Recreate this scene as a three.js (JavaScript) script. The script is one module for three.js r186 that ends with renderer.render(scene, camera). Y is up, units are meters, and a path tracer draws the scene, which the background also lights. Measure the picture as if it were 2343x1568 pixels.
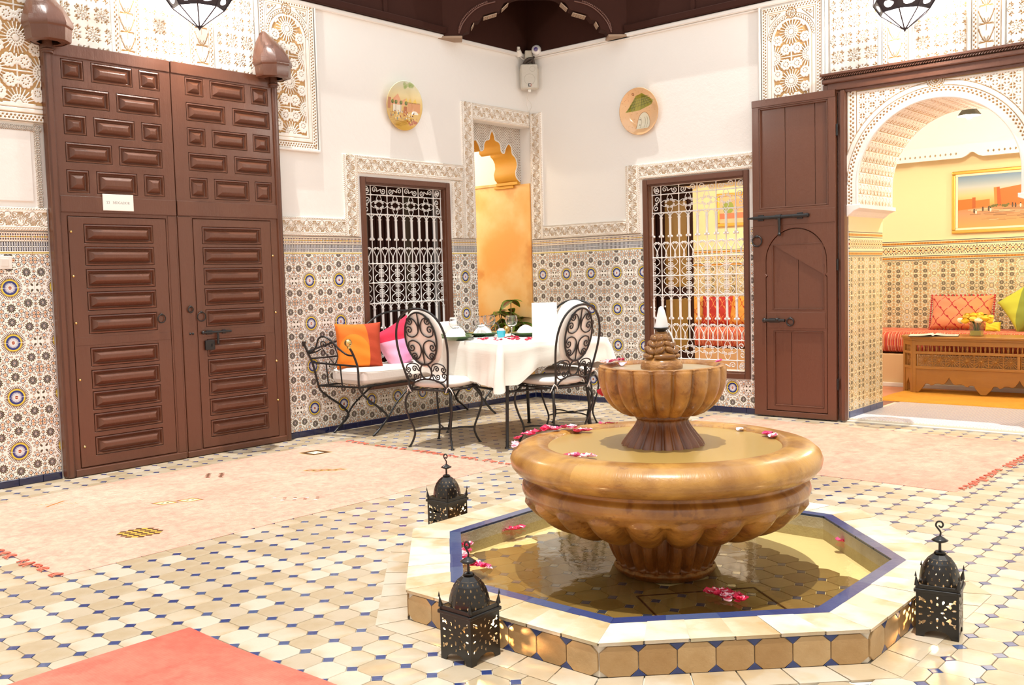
import * as THREE from 'three';
import { mergeGeometries, toCreasedNormals } from 'three/addons/utils/BufferGeometryUtils.js';
import { RoundedBoxGeometry } from 'three/addons/geometries/RoundedBoxGeometry.js';

// ---------------------------------------------------------------- camera, sky, sun, exposure
const PI = Math.PI, scene = new THREE.Scene();
const camera = new THREE.PerspectiveCamera((2 * Math.atan(784 / 2226.5) * 180) / PI, 2343 / 1568, 0.05, 60);
{
  const a = (225 * PI) / 180 + 0.067454, pitch = -0.067108, roll = -0.026655;
  const f = new THREE.Vector3(Math.cos(a) * Math.cos(pitch), Math.sin(pitch), Math.sin(a) * Math.cos(pitch));
  const r0 = new THREE.Vector3().crossVectors(f, new THREE.Vector3(0, 1, 0)).normalize(), u0 = new THREE.Vector3().crossVectors(r0, f);
  const r = r0.clone().multiplyScalar(Math.cos(roll)).addScaledVector(u0, Math.sin(roll));
  const u = u0.clone().multiplyScalar(Math.cos(roll)).addScaledVector(r0, -Math.sin(roll));
  camera.position.set(6.29285, 1.22, 7.55018);
  camera.quaternion.setFromRotationMatrix(new THREE.Matrix4().makeBasis(r, u, f.clone().negate()));
  camera.updateMatrixWorld(true);
}
const renderer = new THREE.WebGLRenderer({ antialias: true });
renderer.toneMapping = THREE.LinearToneMapping;
renderer.toneMappingExposure = 1.0;
renderer.shadowMap.enabled = true;
scene.background = new THREE.Color(0.97, 0.985, 1.0);
scene.backgroundIntensity = 1.3;
const sun = new THREE.DirectionalLight(new THREE.Color(1.0, 0.965, 0.905), 3.9);
sun.name = 'sun';
sun.position.set(4.2 + 0.9, 9, 4.2 + 1.26);
sun.target.position.set(4.2, 0, 4.2);
sun.shadow.camera.left = sun.shadow.camera.bottom = -9; sun.shadow.camera.right = sun.shadow.camera.top = 9; sun.shadow.camera.far = 30;
sun.shadow.mapSize.set(2048, 2048);
scene.add(sun, sun.target);
function lamp(name, x, y, z, color, power, soft = 1, parent = scene) {
  const l = new THREE.PointLight(color, power); l.name = name; l.position.set(x, y, z); l.shadow.radius = soft; parent.add(l); return l;
}

// ---------------------------------------------------------------- helpers
let seed = 7;
const rnd = () => { seed = (seed + 0x6d2b79f5) | 0; let t = Math.imul(seed ^ (seed >>> 15), 1 | seed); t = (t + Math.imul(t ^ (t >>> 7), 61 | t)) ^ t; return ((t ^ (t >>> 14)) >>> 0) / 4294967296; };
const rr = (a, b) => a + (b - a) * rnd();
const V = (x, y, z) => new THREE.Vector3(x, y, z), V2 = (x, y) => new THREE.Vector2(x, y);
const clamp = (x, a, b) => Math.min(b, Math.max(a, x)), lerp = (a, b, t) => a + (b - a) * t, sstep = (a, b, x) => { const t = clamp((x - a) / (b - a), 0, 1); return t * t * (3 - 2 * t); };

function norm(g) {
  if (g.index) g = g.toNonIndexed();
  if (!g.attributes.normal) g.computeVertexNormals();
  if (!g.attributes.uv) triUV(g);
  for (const k of Object.keys(g.attributes)) if (!['position', 'normal', 'uv'].includes(k)) g.deleteAttribute(k);
  g.clearGroups(); g.morphAttributes = {};
  return g;
}
function triUV(g, off = 0) {   // uv in metres, by the way each face looks
  if (g.index) g = g.toNonIndexed();
  const p = g.attributes.position, n = g.attributes.normal, uv = new Float32Array(p.count * 2);
  for (let i = 0; i < p.count; i++) {
    const ax = Math.abs(n.getX(i)), ay = Math.abs(n.getY(i)), az = Math.abs(n.getZ(i)), x = p.getX(i), y = p.getY(i), z = p.getZ(i);
    const [u, v] = ay >= ax && ay >= az ? [x, z] : ax >= az ? [z, y] : [x, y];
    uv[2 * i] = u + off; uv[2 * i + 1] = v + off;
  }
  return g.setAttribute('uv', new THREE.BufferAttribute(uv, 2));
}
const G = (list) => { list = [].concat(list).map(norm); return list.length === 1 ? list[0] : mergeGeometries(list); };
function obj(name, list, mat, parent = scene) {
  const m = new THREE.Mesh(list.isBufferGeometry ? list : G(list), mat);
  m.name = parent === scene ? numbered(name) : name; parent.add(m); return m;
}
const used = {};
function numbered(name) { const k = (used[name] = (used[name] ?? -1) + 1); return k ? name + '_' + String(k).padStart(3, '0') : name; }
function tag(o, label, category, group, kind) {
  if (label) o.userData.label = label;
  if (category) o.userData.category = category;
  if (group) o.userData.group = group;
  if (kind) o.userData.kind = kind;
  return o;
}
function thing(name, label, category, pos = [0, 0, 0], turn = 0, group) {
  const o = new THREE.Group(); o.name = numbered(name); o.position.set(...pos); o.rotation.y = turn; scene.add(o);
  return tag(o, label, category, group);
}
function copy(o, label, pos, turn, group) {
  const c = o.clone(); c.name = numbered(o.name.replace(/_\d+$/, '')); scene.add(c); c.userData = { ...o.userData };
  if (label) c.userData.label = label;
  if (group) c.userData.group = group;
  if (pos) c.position.set(...pos);
  if (turn !== undefined) c.rotation.y = turn;
  return c;
}
function sub(name, parent, pos = [0, 0, 0], turn = 0) { const o = new THREE.Group(); o.name = name; o.position.set(...pos); o.rotation.y = turn; parent.add(o); return o; }
const tr = (g, x = 0, y = 0, z = 0) => g.translate(x, y, z), rot = (g, x = 0, y = 0, z = 0) => { if (x) g.rotateX(x); if (y) g.rotateY(y); if (z) g.rotateZ(z); return g; };
const box = (w, h, d, x = 0, y = 0, z = 0, b = 0) => triUV(norm(tr(b ? new RoundedBoxGeometry(w, h, d, 1, Math.min(b, w / 2.01, h / 2.01, d / 2.01)) : new THREE.BoxGeometry(w, h, d), x, y, z)));
const bx2 = (x0, x1, y0, y1, z0, z1, b = 0) => box(Math.abs(x1 - x0), Math.abs(y1 - y0), Math.abs(z1 - z0), (x0 + x1) / 2, (y0 + y1) / 2, (z0 + z1) / 2, b);
const cyl = (r0, r1, h, x = 0, y = 0, z = 0, s = 12) => tr(new THREE.CylinderGeometry(r0, r1, h, s), x, y, z);
const ball = (r, x = 0, y = 0, z = 0, s = 12) => tr(new THREE.SphereGeometry(r, s, Math.max(6, (s * 2) / 3 | 0)), x, y, z);
const lathe = (pts, s = 32) => new THREE.LatheGeometry(pts.map((p) => V2(p[0], p[1])), s);
function tube(pts, r, seg, closed = false, rs = 6, linear = false) {
  const v = pts.map((p) => (p.isVector3 ? p : V(p[0], p[1], p[2] ?? 0)));
  const c = linear ? new THREE.CurvePath() : new THREE.CatmullRomCurve3(v, closed, 'centripetal');
  if (linear) for (let i = 0; i < v.length - 1; i++) c.add(new THREE.LineCurve3(v[i], v[i + 1]));
  const g = new THREE.TubeGeometry(c, seg ?? v.length * 3, r, rs, closed);
  if (closed) return g;
  return G([g, tr(new THREE.SphereGeometry(r, rs, 4), v[0].x, v[0].y, v[0].z), tr(new THREE.SphereGeometry(r, rs, 4), v.at(-1).x, v.at(-1).y, v.at(-1).z)]);
}
function bar(a, b, r, rs = 6) {
  const A = V(...a), B = V(...b), d = B.clone().sub(A), g = new THREE.CylinderGeometry(r, r, d.length(), rs);
  g.applyQuaternion(new THREE.Quaternion().setFromUnitVectors(V(0, 1, 0), d.clone().normalize()));
  return tr(g, (A.x + B.x) / 2, (A.y + B.y) / 2, (A.z + B.z) / 2);
}
function ext(pts, depth, bev = 0, holes = [], seg = 8) {
  const s = pts instanceof THREE.Shape ? pts : new THREE.Shape(pts.map((p) => V2(p[0], p[1])));
  for (const h of holes) s.holes.push(h instanceof THREE.Path ? h : new THREE.Path(h.map((p) => V2(p[0], p[1]))));
  return new THREE.ExtrudeGeometry(s, { depth: depth - 2 * bev, bevelEnabled: bev > 0, bevelThickness: bev, bevelSize: bev, bevelOffset: -bev, bevelSegments: 1, curveSegments: seg }).translate(0, 0, bev);
}
// a tile: a flat polygon (counter-clockwise in x, y) with a chamfered rim, its face towards +z; uv runs 0..1 over the box [x0,y0,x1,y1]
function tile(pts, th, bev, uvBox) {
  const n = pts.length, pos = [], uv = [], [bx0, by0, bx1, by1] = uvBox ?? [0, 0, 1, 1];
  const cx = pts.reduce((s, p) => s + p[0], 0) / n, cy = pts.reduce((s, p) => s + p[1], 0) / n;
  const inn = pts.map(([x, y], i) => {
    const a = pts[(i + n - 1) % n], b = pts[(i + 1) % n];
    const e0 = V2(x - a[0], y - a[1]).normalize(), e1 = V2(b[0] - x, b[1] - y).normalize();
    const m = V2(-e0.y - e1.y, e0.x + e1.x), k = bev / Math.max(0.3, 0.5 * m.lengthSq()) ;
    return [x + m.x * k, y + m.y * k];
  });
  const put = (p, z) => { pos.push(p[0], p[1], z); uv.push((p[0] - bx0) / (bx1 - bx0), (p[1] - by0) / (by1 - by0)); };
  for (let i = 0; i < n; i++) {
    const j = (i + 1) % n;
    put([cx, cy], th); put(inn[i], th); put(inn[j], th);
    put(inn[i], th); put(pts[i], th - bev); put(pts[j], th - bev); put(inn[i], th); put(pts[j], th - bev); put(inn[j], th);
    put(pts[i], th - bev); put(pts[i], 0); put(pts[j], 0); put(pts[i], th - bev); put(pts[j], 0); put(pts[j], th - bev);
  }
  const g = new THREE.BufferGeometry();
  g.setAttribute('position', new THREE.Float32BufferAttribute(pos, 3)); g.setAttribute('uv', new THREE.Float32BufferAttribute(uv, 2)); g.computeVertexNormals();
  return g;
}
const rectTile = (w, h, th, bev, uvBox) => tile([[-w / 2, -h / 2], [w / 2, -h / 2], [w / 2, h / 2], [-w / 2, h / 2]], th, bev, uvBox ?? [-w / 2, -h / 2, w / 2, h / 2]);
// a surface over a grid: at(u, v) -> Vector3
function surf(nu, nv, at, closeU = false) {
  const pos = [], uv = [], idx = [], W = closeU ? nu : nu + 1;
  for (let j = 0; j <= nv; j++) for (let i = 0; i < W; i++) { const q = at(i / nu, j / nv); pos.push(q.x, q.y, q.z); uv.push(i / nu, j / nv); }
  for (let j = 0; j < nv; j++) for (let i = 0; i < nu; i++) { const a = j * W + i, b = j * W + ((i + 1) % W), c = a + W, d = b + W; idx.push(a, b, d, a, d, c); }
  const g = new THREE.BufferGeometry();
  g.setAttribute('position', new THREE.Float32BufferAttribute(pos, 3)); g.setAttribute('uv', new THREE.Float32BufferAttribute(uv, 2)); g.setIndex(idx); g.computeVertexNormals();
  return g;
}

// ---------------------------------------------------------------- textures
function noiseMap(N, freq, oct, s0, gain = 0.5) {   // tileable fractal noise, 0..1
  const out = new Float32Array(N * N), save = seed; seed = s0; let amp = 1, tot = 0;
  for (let o = 0; o < oct; o++) {
    const f = freq << o, lat = new Float32Array(f * f).map(rnd);
    for (let y = 0; y < N; y++) for (let x = 0; x < N; x++) {
      const u = (x / N) * f, v = (y / N) * f, i = u | 0, j = v | 0, a = u - i, b = v - j, sa = a * a * (3 - 2 * a), sb = b * b * (3 - 2 * b), i1 = (i + 1) % f, j1 = (j + 1) % f;
      out[y * N + x] += amp * lerp(lerp(lat[j * f + i], lat[j * f + i1], sa), lerp(lat[j1 * f + i], lat[j1 * f + i1], sa), sb);
    }
    tot += amp; amp *= gain;
  }
  seed = save;
  for (let i = 0; i < out.length; i++) out[i] /= tot;
  return out;
}
function setTex(t, srgb, rx, ry) {
  t.wrapS = t.wrapT = THREE.RepeatWrapping; t.magFilter = THREE.LinearFilter; t.minFilter = THREE.LinearMipmapLinearFilter; t.generateMipmaps = true;
  if (srgb) t.colorSpace = THREE.SRGBColorSpace;
  t.repeat.set(rx, ry); t.needsUpdate = true; return t;
}
function dataTex(N, fn, srgb, rx = 1, ry = rx) {   // fn(i, x, y) -> grey or [r, g, b], 0..255
  const d = new Uint8Array(N * N * 4);
  for (let i = 0; i < N * N; i++) { const c = fn(i, i % N, (i / N) | 0), a = Array.isArray(c) ? c : [c, c, c]; d[4 * i] = clamp(a[0], 0, 255); d[4 * i + 1] = clamp(a[1], 0, 255); d[4 * i + 2] = clamp(a[2], 0, 255); d[4 * i + 3] = 255; }
  return setTex(new THREE.DataTexture(d, N, N), srgb, rx, ry);
}
function canvas(w, h, draw) { const c = document.createElement('canvas'); c.width = w; c.height = h; const x = c.getContext('2d'); draw(x, w, h); return c; }
const canTex = (c, srgb = true, rx = 1, ry = 1) => setTex(new THREE.CanvasTexture(c), srgb, rx, ry);
const rgb = (a, b, t) => a.map((v, i) => lerp(v, b[i], t));
const S = (color, roughness = 0.6, more = {}) => new THREE.MeshStandardMaterial({ color: Array.isArray(color) ? new THREE.Color().setRGB(...color) : new THREE.Color(color), roughness, ...more });
const P = (color, roughness = 0.6, more = {}) => new THREE.MeshPhysicalMaterial({ color: Array.isArray(color) ? new THREE.Color().setRGB(...color) : new THREE.Color(color), roughness, ...more });

const nA = noiseMap(512, 4, 6, 11), nB = noiseMap(512, 8, 5, 23), nC = noiseMap(512, 16, 5, 37, 0.7);
const streak = noiseMap(512, 2, 7, 51, 0.75);
const bumpFine = dataTex(512, (i) => nC[i] * 255, false, 3);
const bumpPlaster = dataTex(512, (i) => (nC[i] * 0.6 + nA[i] * 0.4) * 255, false, 1.6);
const woodBump = dataTex(512, (i, x, y) => (0.6 * streak[((x * 8) % 512) * 512 + y] + 0.4 * nC[i]) * 255, false, 1.5, 1.2);
const MAT = {
  plaster: S([0.84, 0.81, 0.765], 0.85, { bumpMap: bumpPlaster, bumpScale: 0.002 }),
  grout: S([0.72, 0.66, 0.55], 0.9),
  brown: P([0.122, 0.041, 0.0185], 0.4, { bumpMap: woodBump, bumpScale: 0.004, clearcoat: 0.35, clearcoatRoughness: 0.22 }),
  brownLight: S([0.45, 0.3, 0.17], 0.6),
  darkWood: P([0.036, 0.0105, 0.006], 0.8, { specularIntensity: 0.35, bumpMap: woodBump, bumpScale: 0.0015 }),
  iron: P([0.008, 0.0078, 0.0082], 0.42, { clearcoat: 0.15, clearcoatRoughness: 0.3 }),
  oldIron: S([0.02, 0.019, 0.018], 0.45, { metalness: 0.3 }),
  whiteIron: S([0.86, 0.84, 0.81], 0.5),
  navy: P([0.006, 0.01, 0.055], 0.18, { clearcoat: 0.6 }),
  brass: S([0.72, 0.53, 0.2], 0.25, { metalness: 1 }),
  whiteCloth: S([0.8, 0.78, 0.71], 0.95, { bumpMap: bumpFine, bumpScale: 0.0006 }),
  whitePlastic: S([0.8, 0.78, 0.72], 0.45),
};
// ---------------------------------------------------------------- carved plaster: drawings whose white stands proud and whose dark is cut back
const LINE = (x, pts, close) => { x.beginPath(); pts.forEach((p, i) => (i ? x.lineTo(p[0], p[1]) : x.moveTo(p[0], p[1]))); if (close) x.closePath(); };
const DISC = (x, cx, cy, r, c) => { x.fillStyle = c; x.beginPath(); x.arc(cx, cy, r, 0, 2 * PI); x.fill(); };
const SPIRAL = (x, cx, cy, r, a0, turns, flip = 1) => { x.beginPath(); for (let i = 0; i <= 40; i++) { const t = i / 40, a = a0 + flip * t * turns * 2 * PI, q = r * (1 - 0.85 * t); const p = [cx + q * Math.cos(a), cy + q * Math.sin(a)]; i ? x.lineTo(...p) : x.moveTo(...p); } x.stroke(); };
const DK = '#000', WT = '#fff';
function braid(x, x0, y0, x1, y1, w, n) {   // a strip of crossing strands
  const L = Math.hypot(x1 - x0, y1 - y0); x.save(); x.translate(x0, y0); x.rotate(Math.atan2(y1 - y0, x1 - x0)); x.fillStyle = DK; const s = L / n;
  for (let i = 0; i < n; i++) for (const k of [-1, 1]) { const cx = (i + (k > 0 ? 0.25 : 0.75)) * s, cy = k * w * 0.22; LINE(x, [[cx - s * 0.3, cy], [cx, cy - w * 0.2], [cx + s * 0.3, cy], [cx, cy + w * 0.2]], true); x.fill(); }
  x.restore();
}
const friezeC = canvas(640, 320, (x, w, h) => {
  x.fillStyle = WT; x.fillRect(0, 0, w, h); x.strokeStyle = DK; x.lineCap = 'round';
  braid(x, 0, 18, w, 18, 26, 18); braid(x, 0, h - 18, w, h - 18, 26, 18);
  x.lineWidth = 5; for (const y of [42, h - 42]) { LINE(x, [[0, y], [w, y]]); x.stroke(); }
  const fan = (cx, cy, s) => { x.lineWidth = 6; for (let i = -4; i <= 4; i++) { x.beginPath(); x.moveTo(cx + i * 7, cy); x.quadraticCurveTo(cx + i * 9, cy + s * 60, cx + i * 23, cy + s * (128 - Math.abs(i) * 15)); x.stroke(); } };
  for (let k = 0; k < 2; k++) {
    const o = k * 320; fan(o + 80, 70, 1); fan(o + 240, h - 70, -1);
    x.lineWidth = 6.5;
    for (const [cx, cy, f] of [[o + 160, 112, 1], [o, 112, -1], [o + 320, 112, -1], [o + 160, 214, -1], [o + 320, 214, 1], [o, 214, 1]]) { SPIRAL(x, cx + 8 * f, cy, 46, f * 2.4, 1.5, f); SPIRAL(x, cx + 8 * f, cy, 62, f * 0.4, 0.4, f); DISC(x, cx + 8 * f, cy, 7, DK); }
    x.lineWidth = 6; x.beginPath(); x.moveTo(o, 160); x.bezierCurveTo(o + 60, 290, o + 110, 290, o + 160, 160); x.bezierCurveTo(o + 210, 30, o + 260, 30, o + 320, 160); x.stroke();
  }
});
function sunburst(x, cx, cy, r) {
  DISC(x, cx, cy, r, DK);
  x.strokeStyle = WT; for (let i = 0; i < 22; i++) { const a = (i / 22) * 2 * PI; x.lineWidth = r * 0.085; x.beginPath(); x.moveTo(cx + r * 0.5 * Math.cos(a), cy + r * 0.5 * Math.sin(a)); x.lineTo(cx + r * 1.02 * Math.cos(a), cy + r * 1.02 * Math.sin(a)); x.stroke(); }
  DISC(x, cx, cy, r * 0.56, WT); x.fillStyle = DK;
  for (let i = 0; i < 16; i++) { const a = ((i + 0.5) / 16) * 2 * PI; for (const [q, l] of [[0.38, 0.05], [0.22, 0.04]]) { x.save(); x.translate(cx, cy); x.rotate(a); x.fillRect(q * r, -r * 0.018, l * r * 2, r * 0.036); x.restore(); } }
}
function floret(x, cx, cy, r) {
  for (let i = 0; i < 8; i++) { const a = ((i + 0.5) / 8) * 2 * PI; DISC(x, cx + r * 0.66 * Math.cos(a), cy + r * 0.66 * Math.sin(a), r * 0.31, WT); }
  DISC(x, cx, cy, r * 0.6, WT); for (let i = 0; i < 8; i++) { const a = (i / 8) * 2 * PI; DISC(x, cx + r * 0.42 * Math.cos(a), cy + r * 0.42 * Math.sin(a), r * 0.075, DK); }
}
const archPath = (x, x0, x1, yTop, yBot) => { const r = (x1 - x0) / 2; x.beginPath(); x.moveTo(x0, yBot); x.lineTo(x0, yTop + r); x.arc(x0 + r, yTop + r, r, PI, 0); x.lineTo(x1, yBot); x.closePath(); };
const sidePanelC = canvas(560, 1240, (x, w, h) => {   // 0.52 x 1.15 m
  x.fillStyle = WT; x.fillRect(0, 0, w, h); x.strokeStyle = DK; x.lineWidth = 3;
  x.strokeRect(8, 8, w - 16, h - 16); x.strokeRect(62, 62, w - 124, h - 124);
  for (const X of [35, w - 35]) braid(x, X, 20, X, h - 20, 40, 46); for (const Y of [35, h - 35]) braid(x, 20, Y, w - 20, Y, 40, 20);
  for (let i = 0; i < 26; i++) { const a = PI + ((i + 0.5) / 26) * PI; x.save(); x.translate(w / 2 + 196 * Math.cos(a), 312 + 196 * Math.sin(a)); x.rotate(a + PI / 2); braid(x, -13, 0, 13, 0, 30, 1); x.restore(); }
  archPath(x, 62, w - 62, 94, h - 66); x.stroke(); archPath(x, 98, w - 98, 130, h - 98); x.stroke();
  for (let i = 0; i < 16; i++) { const a = (i / 16) * 2 * PI; DISC(x, w / 2 + 44 * Math.cos(a), 92 + 44 * Math.sin(a), 7, DK); } x.beginPath(); x.arc(w / 2, 92, 28, 0, 7); x.stroke(); x.lineWidth = 4; for (let i = 0; i < 4; i++) SPIRAL(x, w / 2 + 12 * Math.cos(i * 1.57), 92 + 12 * Math.sin(i * 1.57), 12, i * 1.57, 0.8);
  for (const s of [-1, 1]) { LINE(x, [[w / 2 + s * 200, 78], [w / 2 + s * 200, 180], [w / 2 + s * 96, 78]], true); x.stroke(); x.lineWidth = 6; SPIRAL(x, w / 2 + s * 172, 108, 18, 0, 1.2, s); SPIRAL(x, w / 2 + s * 140, 96, 10, 0, 1, s); x.lineWidth = 4; }
  x.save(); archPath(x, 122, w - 122, 154, h - 122); x.clip(); x.fillStyle = DK; x.fillRect(0, 0, w, h);
  const L = 122, R = w - 122, M = w / 2;
  x.strokeStyle = WT; x.lineWidth = 12; LINE(x, [[M, 0], [M, h]]); x.stroke(); LINE(x, [[L, 470], [R, 470]]); x.stroke(); LINE(x, [[L, 900], [R, 900]]); x.stroke();
  for (let k = 0; k < 3; k++) { const y = 255 + k * 430; sunburst(x, M, y, 104); for (const X of [L, R]) sunburst(x, X, y + 215, 104); }
  for (let k = 0; k < 3; k++) { const y = 255 + k * 430; for (const s of [-1, 1]) { floret(x, M + s * 50, y + 150, 52); floret(x, M + s * 50, y + 280, 52); floret(x, M + s * 124, y + 62, 50); floret(x, M + s * 124, y - 62 + 430, 50); floret(x, M + s * 124, y - 75, 46); } }
  x.restore();
});
const starC = canvas(512, 512, (x, w, h) => {   // 0.26 m of the star lattice
  x.fillStyle = WT; x.fillRect(0, 0, w, h);
  const tri = (cx, cy, a, r) => { x.fillStyle = DK; x.save(); x.translate(cx, cy); x.rotate(a); LINE(x, [[-r, -r * 0.8], [r, 0], [-r, r * 0.8]], true); x.fill(); x.restore(); };
  const ctr = []; for (let i = -1; i < 4; i++) for (let j = -1; j < 4; j++) ctr.push([i * 256 + (j & 1) * 128 , j * 256 + 0]);
  for (let i = -1; i < 6; i++) for (let j = -1; j < 6; j++) { const cx = i * 128 + 64, cy = j * 128 + 64; tri(cx, cy, (i + j) * 0.78, 17); tri(cx + 30, cy, 0, 12); tri(cx - 30, cy, PI, 12); tri(cx, cy + 30, PI / 2, 12); tri(cx, cy - 30, -PI / 2, 12); }
  for (const [cx, cy] of ctr) { DISC(x, cx, cy, 74, WT); for (let i = 0; i < 12; i++) { const a = (i / 12) * 2 * PI; tri(cx + 82 * Math.cos(a), cy + 82 * Math.sin(a), a + PI, 13); } for (let i = 0; i < 8; i++) { const a = (i / 8) * 2 * PI; x.save(); x.translate(cx, cy); x.rotate(a); x.fillStyle = DK; x.fillRect(16, -3, 36, 6); x.restore(); } x.strokeStyle = DK; x.lineWidth = 2; x.beginPath(); x.arc(cx, cy, 60, 0, 7); x.stroke(); }
});
const palmC = canvas(256, 320, (x, w, h) => {   // strip of folded palmettes between two braids
  x.fillStyle = WT; x.fillRect(0, 0, w, h); x.strokeStyle = DK; x.lineWidth = 4; for (const X of [6, 56, 200, 250]) { LINE(x, [[X, 0], [X, h]]); x.stroke(); }
  braid(x, 30, 0, 30, h, 34, 8); braid(x, 226, 0, 226, h, 34, 8);
  for (let k = -1; k < 3; k++) { const y = k * 160; x.lineWidth = 8; for (const s of [-1, 1]) { x.beginPath(); x.moveTo(128 + s * 8, y + 80); x.quadraticCurveTo(128 + s * 56, y + 20, 128 + s * 66, y - 40); x.stroke(); x.lineWidth = 5; for (let i = 1; i < 4; i++) { x.beginPath(); x.moveTo(128, y + 80); x.lineTo(128 + s * i * 19, y + 10 + i * 22); x.stroke(); } LINE(x, [[128 + s * 6, y + 80], [128 + s * 62, y + 86]]); x.lineWidth = 8; x.stroke(); } LINE(x, [[128, y + 84], [128, y + 140]]); x.lineWidth = 4; x.stroke(); }
});
const netC = canvas(128, 128, (x, w, h) => {   // fine net of small holes, 4 cells each way
  x.fillStyle = WT; x.fillRect(0, 0, w, h);
  for (let i = 0; i <= 4; i++) for (let j = 0; j <= 4; j++) for (const [dx, dy] of [[0, 0], [16, 16]]) { x.fillStyle = DK; const cx = i * 32 + dx, cy = j * 32 + dy; LINE(x, [[cx - 12, cy], [cx, cy - 10], [cx + 12, cy], [cx, cy + 10]], true); x.fill(); DISC(x, cx, cy, 3, WT); }
});
const scaleC = canvas(256, 256, (x, w, h) => {   // rows of little arches, for the soffit
  x.fillStyle = WT; x.fillRect(0, 0, w, h); x.strokeStyle = DK; x.lineCap = 'round';
  for (let j = 0; j < 2; j++) for (let i = -1; i < 3; i++) { const cx = i * 128 + 64 + (j & 1) * 64, y = j * 128 + 118; x.lineWidth = 8; x.beginPath(); x.moveTo(cx - 58, y); x.quadraticCurveTo(cx - 56, y - 74, cx, y - 104); x.quadraticCurveTo(cx + 56, y - 74, cx + 58, y); x.stroke(); x.lineWidth = 5; for (let k = -3; k <= 3; k++) { x.beginPath(); x.moveTo(cx + k * 4, y); x.quadraticCurveTo(cx + k * 12, y - 30, cx + k * 10, y - 62 + Math.abs(k) * 8); x.stroke(); } x.lineWidth = 7; x.setLineDash([14, 12]); LINE(x, [[0, y + 6], [w, y + 6]]); x.stroke(); x.setLineDash([]); }
});
const archFaceC = canvas(1400, 980, (x, w, h) => {   // 1.40 x 0.98 m, its left edge at x = 3.21, its foot at y = 1.68
  const cx = 695, cy = 980 - 190, px = (m) => m * 1000;
  x.fillStyle = WT; x.fillRect(0, 0, w, h); x.strokeStyle = DK; x.lineWidth = 4;
  braid(x, 68, 0, 68, h, 44, 30); braid(x, w - 78, 0, w - 78, h, 44, 30); braid(x, 40, 42, w - 40, 42, 44, 42);
  x.strokeRect(34, 14, w - 78, h + 30); x.strokeRect(104, 76, w - 218, h);
  // spandrels: net of barred diamonds
  x.save(); x.beginPath(); x.rect(124, 96, w - 258, 620); x.clip();
  for (let i = -2; i < 20; i++) for (let j = -2; j < 12; j++) { const X = i * 76 + 150, Y = j * 76 + 120; x.save(); x.translate(X, Y); for (let k = 0; k < 4; k++) { x.rotate(PI / 2); x.fillStyle = DK; LINE(x, [[4, 4], [22, 6], [6, 22]], true); x.fill(); x.lineWidth = 2; LINE(x, [[0, 26], [0, 50]]); x.stroke(); DISC(x, 28, 24, 3.2, DK); DISC(x, 24, 28, 3.2, DK); } x.restore(); }
  x.restore();
  DISC(x, cx, cy, 690, 'rgba(0,0,0,0)');
  x.fillStyle = WT; x.beginPath(); x.arc(cx, cy, 706, 0, 2 * PI); x.fill(); x.fillRect(104, cy, w - 218, 400);
  for (const r of [706, 668]) { x.beginPath(); x.arc(cx, cy, r, PI, 2 * PI); x.stroke(); }
  for (let i = 0; i < 62; i++) { const a = PI + ((i + 0.5) / 62) * PI; x.save(); x.translate(cx + 642 * Math.cos(a), cy + 642 * Math.sin(a)); x.rotate(a + PI / 2); braid(x, -16, 0, 16, 0, 40, 1); x.restore(); }
  for (const X of [cx - 642, cx + 642]) braid(x, X, cy, X, h, 40, 7);
  DISC(x, cx, 78, 64, WT); x.lineWidth = 4; for (const r of [62, 34]) { x.beginPath(); x.arc(cx, 78, r, 0, 7); x.stroke(); } for (let i = 0; i < 18; i++) DISC(x, cx + 48 * Math.cos(i * 0.349), 78 + 48 * Math.sin(i * 0.349), 6.5, DK);
  x.lineWidth = 6; for (let i = 0; i < 4; i++) { x.beginPath(); x.arc(cx + 12 * Math.cos(i * 1.571), 78 + 12 * Math.sin(i * 1.571), 10, 0, 7); x.stroke(); }
});
function heights(c) { const d = c.getContext('2d').getImageData(0, 0, c.width, c.height).data, W = c.width, H = c.height; return (u, v) => { u -= Math.floor(u); v -= Math.floor(v); const x = Math.min(W - 1, (u * W) | 0), y = Math.min(H - 1, ((1 - v) * H) | 0); return d[(y * W + x) * 4] / 255; }; }
function carvedMat(c, ground = [204, 164, 112], top = [245, 239, 229]) {   // tan where the drawing is cut back, off-white on the faces
  const src = c.getContext('2d').getImageData(0, 0, c.width, c.height).data;
  const k = canvas(c.width, c.height, (x, w, h) => { const im = x.createImageData(w, h); for (let i = 0; i < w * h; i++) { const q = rgb(ground, top, src[4 * i] / 255), n = 0.95 + 0.1 * nB[((i / w | 0) & 511) * 512 + (i % w & 511)]; for (let a = 0; a < 3; a++) im.data[4 * i + a] = q[a] * n; im.data[4 * i + 3] = 255; } x.putImageData(im, 0, 0); });
  return S('#ffffff', 0.85, { map: canTex(k), bumpMap: canTex(c, false), bumpScale: 0.0012 });
}
const CARVE = {};
for (const [k, c] of Object.entries({ frieze: friezeC, side: sidePanelC, star: starC, palm: palmC, net: netC, scale: scaleC, arch: archFaceC })) CARVE[k] = { h: heights(c), m: carvedMat(c, k === 'frieze' ? [203, 170, 128] : k === 'net' ? [150, 120, 92] : undefined) };
CARVE.gold = { h: CARVE.frieze.h, m: carvedMat(friezeC, [150, 110, 30], [250, 238, 190]) };
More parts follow.
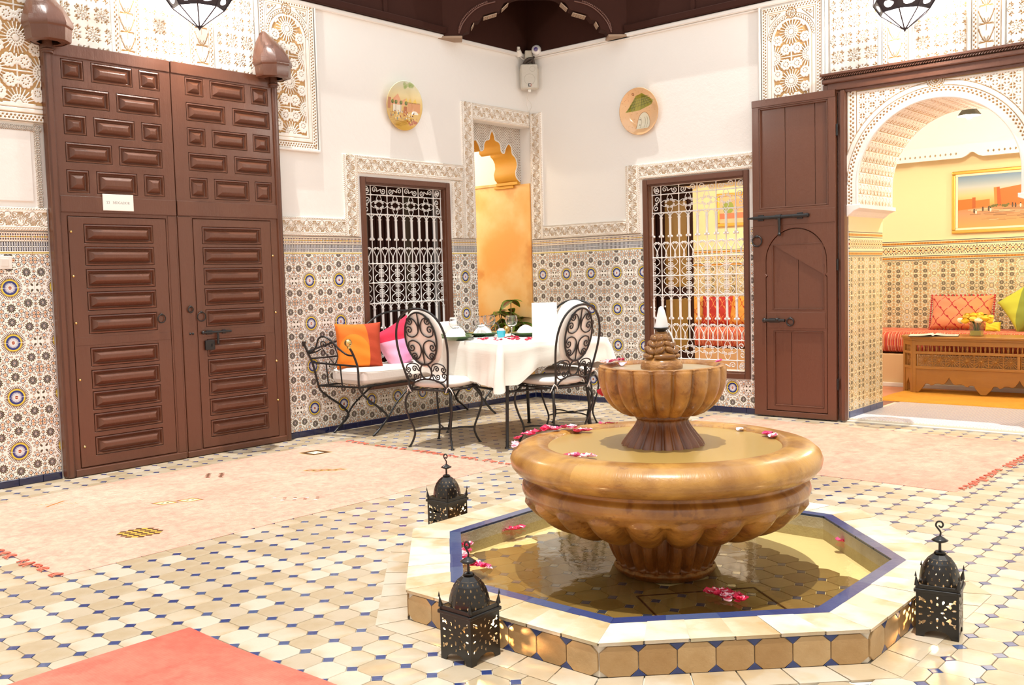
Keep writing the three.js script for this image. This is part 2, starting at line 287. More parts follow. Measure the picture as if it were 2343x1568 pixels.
// a carved panel w x h in local x, y, its pattern repeated ru x rv times (turned = pattern runs along y), relief towards +z; cut(x, y) removes cells
function carved(w, h, kind, ru, rv, depth = 0.009, res = 0.0045, turned = false, cut = null, base = 0.012) {
  const nu = Math.round(w / res), nv = Math.round(h / res), H = CARVE[kind].h;
  const g = surf(nu, nv, (u, v) => { const e = u === 0 || u === 1 || v === 0 || v === 1, t = turned ? H(v * ru, 1 - u * rv) : H(u * ru, v * rv); return V((u - 0.5) * w, (v - 0.5) * h, e ? 0 : base + depth * t); });
  const uv = g.attributes.uv; for (let i = 0; i < uv.count; i++) { const u = uv.getX(i), v = uv.getY(i); turned ? uv.setXY(i, v * ru, 1 - u * rv) : uv.setXY(i, u * ru, v * rv); }
  if (cut) { const p = g.attributes.position, id = g.index.array, keep = []; for (let i = 0; i < id.length; i += 3) { const cx = (p.getX(id[i]) + p.getX(id[i + 1]) + p.getX(id[i + 2])) / 3, cy = (p.getY(id[i]) + p.getY(id[i + 1]) + p.getY(id[i + 2])) / 3; if (!cut(cx, cy)) keep.push(id[i], id[i + 1], id[i + 2]); } g.setIndex(keep); }
  return g;
}
const onL = (o, z, y, off = 0) => { o.position.set(off, y, z); o.rotation.y = PI / 2; return o; };
const onR = (o, x, y, off = 0) => { o.position.set(x, y, off); return o; };

// ---------------------------------------------------------------- glazed wall tiles (printed faces)
function zellige(w, h, o) {
  return canvas(w, h, (x) => {
    x.fillStyle = o.ground; x.fillRect(0, 0, w, h);
    const placed = [], P4 = (fx, fy) => { const r = []; for (const sx of [1, -1]) for (const sy of [1, -1]) { const q = [w / 2 + sx * fx * w, h / 2 + sy * fy * h]; if (!r.some((a) => Math.abs(a[0] - q[0]) + Math.abs(a[1] - q[1]) < 2)) r.push(q); } return r; };
    const ring = (cx, cy, r, n, len, wid, c, a0 = 0) => { x.fillStyle = c; for (let i = 0; i < n; i++) { x.save(); x.translate(cx, cy); x.rotate(a0 + (i / n) * 2 * PI); x.beginPath(); x.ellipse(r, 0, len, wid, 0, 0, 7); x.fill(); x.restore(); } };
    const small = (cx, cy, k = 1) => { const s = k * 1.55; ring(cx, cy, 15 * s, 9, 4.6 * s, 3.4 * s, o.dark[(cx * 7 + cy | 0) % o.dark.length]); ring(cx, cy, 8.8 * s, 8, 3.2 * s, 1.9 * s, o.warm, 0.3); DISC(x, cx, cy, 5 * s, o.warm); DISC(x, cx, cy, 3 * s, o.rust); };
    const medium = (cx, cy, k = 1) => { const s = k * 1.25; ring(cx, cy, 33 * s, 12, 8 * s, 6 * s, o.olive); ring(cx, cy, 24 * s, 12, 7.5 * s, 5 * s, o.plum, 0.26); ring(cx, cy, 15 * s, 10, 6 * s, 4 * s, o.dark[0]); DISC(x, cx, cy, 10 * s, o.ground); ring(cx, cy, 6.8 * s, 8, 2.4 * s, 1.8 * s, o.dark[0]); DISC(x, cx, cy, 3 * s, o.rust); };
    const put = (f, fx, fy, r, ...a) => { for (const q of P4(fx, fy)) { f(q[0], q[1], ...a); for (const dx of [-w, 0, w]) for (const dy of [-h, 0, h]) placed.push([q[0] + dx, q[1] + dy, r]); } };
    if (o.big) {
      const cx = w / 2, cy = h / 2; ring(cx, cy, 122, 44, 9, 4.4, o.umber); ring(cx, cy, 106, 40, 9, 5, o.plum, 0.08); DISC(x, cx, cy, 99, o.umber); ring(cx, cy, 97, 36, 6, 3, '#caa24a'); DISC(x, cx, cy, 91, o.yellow); DISC(x, cx, cy, 76, o.blue); ring(cx, cy, 40, 26, 18, 3.6, '#f8f6f0'); DISC(x, cx, cy, 38, '#f8f6f0'); ring(cx, cy, 32, 20, 8, 1.6, '#7784bb', 0.1); DISC(x, cx, cy, 18, o.rust); ring(cx, cy, 12, 10, 5, 2, '#7a2b16');
      x.strokeStyle = o.ground; x.lineWidth = 4; LINE(x, [[cx - 140, cy], [cx + 140, cy]]); x.stroke();
      placed.push([cx, cy, 134]);
      put(medium, 0.35, 0.285, 54, 1); put(medium, 0, 0.375, 52, 1);
      for (const q of P4(0.5, 0)) { for (const [a, b] of [[-1, -1], [-1, 1], [1, -1], [1, 1]]) { x.fillStyle = o.olive; x.save(); x.translate(q[0] + a * 27, q[1] + b * 30); x.rotate(a * b * 0.8); x.beginPath(); x.ellipse(0, 0, 18, 12, 0, 0, 7); x.fill(); x.fillStyle = o.plum; x.beginPath(); x.ellipse(0, 0, 10, 6, 0, 0, 7); x.fill(); x.restore(); } placed.push([q[0], q[1], 52]); }
    } else {
      for (const [cx, cy] of [[0.5, 0.22], [0.5, 0.78]]) { const X = cx * w, Y = cy * h; ring(X, Y, 74, 24, 12, 5, o.olive); ring(X, Y, 56, 20, 9, 3, '#8d98ae', 0.1); DISC(x, X, Y, 44, '#e9ddb4'); ring(X, Y, 34, 18, 12, 3.4, '#9aa0a8'); DISC(x, X, Y, 18, o.warm); DISC(x, X, Y, 8, o.ground); placed.push([X, Y, 84]); }
      for (const fx of [0, 0.5]) for (const fy of [0, 0.5]) for (const q of P4(fx, fy)) { if (fx === 0.5 && fy === 0) continue; ring(q[0], q[1], 40, 12, 12, 7, o.dark[0]); ring(q[0], q[1], 22, 10, 8, 4, o.warm); placed.push([q[0], q[1], 56]); }
      put(medium, 0.33, 0.1, 40, 0.9); put(medium, 0.34, 0.4, 40, 0.9);
    }
    const cand = [[0, 0.235], [0.22, 0.19], [0.36, 0.11], [0.42, 0.19], [0.15, 0.3], [0.2, 0.43], [0.28, 0.35], [0.12, 0.46], [0.38, 0.42], [0.45, 0.34], [0.46, 0.47], [0.28, 0.47], [0.08, 0.31], [0.3, 0.06], [0.4, 0.03], [0.27, 0.12], [0.5, 0.2], [0.5, 0.3], [0.5, 0.4], [0.24, 0.26], [0.43, 0.1]];
    for (let i = 0; i < 400; i++) cand.push([((i * 0.754877) % 1) * 0.5, ((i * 0.569840) % 1) * 0.5]);
    for (const rad of [1, 0.7, 0.42, 0.28]) for (const [fx, fy] of cand) { const q = P4(fx, fy); if (q.some((a, i) => placed.some((b) => Math.hypot(a[0] - b[0], a[1] - b[1]) < b[2] + 30 * rad) || q.some((b, j) => j > i && Math.hypot(a[0] - b[0], a[1] - b[1]) < 58 * rad))) continue; put(small, fx, fy, 29 * rad, rad); }
  });
}
const courtZ = { ground: '#faf7f0', dark: ['#262220', '#2c2a40', '#302824'], warm: '#c98a3c', rust: '#b3451f', olive: '#5d5836', plum: '#4a3238', umber: '#6b4a36', yellow: '#e6cf45', blue: '#22307e', big: true };
const salonZ = { ground: '#f3e8c4', dark: ['#4d4836', '#5a584c', '#454c4a'], warm: '#cf9a3e', rust: '#a8552a', olive: '#6c6a4a', plum: '#59493c', umber: '#8d6b3a', yellow: '#e8c94a', blue: '#5a6a8a', big: false };
const gloss = (c, more = {}) => P('#ffffff', 0.22, { map: canTex(c), clearcoat: 0.3, clearcoatRoughness: 0.12, ...more });
const ZT = gloss(zellige(512, 586, courtZ)), ZS = gloss(zellige(512, 512, salonZ));
const borderC = canvas(640, 300, (x, w, h) => {   // 0.2975 x 0.14 m
  x.fillStyle = '#f3eddf'; x.fillRect(0, 0, w, h);
  x.fillStyle = '#e3c64a'; x.fillRect(0, h - 20, w, 14); x.fillStyle = '#8a6a30'; x.fillRect(0, h - 24, w, 3);
  for (let i = 0; i < 20; i++) { const X = i * 32 + 16; x.fillStyle = '#2d2a3c'; for (const [y, s] of [[h - 92, 1], [h - 104, -1]]) { x.fillRect(X - 6, y, 12, s * 40); DISC(x, X, y + s * 46, 9, '#2d2a3c'); x.fillStyle = '#2d2a3c'; LINE(x, [[X - 12, y], [X + 12, y], [X, y + s * 22]], true); x.fill(); } x.fillStyle = '#8f9bb8'; x.fillRect(X + 12, h - 150, 8, 106); }
  x.fillStyle = '#5a4636'; x.fillRect(0, 132, w, 8); x.fillRect(0, 0, w, 8);
  for (let i = 0; i < 20; i++) { const X = i * 32 + 16; for (const [y, c] of [[40, '#6a4a4a'], [100, '#6a4a4a']]) { x.fillStyle = c; LINE(x, [[X - 13, y], [X, y - 18], [X + 13, y], [X, y + 18]], true); x.fill(); } DISC(x, X + 16, 70, 11, '#dcae3c'); DISC(x, X, 70, 8, i % 2 ? '#47633f' : '#a8582c'); DISC(x, X + 16, 22, 6, '#c78b3a'); DISC(x, X + 16, 118, 6, '#c78b3a'); }
});
const ZB = gloss(borderC);
const salonBorderC = canvas(640, 300, (x, w, h) => {
  x.fillStyle = '#f0e3bd'; x.fillRect(0, 0, w, h);
  for (const y of [24, h - 52]) { x.fillStyle = '#c98b32'; x.fillRect(0, y, w, 30); for (let i = 0; i < 9; i++) { x.fillStyle = '#8a4a1c'; x.beginPath(); x.ellipse(i * 71 + 36, y + 15, 20, 10, 0, 0, 7); x.fill(); DISC(x, i * 71 + 36, y + 15, 6, '#e6b85a'); } }
  x.fillStyle = '#38424a'; for (const y of [2, 62, h - 70, h - 14]) x.fillRect(0, y, w, 10);
  for (let i = -1; i < 6; i++) { const X = i * 128 + 64, Y = 150; for (let k = 0; k < 10; k++) { const a = (k / 10) * 2 * PI; x.fillStyle = k % 2 ? '#3a3a30' : '#7b6a3a'; x.save(); x.translate(X + 44 * Math.cos(a), Y + 44 * Math.sin(a)); x.rotate(a); x.beginPath(); x.ellipse(0, 0, 15, 9, 0, 0, 7); x.fill(); x.restore(); } DISC(x, X, Y, 22, '#cf9a3e'); DISC(x, X, Y, 12, '#f0e3bd'); DISC(x, X + 64, Y, 14, '#a8552a'); DISC(x, X + 64, Y - 50, 9, '#3a3a30'); DISC(x, X + 64, Y + 50, 9, '#3a3a30'); }
});
const ZSB = gloss(salonBorderC);
// ---------------------------------------------------------------- the setting: floor
const HC = 3.41, POOL = [4.16, 4.215], FP = 0.1193;
const floorMat = [[0.47, 0.395, 0.29], [0.505, 0.43, 0.325], [0.44, 0.36, 0.255], [0.53, 0.46, 0.36], [0.475, 0.405, 0.30], [0.49, 0.405, 0.29]];
const stain = dataTex(512, (i) => rgb([232, 220, 200], [255, 255, 255], sstep(0.35, 0.6, nA[i])).map((v, k) => v * lerp(1, [0.97, 0.93, 0.86][k], sstep(0.5, 0.7, nB[i]))), true, 1);
const floorM = floorMat.map((c) => P(c, 0.42, { map: stain, bumpMap: bumpFine, bumpScale: 0.0008, clearcoat: 0.15, clearcoatRoughness: 0.35 }));
const blueM = [[0.02, 0.04, 0.15], [0.03, 0.055, 0.17], [0.055, 0.085, 0.19]].map((c) => P(c, 0.3, { clearcoat: 0.4, bumpMap: bumpFine, bumpScale: 0.001 }));
const shell = (name, g, m, kind = 'structure') => tag(obj(name, g, m), null, null, null, kind);
const floor = shell('floor', [bx2(-0.3, 9.6, -0.2, -0.0065, 0, 11.2)], MAT.grout);
const flat = (g) => rot(g, -PI / 2);   // a tile made in x, y laid face up (its y runs to -z)
const OCT = (p, c, gap = 0.0013) => { const a = p / 2 - gap, b = p / 2 - c - gap * 0.4; return [[-b, -a], [b, -a], [a, -b], [a, b], [b, a], [-b, a], [-a, b], [-a, -b]]; };
const DOTC = 0.0245, dotPts = (c) => [[0, -c], [c, 0], [0, c], [-c, 0]];
const floorTileG = [0, 1, 2, 3].map((i) => { const g = flat(tile(OCT(FP, DOTC), 0.0065, 0.0012)); const u = g.attributes.uv; for (let k = 0; k < u.count; k++) u.setXY(k, u.getX(k) * 1.1 + i * 0.29, u.getY(k) * 1.1 + i * 0.41); return tr(g, 0, -0.0065, 0); });
const dotG = tr(flat(tile(dotPts(DOTC - 0.002), 0.0065, 0.001)), 0, -0.0065, 0);
const octIn = (x, z, R, turn = PI / 8) => { const a = Math.atan2(z, x), k = PI / 4, m = ((a - turn - PI / 8) % k + 1.5 * k) % k - k / 2; return Math.hypot(x, z) * Math.cos(m) < R * Math.cos(PI / 8); };
const inFrame = (x, y, z) => { const q = V(x, y, z).project(camera); return q.z < 1 && Math.abs(q.x) < 1.02 && Math.abs(q.y) < 1.02; };
{
  const spots = [], RUGS = [[0.42, 2.1, 2.95, 5.6], [3.2, 4.75, 5.82, 8.1], [2.1, 4.6, 0.4, 1.95]];
  for (let i = -28; i < 30; i++) for (let j = -46; j < 24; j++) {
    const x = 3.085 + i * FP, z = 5.285 + j * FP;
    for (const [X, Z, k] of [[x + FP / 2, z + FP / 2, 0], [x, z, 1]]) {
      if (X < 0.02 || Z < 0.02 || X > 6.4 || Z > 7.9 || octIn(X - POOL[0], Z - POOL[1], k ? 1.24 : 1.185)) continue;
      if (RUGS.some((r) => X > r[0] && X < r[1] && Z > r[2] && Z < r[3])) continue;
      spots.push([X, Z, k, Math.hypot(X - 6.29, Z - 7.55), inFrame(X, 0, Z) && !octIn(X - POOL[0], Z - POOL[1], 1.25)]);
    }
  }
  const rest = [[], [], [], [], [], []], restDot = [], cnt = [0, 0];
  spots.sort((a, b) => b[4] - a[4] || a[3] - b[3]);
  for (const [x, z, k, , vis] of spots) {
    const v = (rnd() * 6) | 0, lift = rr(-0.0005, 0.0005), tx = rr(-0.004, 0.004), tz = rr(-0.004, 0.004);
    if (vis && cnt[k] < 300) {
      cnt[k]++;
      const m = new THREE.Mesh(k ? dotG : floorTileG[v % 4], k ? blueM[v % 3] : floorM[v]); m.name = k ? 'inlay_tile' : 'floor_tile'; m.position.set(x, lift, z); m.rotation.set(tx, 0, tz); floor.add(m);
    } else (k ? restDot : rest[v]).push(tr((k ? dotG : floorTileG[v % 4]).clone(), x, lift, z));
  }
  rest.forEach((l, i) => l.length && tag(obj('paving', l, floorM[i], floor), null, null, null, 'stuff'));
  tag(obj('inlay_paving', restDot, blueM[0], floor), null, null, null, 'stuff');
  // ring of plain tiles round the pool
  const Ra = 1.105, Rb = 1.225;
  for (let k = 0; k < 8; k++) {
    const A = PI / 8 + (k * PI) / 4, B = A + PI / 4, pt = (R, t) => { const a = [R * Math.cos(A), R * Math.sin(A)], b = [R * Math.cos(B), R * Math.sin(B)]; return [lerp(a[0], b[0], t), -lerp(a[1], b[1], t)]; };
    for (let i = 0; i < 6; i++) { const e = 0.004, g = tr(flat(tile([pt(Rb, (i + 1) / 6 - e), pt(Rb, i / 6 + e), pt(Ra, i / 6 + e), pt(Ra, (i + 1) / 6 - e)].reverse(), 0.0065, 0.001)), 0, -0.0065, 0); const m = obj('border_tile', [g], floorM[(i * 2 + k) % 6 === 2 ? 3 : [1, 3, 5][(i + k) % 3]], floor); m.position.set(POOL[0], rr(0.0012, 0.0018), POOL[1]); if (m.geometry.attributes.normal.getY(0) < 0) m.geometry.scale(1, 1, 1); }
  }
}
// ---------------------------------------------------------------- the setting: walls
const wallExt = (poly, depth, holes = []) => triUV(norm(ext(poly, depth, 0, holes, 24)));
const wallL = shell('wall_left', [rot(wallExt([[0.82, 2.70], [0.82, 0.155], [0, 0.155], [0, -0.1], [11, -0.1], [11, 4.5], [0, 4.5], [0, 2.70]], 0.35, [[[1.165, 0.3], [2.215, 0.3], [2.215, 2.09], [1.165, 2.09]]]), 0, -PI / 2, 0)], MAT.plaster);
const AX = 3.905, AY = 1.87, AR = 0.59;
const archPts = []; for (let i = 0; i <= 40; i++) { const a = PI * (i / 40); archPts.push([AX - AR * Math.cos(a), AY + AR * Math.sin(a)]); }
const wallR = shell('wall_right', [tr(wallExt([[0, -0.1], [9.6, -0.1], [9.6, 4.5], [0, 4.5]], 0.72, [[[1.335, 0.295], [2.395, 0.295], [2.395, 2.07], [1.335, 2.07]], [[3.24, 0], [4.57, 0], [4.57, 1.65], [AX + AR, 1.71], ...archPts.slice().reverse(), [AX - AR, 1.71], [3.24, 1.65]].reverse()]), 0, 0, -0.72)], MAT.plaster);
shell('wall_near', [bx2(0, 9.6, -0.1, 4.5, 11, 11.3)], MAT.plaster);
shell('wall_far_side', [bx2(9.6, 9.9, -0.1, 4.5, -0.7, 11.3)], MAT.plaster);
// tiles of the dado: a column of four tall tiles, a cut strip and the border; columns run from a to b
const tileV = {};
function wallTile(parent, place, u0, u1, y0, y1, kind, px0, px1, py0, py1, m) {
  const w = u1 - u0 - 0.002, h = y1 - y0 - 0.002; if (w < 0.01 || h < 0.008) return;
  const key = [w, h, px0, px1, py0, py1].map((v) => v.toFixed(3)).join();
  const g = (tileV[key] ??= rectTile(w, h, 0.007, 0.0012, [-w / 2 - (px0 / (px1 - px0)) * w, -h / 2 - (py0 / (py1 - py0)) * h, -w / 2 + ((1 - px0) / (px1 - px0)) * w, -h / 2 + ((1 - py0) / (py1 - py0)) * h]));
  const o = obj(kind, g, m, parent); place(o, (u0 + u1) / 2, (y0 + y1) / 2); return o;
}
const TW = 0.2975, ROWS = [[0.047, 0.385, 0], [0.385, 0.725, 0], [0.725, 1.065, 0], [1.065, 1.405, 0], [1.405, 1.444, 0]];
function dado(parent, place, flip, a, b, centre, holes, yMax = 9) {   // centre: a rosette's place; flip: u runs against the face's x
  const k0 = Math.floor((a - centre) / TW + 0.5), k1 = Math.ceil((b - centre) / TW - 0.5);
  for (let k = k0; k <= k1; k++) {
    const t0 = centre + (k - 0.5) * TW, c0 = Math.max(a, t0), c1 = Math.min(b, t0 + TW); if (c1 - c0 < 0.012) continue;
    for (const [y0, y1, kind] of [...ROWS, [1.444, 1.586, 1]]) {
      let segs = [[c0, c1, y0, y1]];
      for (const [h0, h1, g0, g1] of holes) segs = segs.flatMap(([u0, u1, v0, v1]) => {
        if (h1 <= u0 || h0 >= u1 || g1 <= v0 || g0 >= v1) return [[u0, u1, v0, v1]];
        const out = []; if (v0 < g0) out.push([u0, u1, v0, g0]); if (v1 > g1) out.push([u0, u1, g1, v1]);
        const m0 = Math.max(v0, g0), m1 = Math.min(v1, g1); if (u0 < h0) out.push([u0, h0, m0, m1]); if (u1 > h1) out.push([h1, u1, m0, m1]); return out;
      });
      for (const [u0, u1, v0, v1] of segs) {
        if (v0 > yMax) continue;
        const f = (u) => (flip ? 1 - (u - t0) / TW : (u - t0) / TW), p0 = Math.min(f(u0), f(u1)), p1 = Math.max(f(u0), f(u1));
        const H = kind ? y1 - y0 : 0.34, q0 = (v0 - y0) / H, q1 = (v1 - y0) / H;
        wallTile(parent, place, u0, u1, v0, v1, kind ? 'border_tile' : 'wall_tile', p0, p1, q0, q1, kind ? ZB : ZT);
      }
    }
  }
}
const pl = (o, u, y) => onL(o, u, y, 0.0005), pr = (o, u, y) => onR(o, u, y, 0.0005);
const W1 = [1.155, 2.225, 0.29, 2.2], W2 = [1.325, 2.405, 0.285, 2.2];
dado(wallL, pl, true, 0.82, 3.045, 2.772, [W1]);
dado(wallL, pl, true, 4.795, 5.6, 5.048, []);
dado(wallR, pr, false, 0.008, 3.05, 0.138, [W2]);
function skirting(parent, place, a, b, n0) { for (let u = a, i = 0; u < b - 0.01; i++) { const e = Math.min(b, u + (i ? TW / 2 : n0)); const o = obj('skirting_tile', rectTile(e - u - 0.002, 0.046, 0.011, 0.003), MAT.navy, parent); place(o, (u + e) / 2, 0.0235); u = e; } }
skirting(wallL, pl, 0.01, 3.045, 0.1); skirting(wallL, pl, 4.795, 5.6, 0.12); skirting(wallR, pr, 0.012, 2.62, 0.11);
// carved bands
function bandL(z0, z1, y0, y1, vert, n = 'frieze') { const w = Math.abs(z1 - z0), h = y1 - y0, L = vert ? h : w; const o = obj(n, carved(w, h, 'frieze', Math.max(0.5, L / 0.3), 1, 0.006, 0.0042, vert), CARVE.frieze.m, wallL); return onL(o, (z0 + z1) / 2, (y0 + y1) / 2); }
function bandR(x0, x1, y0, y1, vert, n = 'frieze') { const w = x1 - x0, h = y1 - y0, L = vert ? h : w; const o = obj(n, carved(w, h, 'frieze', Math.max(0.5, L / 0.3), 1, 0.006, 0.0042, vert), CARVE.frieze.m, wallR); return onR(o, (x0 + x1) / 2, (y0 + y1) / 2); }
bandL(3.045, 2.395, 1.588, 1.738); bandL(2.395, 2.243, 1.588, 2.265, true); bandL(2.243, 0.985, 2.115, 2.265); bandL(1.14, 0.988, 1.588, 2.115, true); bandL(0.985, 0.825, 1.588, 2.855, true); bandL(0.825, 0.003, 2.70, 2.855);
bandL(5.6, 4.795, 1.588, 1.735);
bandR(0.016, 0.165, 1.588, 2.835, true); bandR(0.165, 1.15, 1.588, 1.722); bandR(1.15, 1.303, 1.588, 2.215, true); bandR(1.303, 2.44, 2.075, 2.215); bandR(2.44, 2.58, 1.588, 2.215, true);
// big carved panels over the two doors
const panel = (parent, put, u, y, w, h, kind, ru, rv, res = 0.0042) => put(obj('carved_panel', carved(w, h, kind, ru, rv, 0.011, res), CARVE[kind].m, parent), u, y);
panel(wallL, onL, 2.898, 2.832, 0.52, 1.15, 'side', 1, 1, 0.0034); panel(wallL, onL, 4.93, 2.832, 0.52, 1.15, 'side', 1, 1, 0.0038);
panel(wallR, onR, 2.785, 2.80, 0.53, 1.13, 'side', 1, 1, 0.0034);
const slab = (parent, put, u, y, w, h, d) => put(obj('plaster_moulding', [box(w, h, d, 0, 0, d / 2, 0.006)], MAT.plaster, parent), u, y);
// star lattice between strips of palmettes, over the brown door and over the arch
for (const [z, w] of [[3.36, 0.33], [3.925, 0.34], [4.47, 0.33]]) panel(wallL, onL, z, 3.1, w, 0.72, 'star', w / 0.26, 0.72 / 0.26);
for (const z of [3.64, 4.2]) panel(wallL, onL, z, 3.1, 0.2, 0.72, 'palm', 1, 2.9, 0.004);
for (const z of [3.175, 4.66]) slab(wallL, onL, z, 3.1, 0.025, 0.75, 0.03); for (const z of [3.528, 3.752, 4.095, 4.305]) slab(wallL, onL, z, 3.1, 0.022, 0.73, 0.028);
for (const [x, w] of [[3.295, 0.38], [3.93, 0.36], [4.58, 0.4]]) panel(wallR, onR, x, 3.1, w, 0.74, 'star', w / 0.26, 0.74 / 0.26);
for (const x of [3.61, 4.25]) panel(wallR, onR, x, 3.1, 0.2, 0.74, 'palm', 1, 2.9, 0.004);
for (const x of [3.08, 3.497, 3.723, 4.137, 4.362]) slab(wallR, onR, x, 3.1, 0.022, 0.76, 0.03);
slab(wallL, onL, 2.63, 2.83, 0.012, 1.16, 0.03); slab(wallL, onL, 2.9, 2.255, 0.55, 0.02, 0.03); slab(wallR, onR, 2.512, 2.82, 0.016, 1.13, 0.035); slab(wallR, onR, 3.056, 2.82, 0.02, 1.13, 0.035);
onL(obj('braid', carved(0.035, 0.52, 'net', 1, 12, 0.006, 0.004), CARVE.net.m, wallL), 4.83, 1.998); onL(obj('braid', carved(0.6, 0.035, 'net', 14, 1, 0.006, 0.004), CARVE.net.m, wallL), 5.1, 2.225);
slab(wallL, onL, 5.12, 1.99, 0.5, 0.44, 0.012);
// thin cove under the wood, where the plaster stops
shell('trim_1', [bx2(0, 0.035, HC - 0.035, HC, 0.03, 5.6, 0.008)], MAT.plaster); shell('trim_2', [bx2(0.03, 9.6, HC - 0.04, HC - 0.002, 0, 0.045, 0.008), bx2(0.05, 6, HC - 0.055, HC - 0.042, 0, 0.02, 0.003)], MAT.plaster);
// the dark wood above: boards that rise from the wall tops, and the cornice of the open court
const boards = shell('ceiling', [bx2(-0.3, 0.03, HC, 4.5, 0, 11), bx2(0, 9.6, HC, 4.5, -0.7, 0.03)], MAT.darkWood);
{ const sh = [[0, 0], [1.75, 0], [0, 1.75]]; const g = rot(ext(sh, 0.06), PI / 2, 0, 0); obj('corner_board', [tr(triUV(norm(g)), 0, 4.32, 0)], MAT.darkWood, boards); }
for (const z of [1.9, 3.3, 4.7, 6.1]) obj('cover_strip', [bx2(0.03, 0.05, HC, 4.5, z - 0.02, z + 0.02, 0.004)], MAT.darkWood, boards);
for (const x of [1.9, 3.3, 4.7]) obj('cover_strip', [bx2(x - 0.02, x + 0.02, HC, 4.5, 0.03, 0.05, 0.004)], MAT.darkWood, boards);
obj('lower_rail', [bx2(0.03, 0.07, HC + 0.002, HC + 0.06, 1.2, 8, 0.008)], MAT.darkWood, boards); obj('lower_rail', [bx2(1.2, 8, HC + 0.002, HC + 0.06, 0.03, 0.07, 0.008)], MAT.darkWood, boards);
// stepped fillets of the dark corner
for (let i = 0; i < 4; i++) { const k = 0.55 - i * 0.14, y = 3.92 + i * 0.07; obj('corner_fillet', [tr(rot(box(k * 1.414, 0.03, 0.03, 0, 0, 0, 0.005), 0, PI / 4, 0), k / 2, y, k / 2)], MAT.darkWood, boards); }
// ---------------------------------------------------------------- passage behind the corner opening
const ochre = S('#ffffff', 0.55, { map: dataTex(512, (i) => rgb([238, 170, 84], [244, 206, 142], sstep(0.32, 0.66, nA[i])).map((v, k) => v * lerp(1, [0.93, 0.85, 0.75][k], sstep(0.62, 0.8, nB[i]))), true, 0.5), bumpMap: bumpPlaster, bumpScale: 0.001 });
const saffron = S([0.72, 0.36, 0.03], 0.6, { bumpMap: bumpPlaster, bumpScale: 0.001 });
const passage = shell('passage_wall', [bx2(-3.2, -0.001, -0.1, 4.2, -0.3, 0)], MAT.plaster);
obj('dado', [bx2(-3.1, 0.0, 0.155, 2.15, 0, 0.018), bx2(-3.1, -0.13, 2.15, 2.178, 0, 0.03, 0.006)], ochre, passage);
shell('passage_back_wall', [bx2(-3.3, -3.1, -0.1, 4.2, -0.3, 1.6), bx2(-3.2, -0.35, -0.1, 4.2, 1.25, 1.4)], MAT.plaster);
obj('frieze', carved(1.2, 0.16, 'gold', 4, 1, 0.01, 0.006), CARVE.gold.m, passage).position.set(0, 0, 0);
{ const f = passage.children.at(-1); onL(f, 0.62, 2.36, -3.1); }
obj('pier', [bx2(-1.55, -1.3, 0.155, 4.2, 0.02, 0.2)], MAT.plaster, passage);
shell('passage_ceiling', [bx2(-3.3, -2.3, 3.3, 3.4, -0.1, 1.4), bx2(-1.1, -0.35, 3.3, 3.4, -0.1, 1.4)], MAT.plaster);
const passageFloor = shell('passage_floor', [bx2(-3.2, -0.001, 0.0, 0.149, 0.02, 0.818), bx2(-3.2, -0.352, 0.0, 0.149, 0.818, 1.25)], MAT.grout);
for (let i = 0; i < 9; i++) for (let j = 0; j < 7; j++) { const x = -0.05 - i * FP, z = 0.08 + j * FP; const m = obj('floor_tile', floorTileG[(i + j) % 4], floorM[(i * 3 + j) % 6], passageFloor); m.position.set(x, 0.1555, z); const d = obj('inlay_tile', dotG, blueM[0], passageFloor); d.position.set(x - FP / 2, 0.1555, z + FP / 2); }
for (let k = 0; k < 3; k++) { const z0 = k * TW * 0.93, z1 = Math.min(0.82, z0 + TW * 0.93); const o = obj('riser_tile', rectTile(z1 - z0 - 0.002, 0.104, 0.006, 0.001, [-0.1488, -0.05, 0.1488, 0.29]), ZT, passageFloor); onL(o, (z0 + z1) / 2 + 0.005, 0.1, 0.0005); }
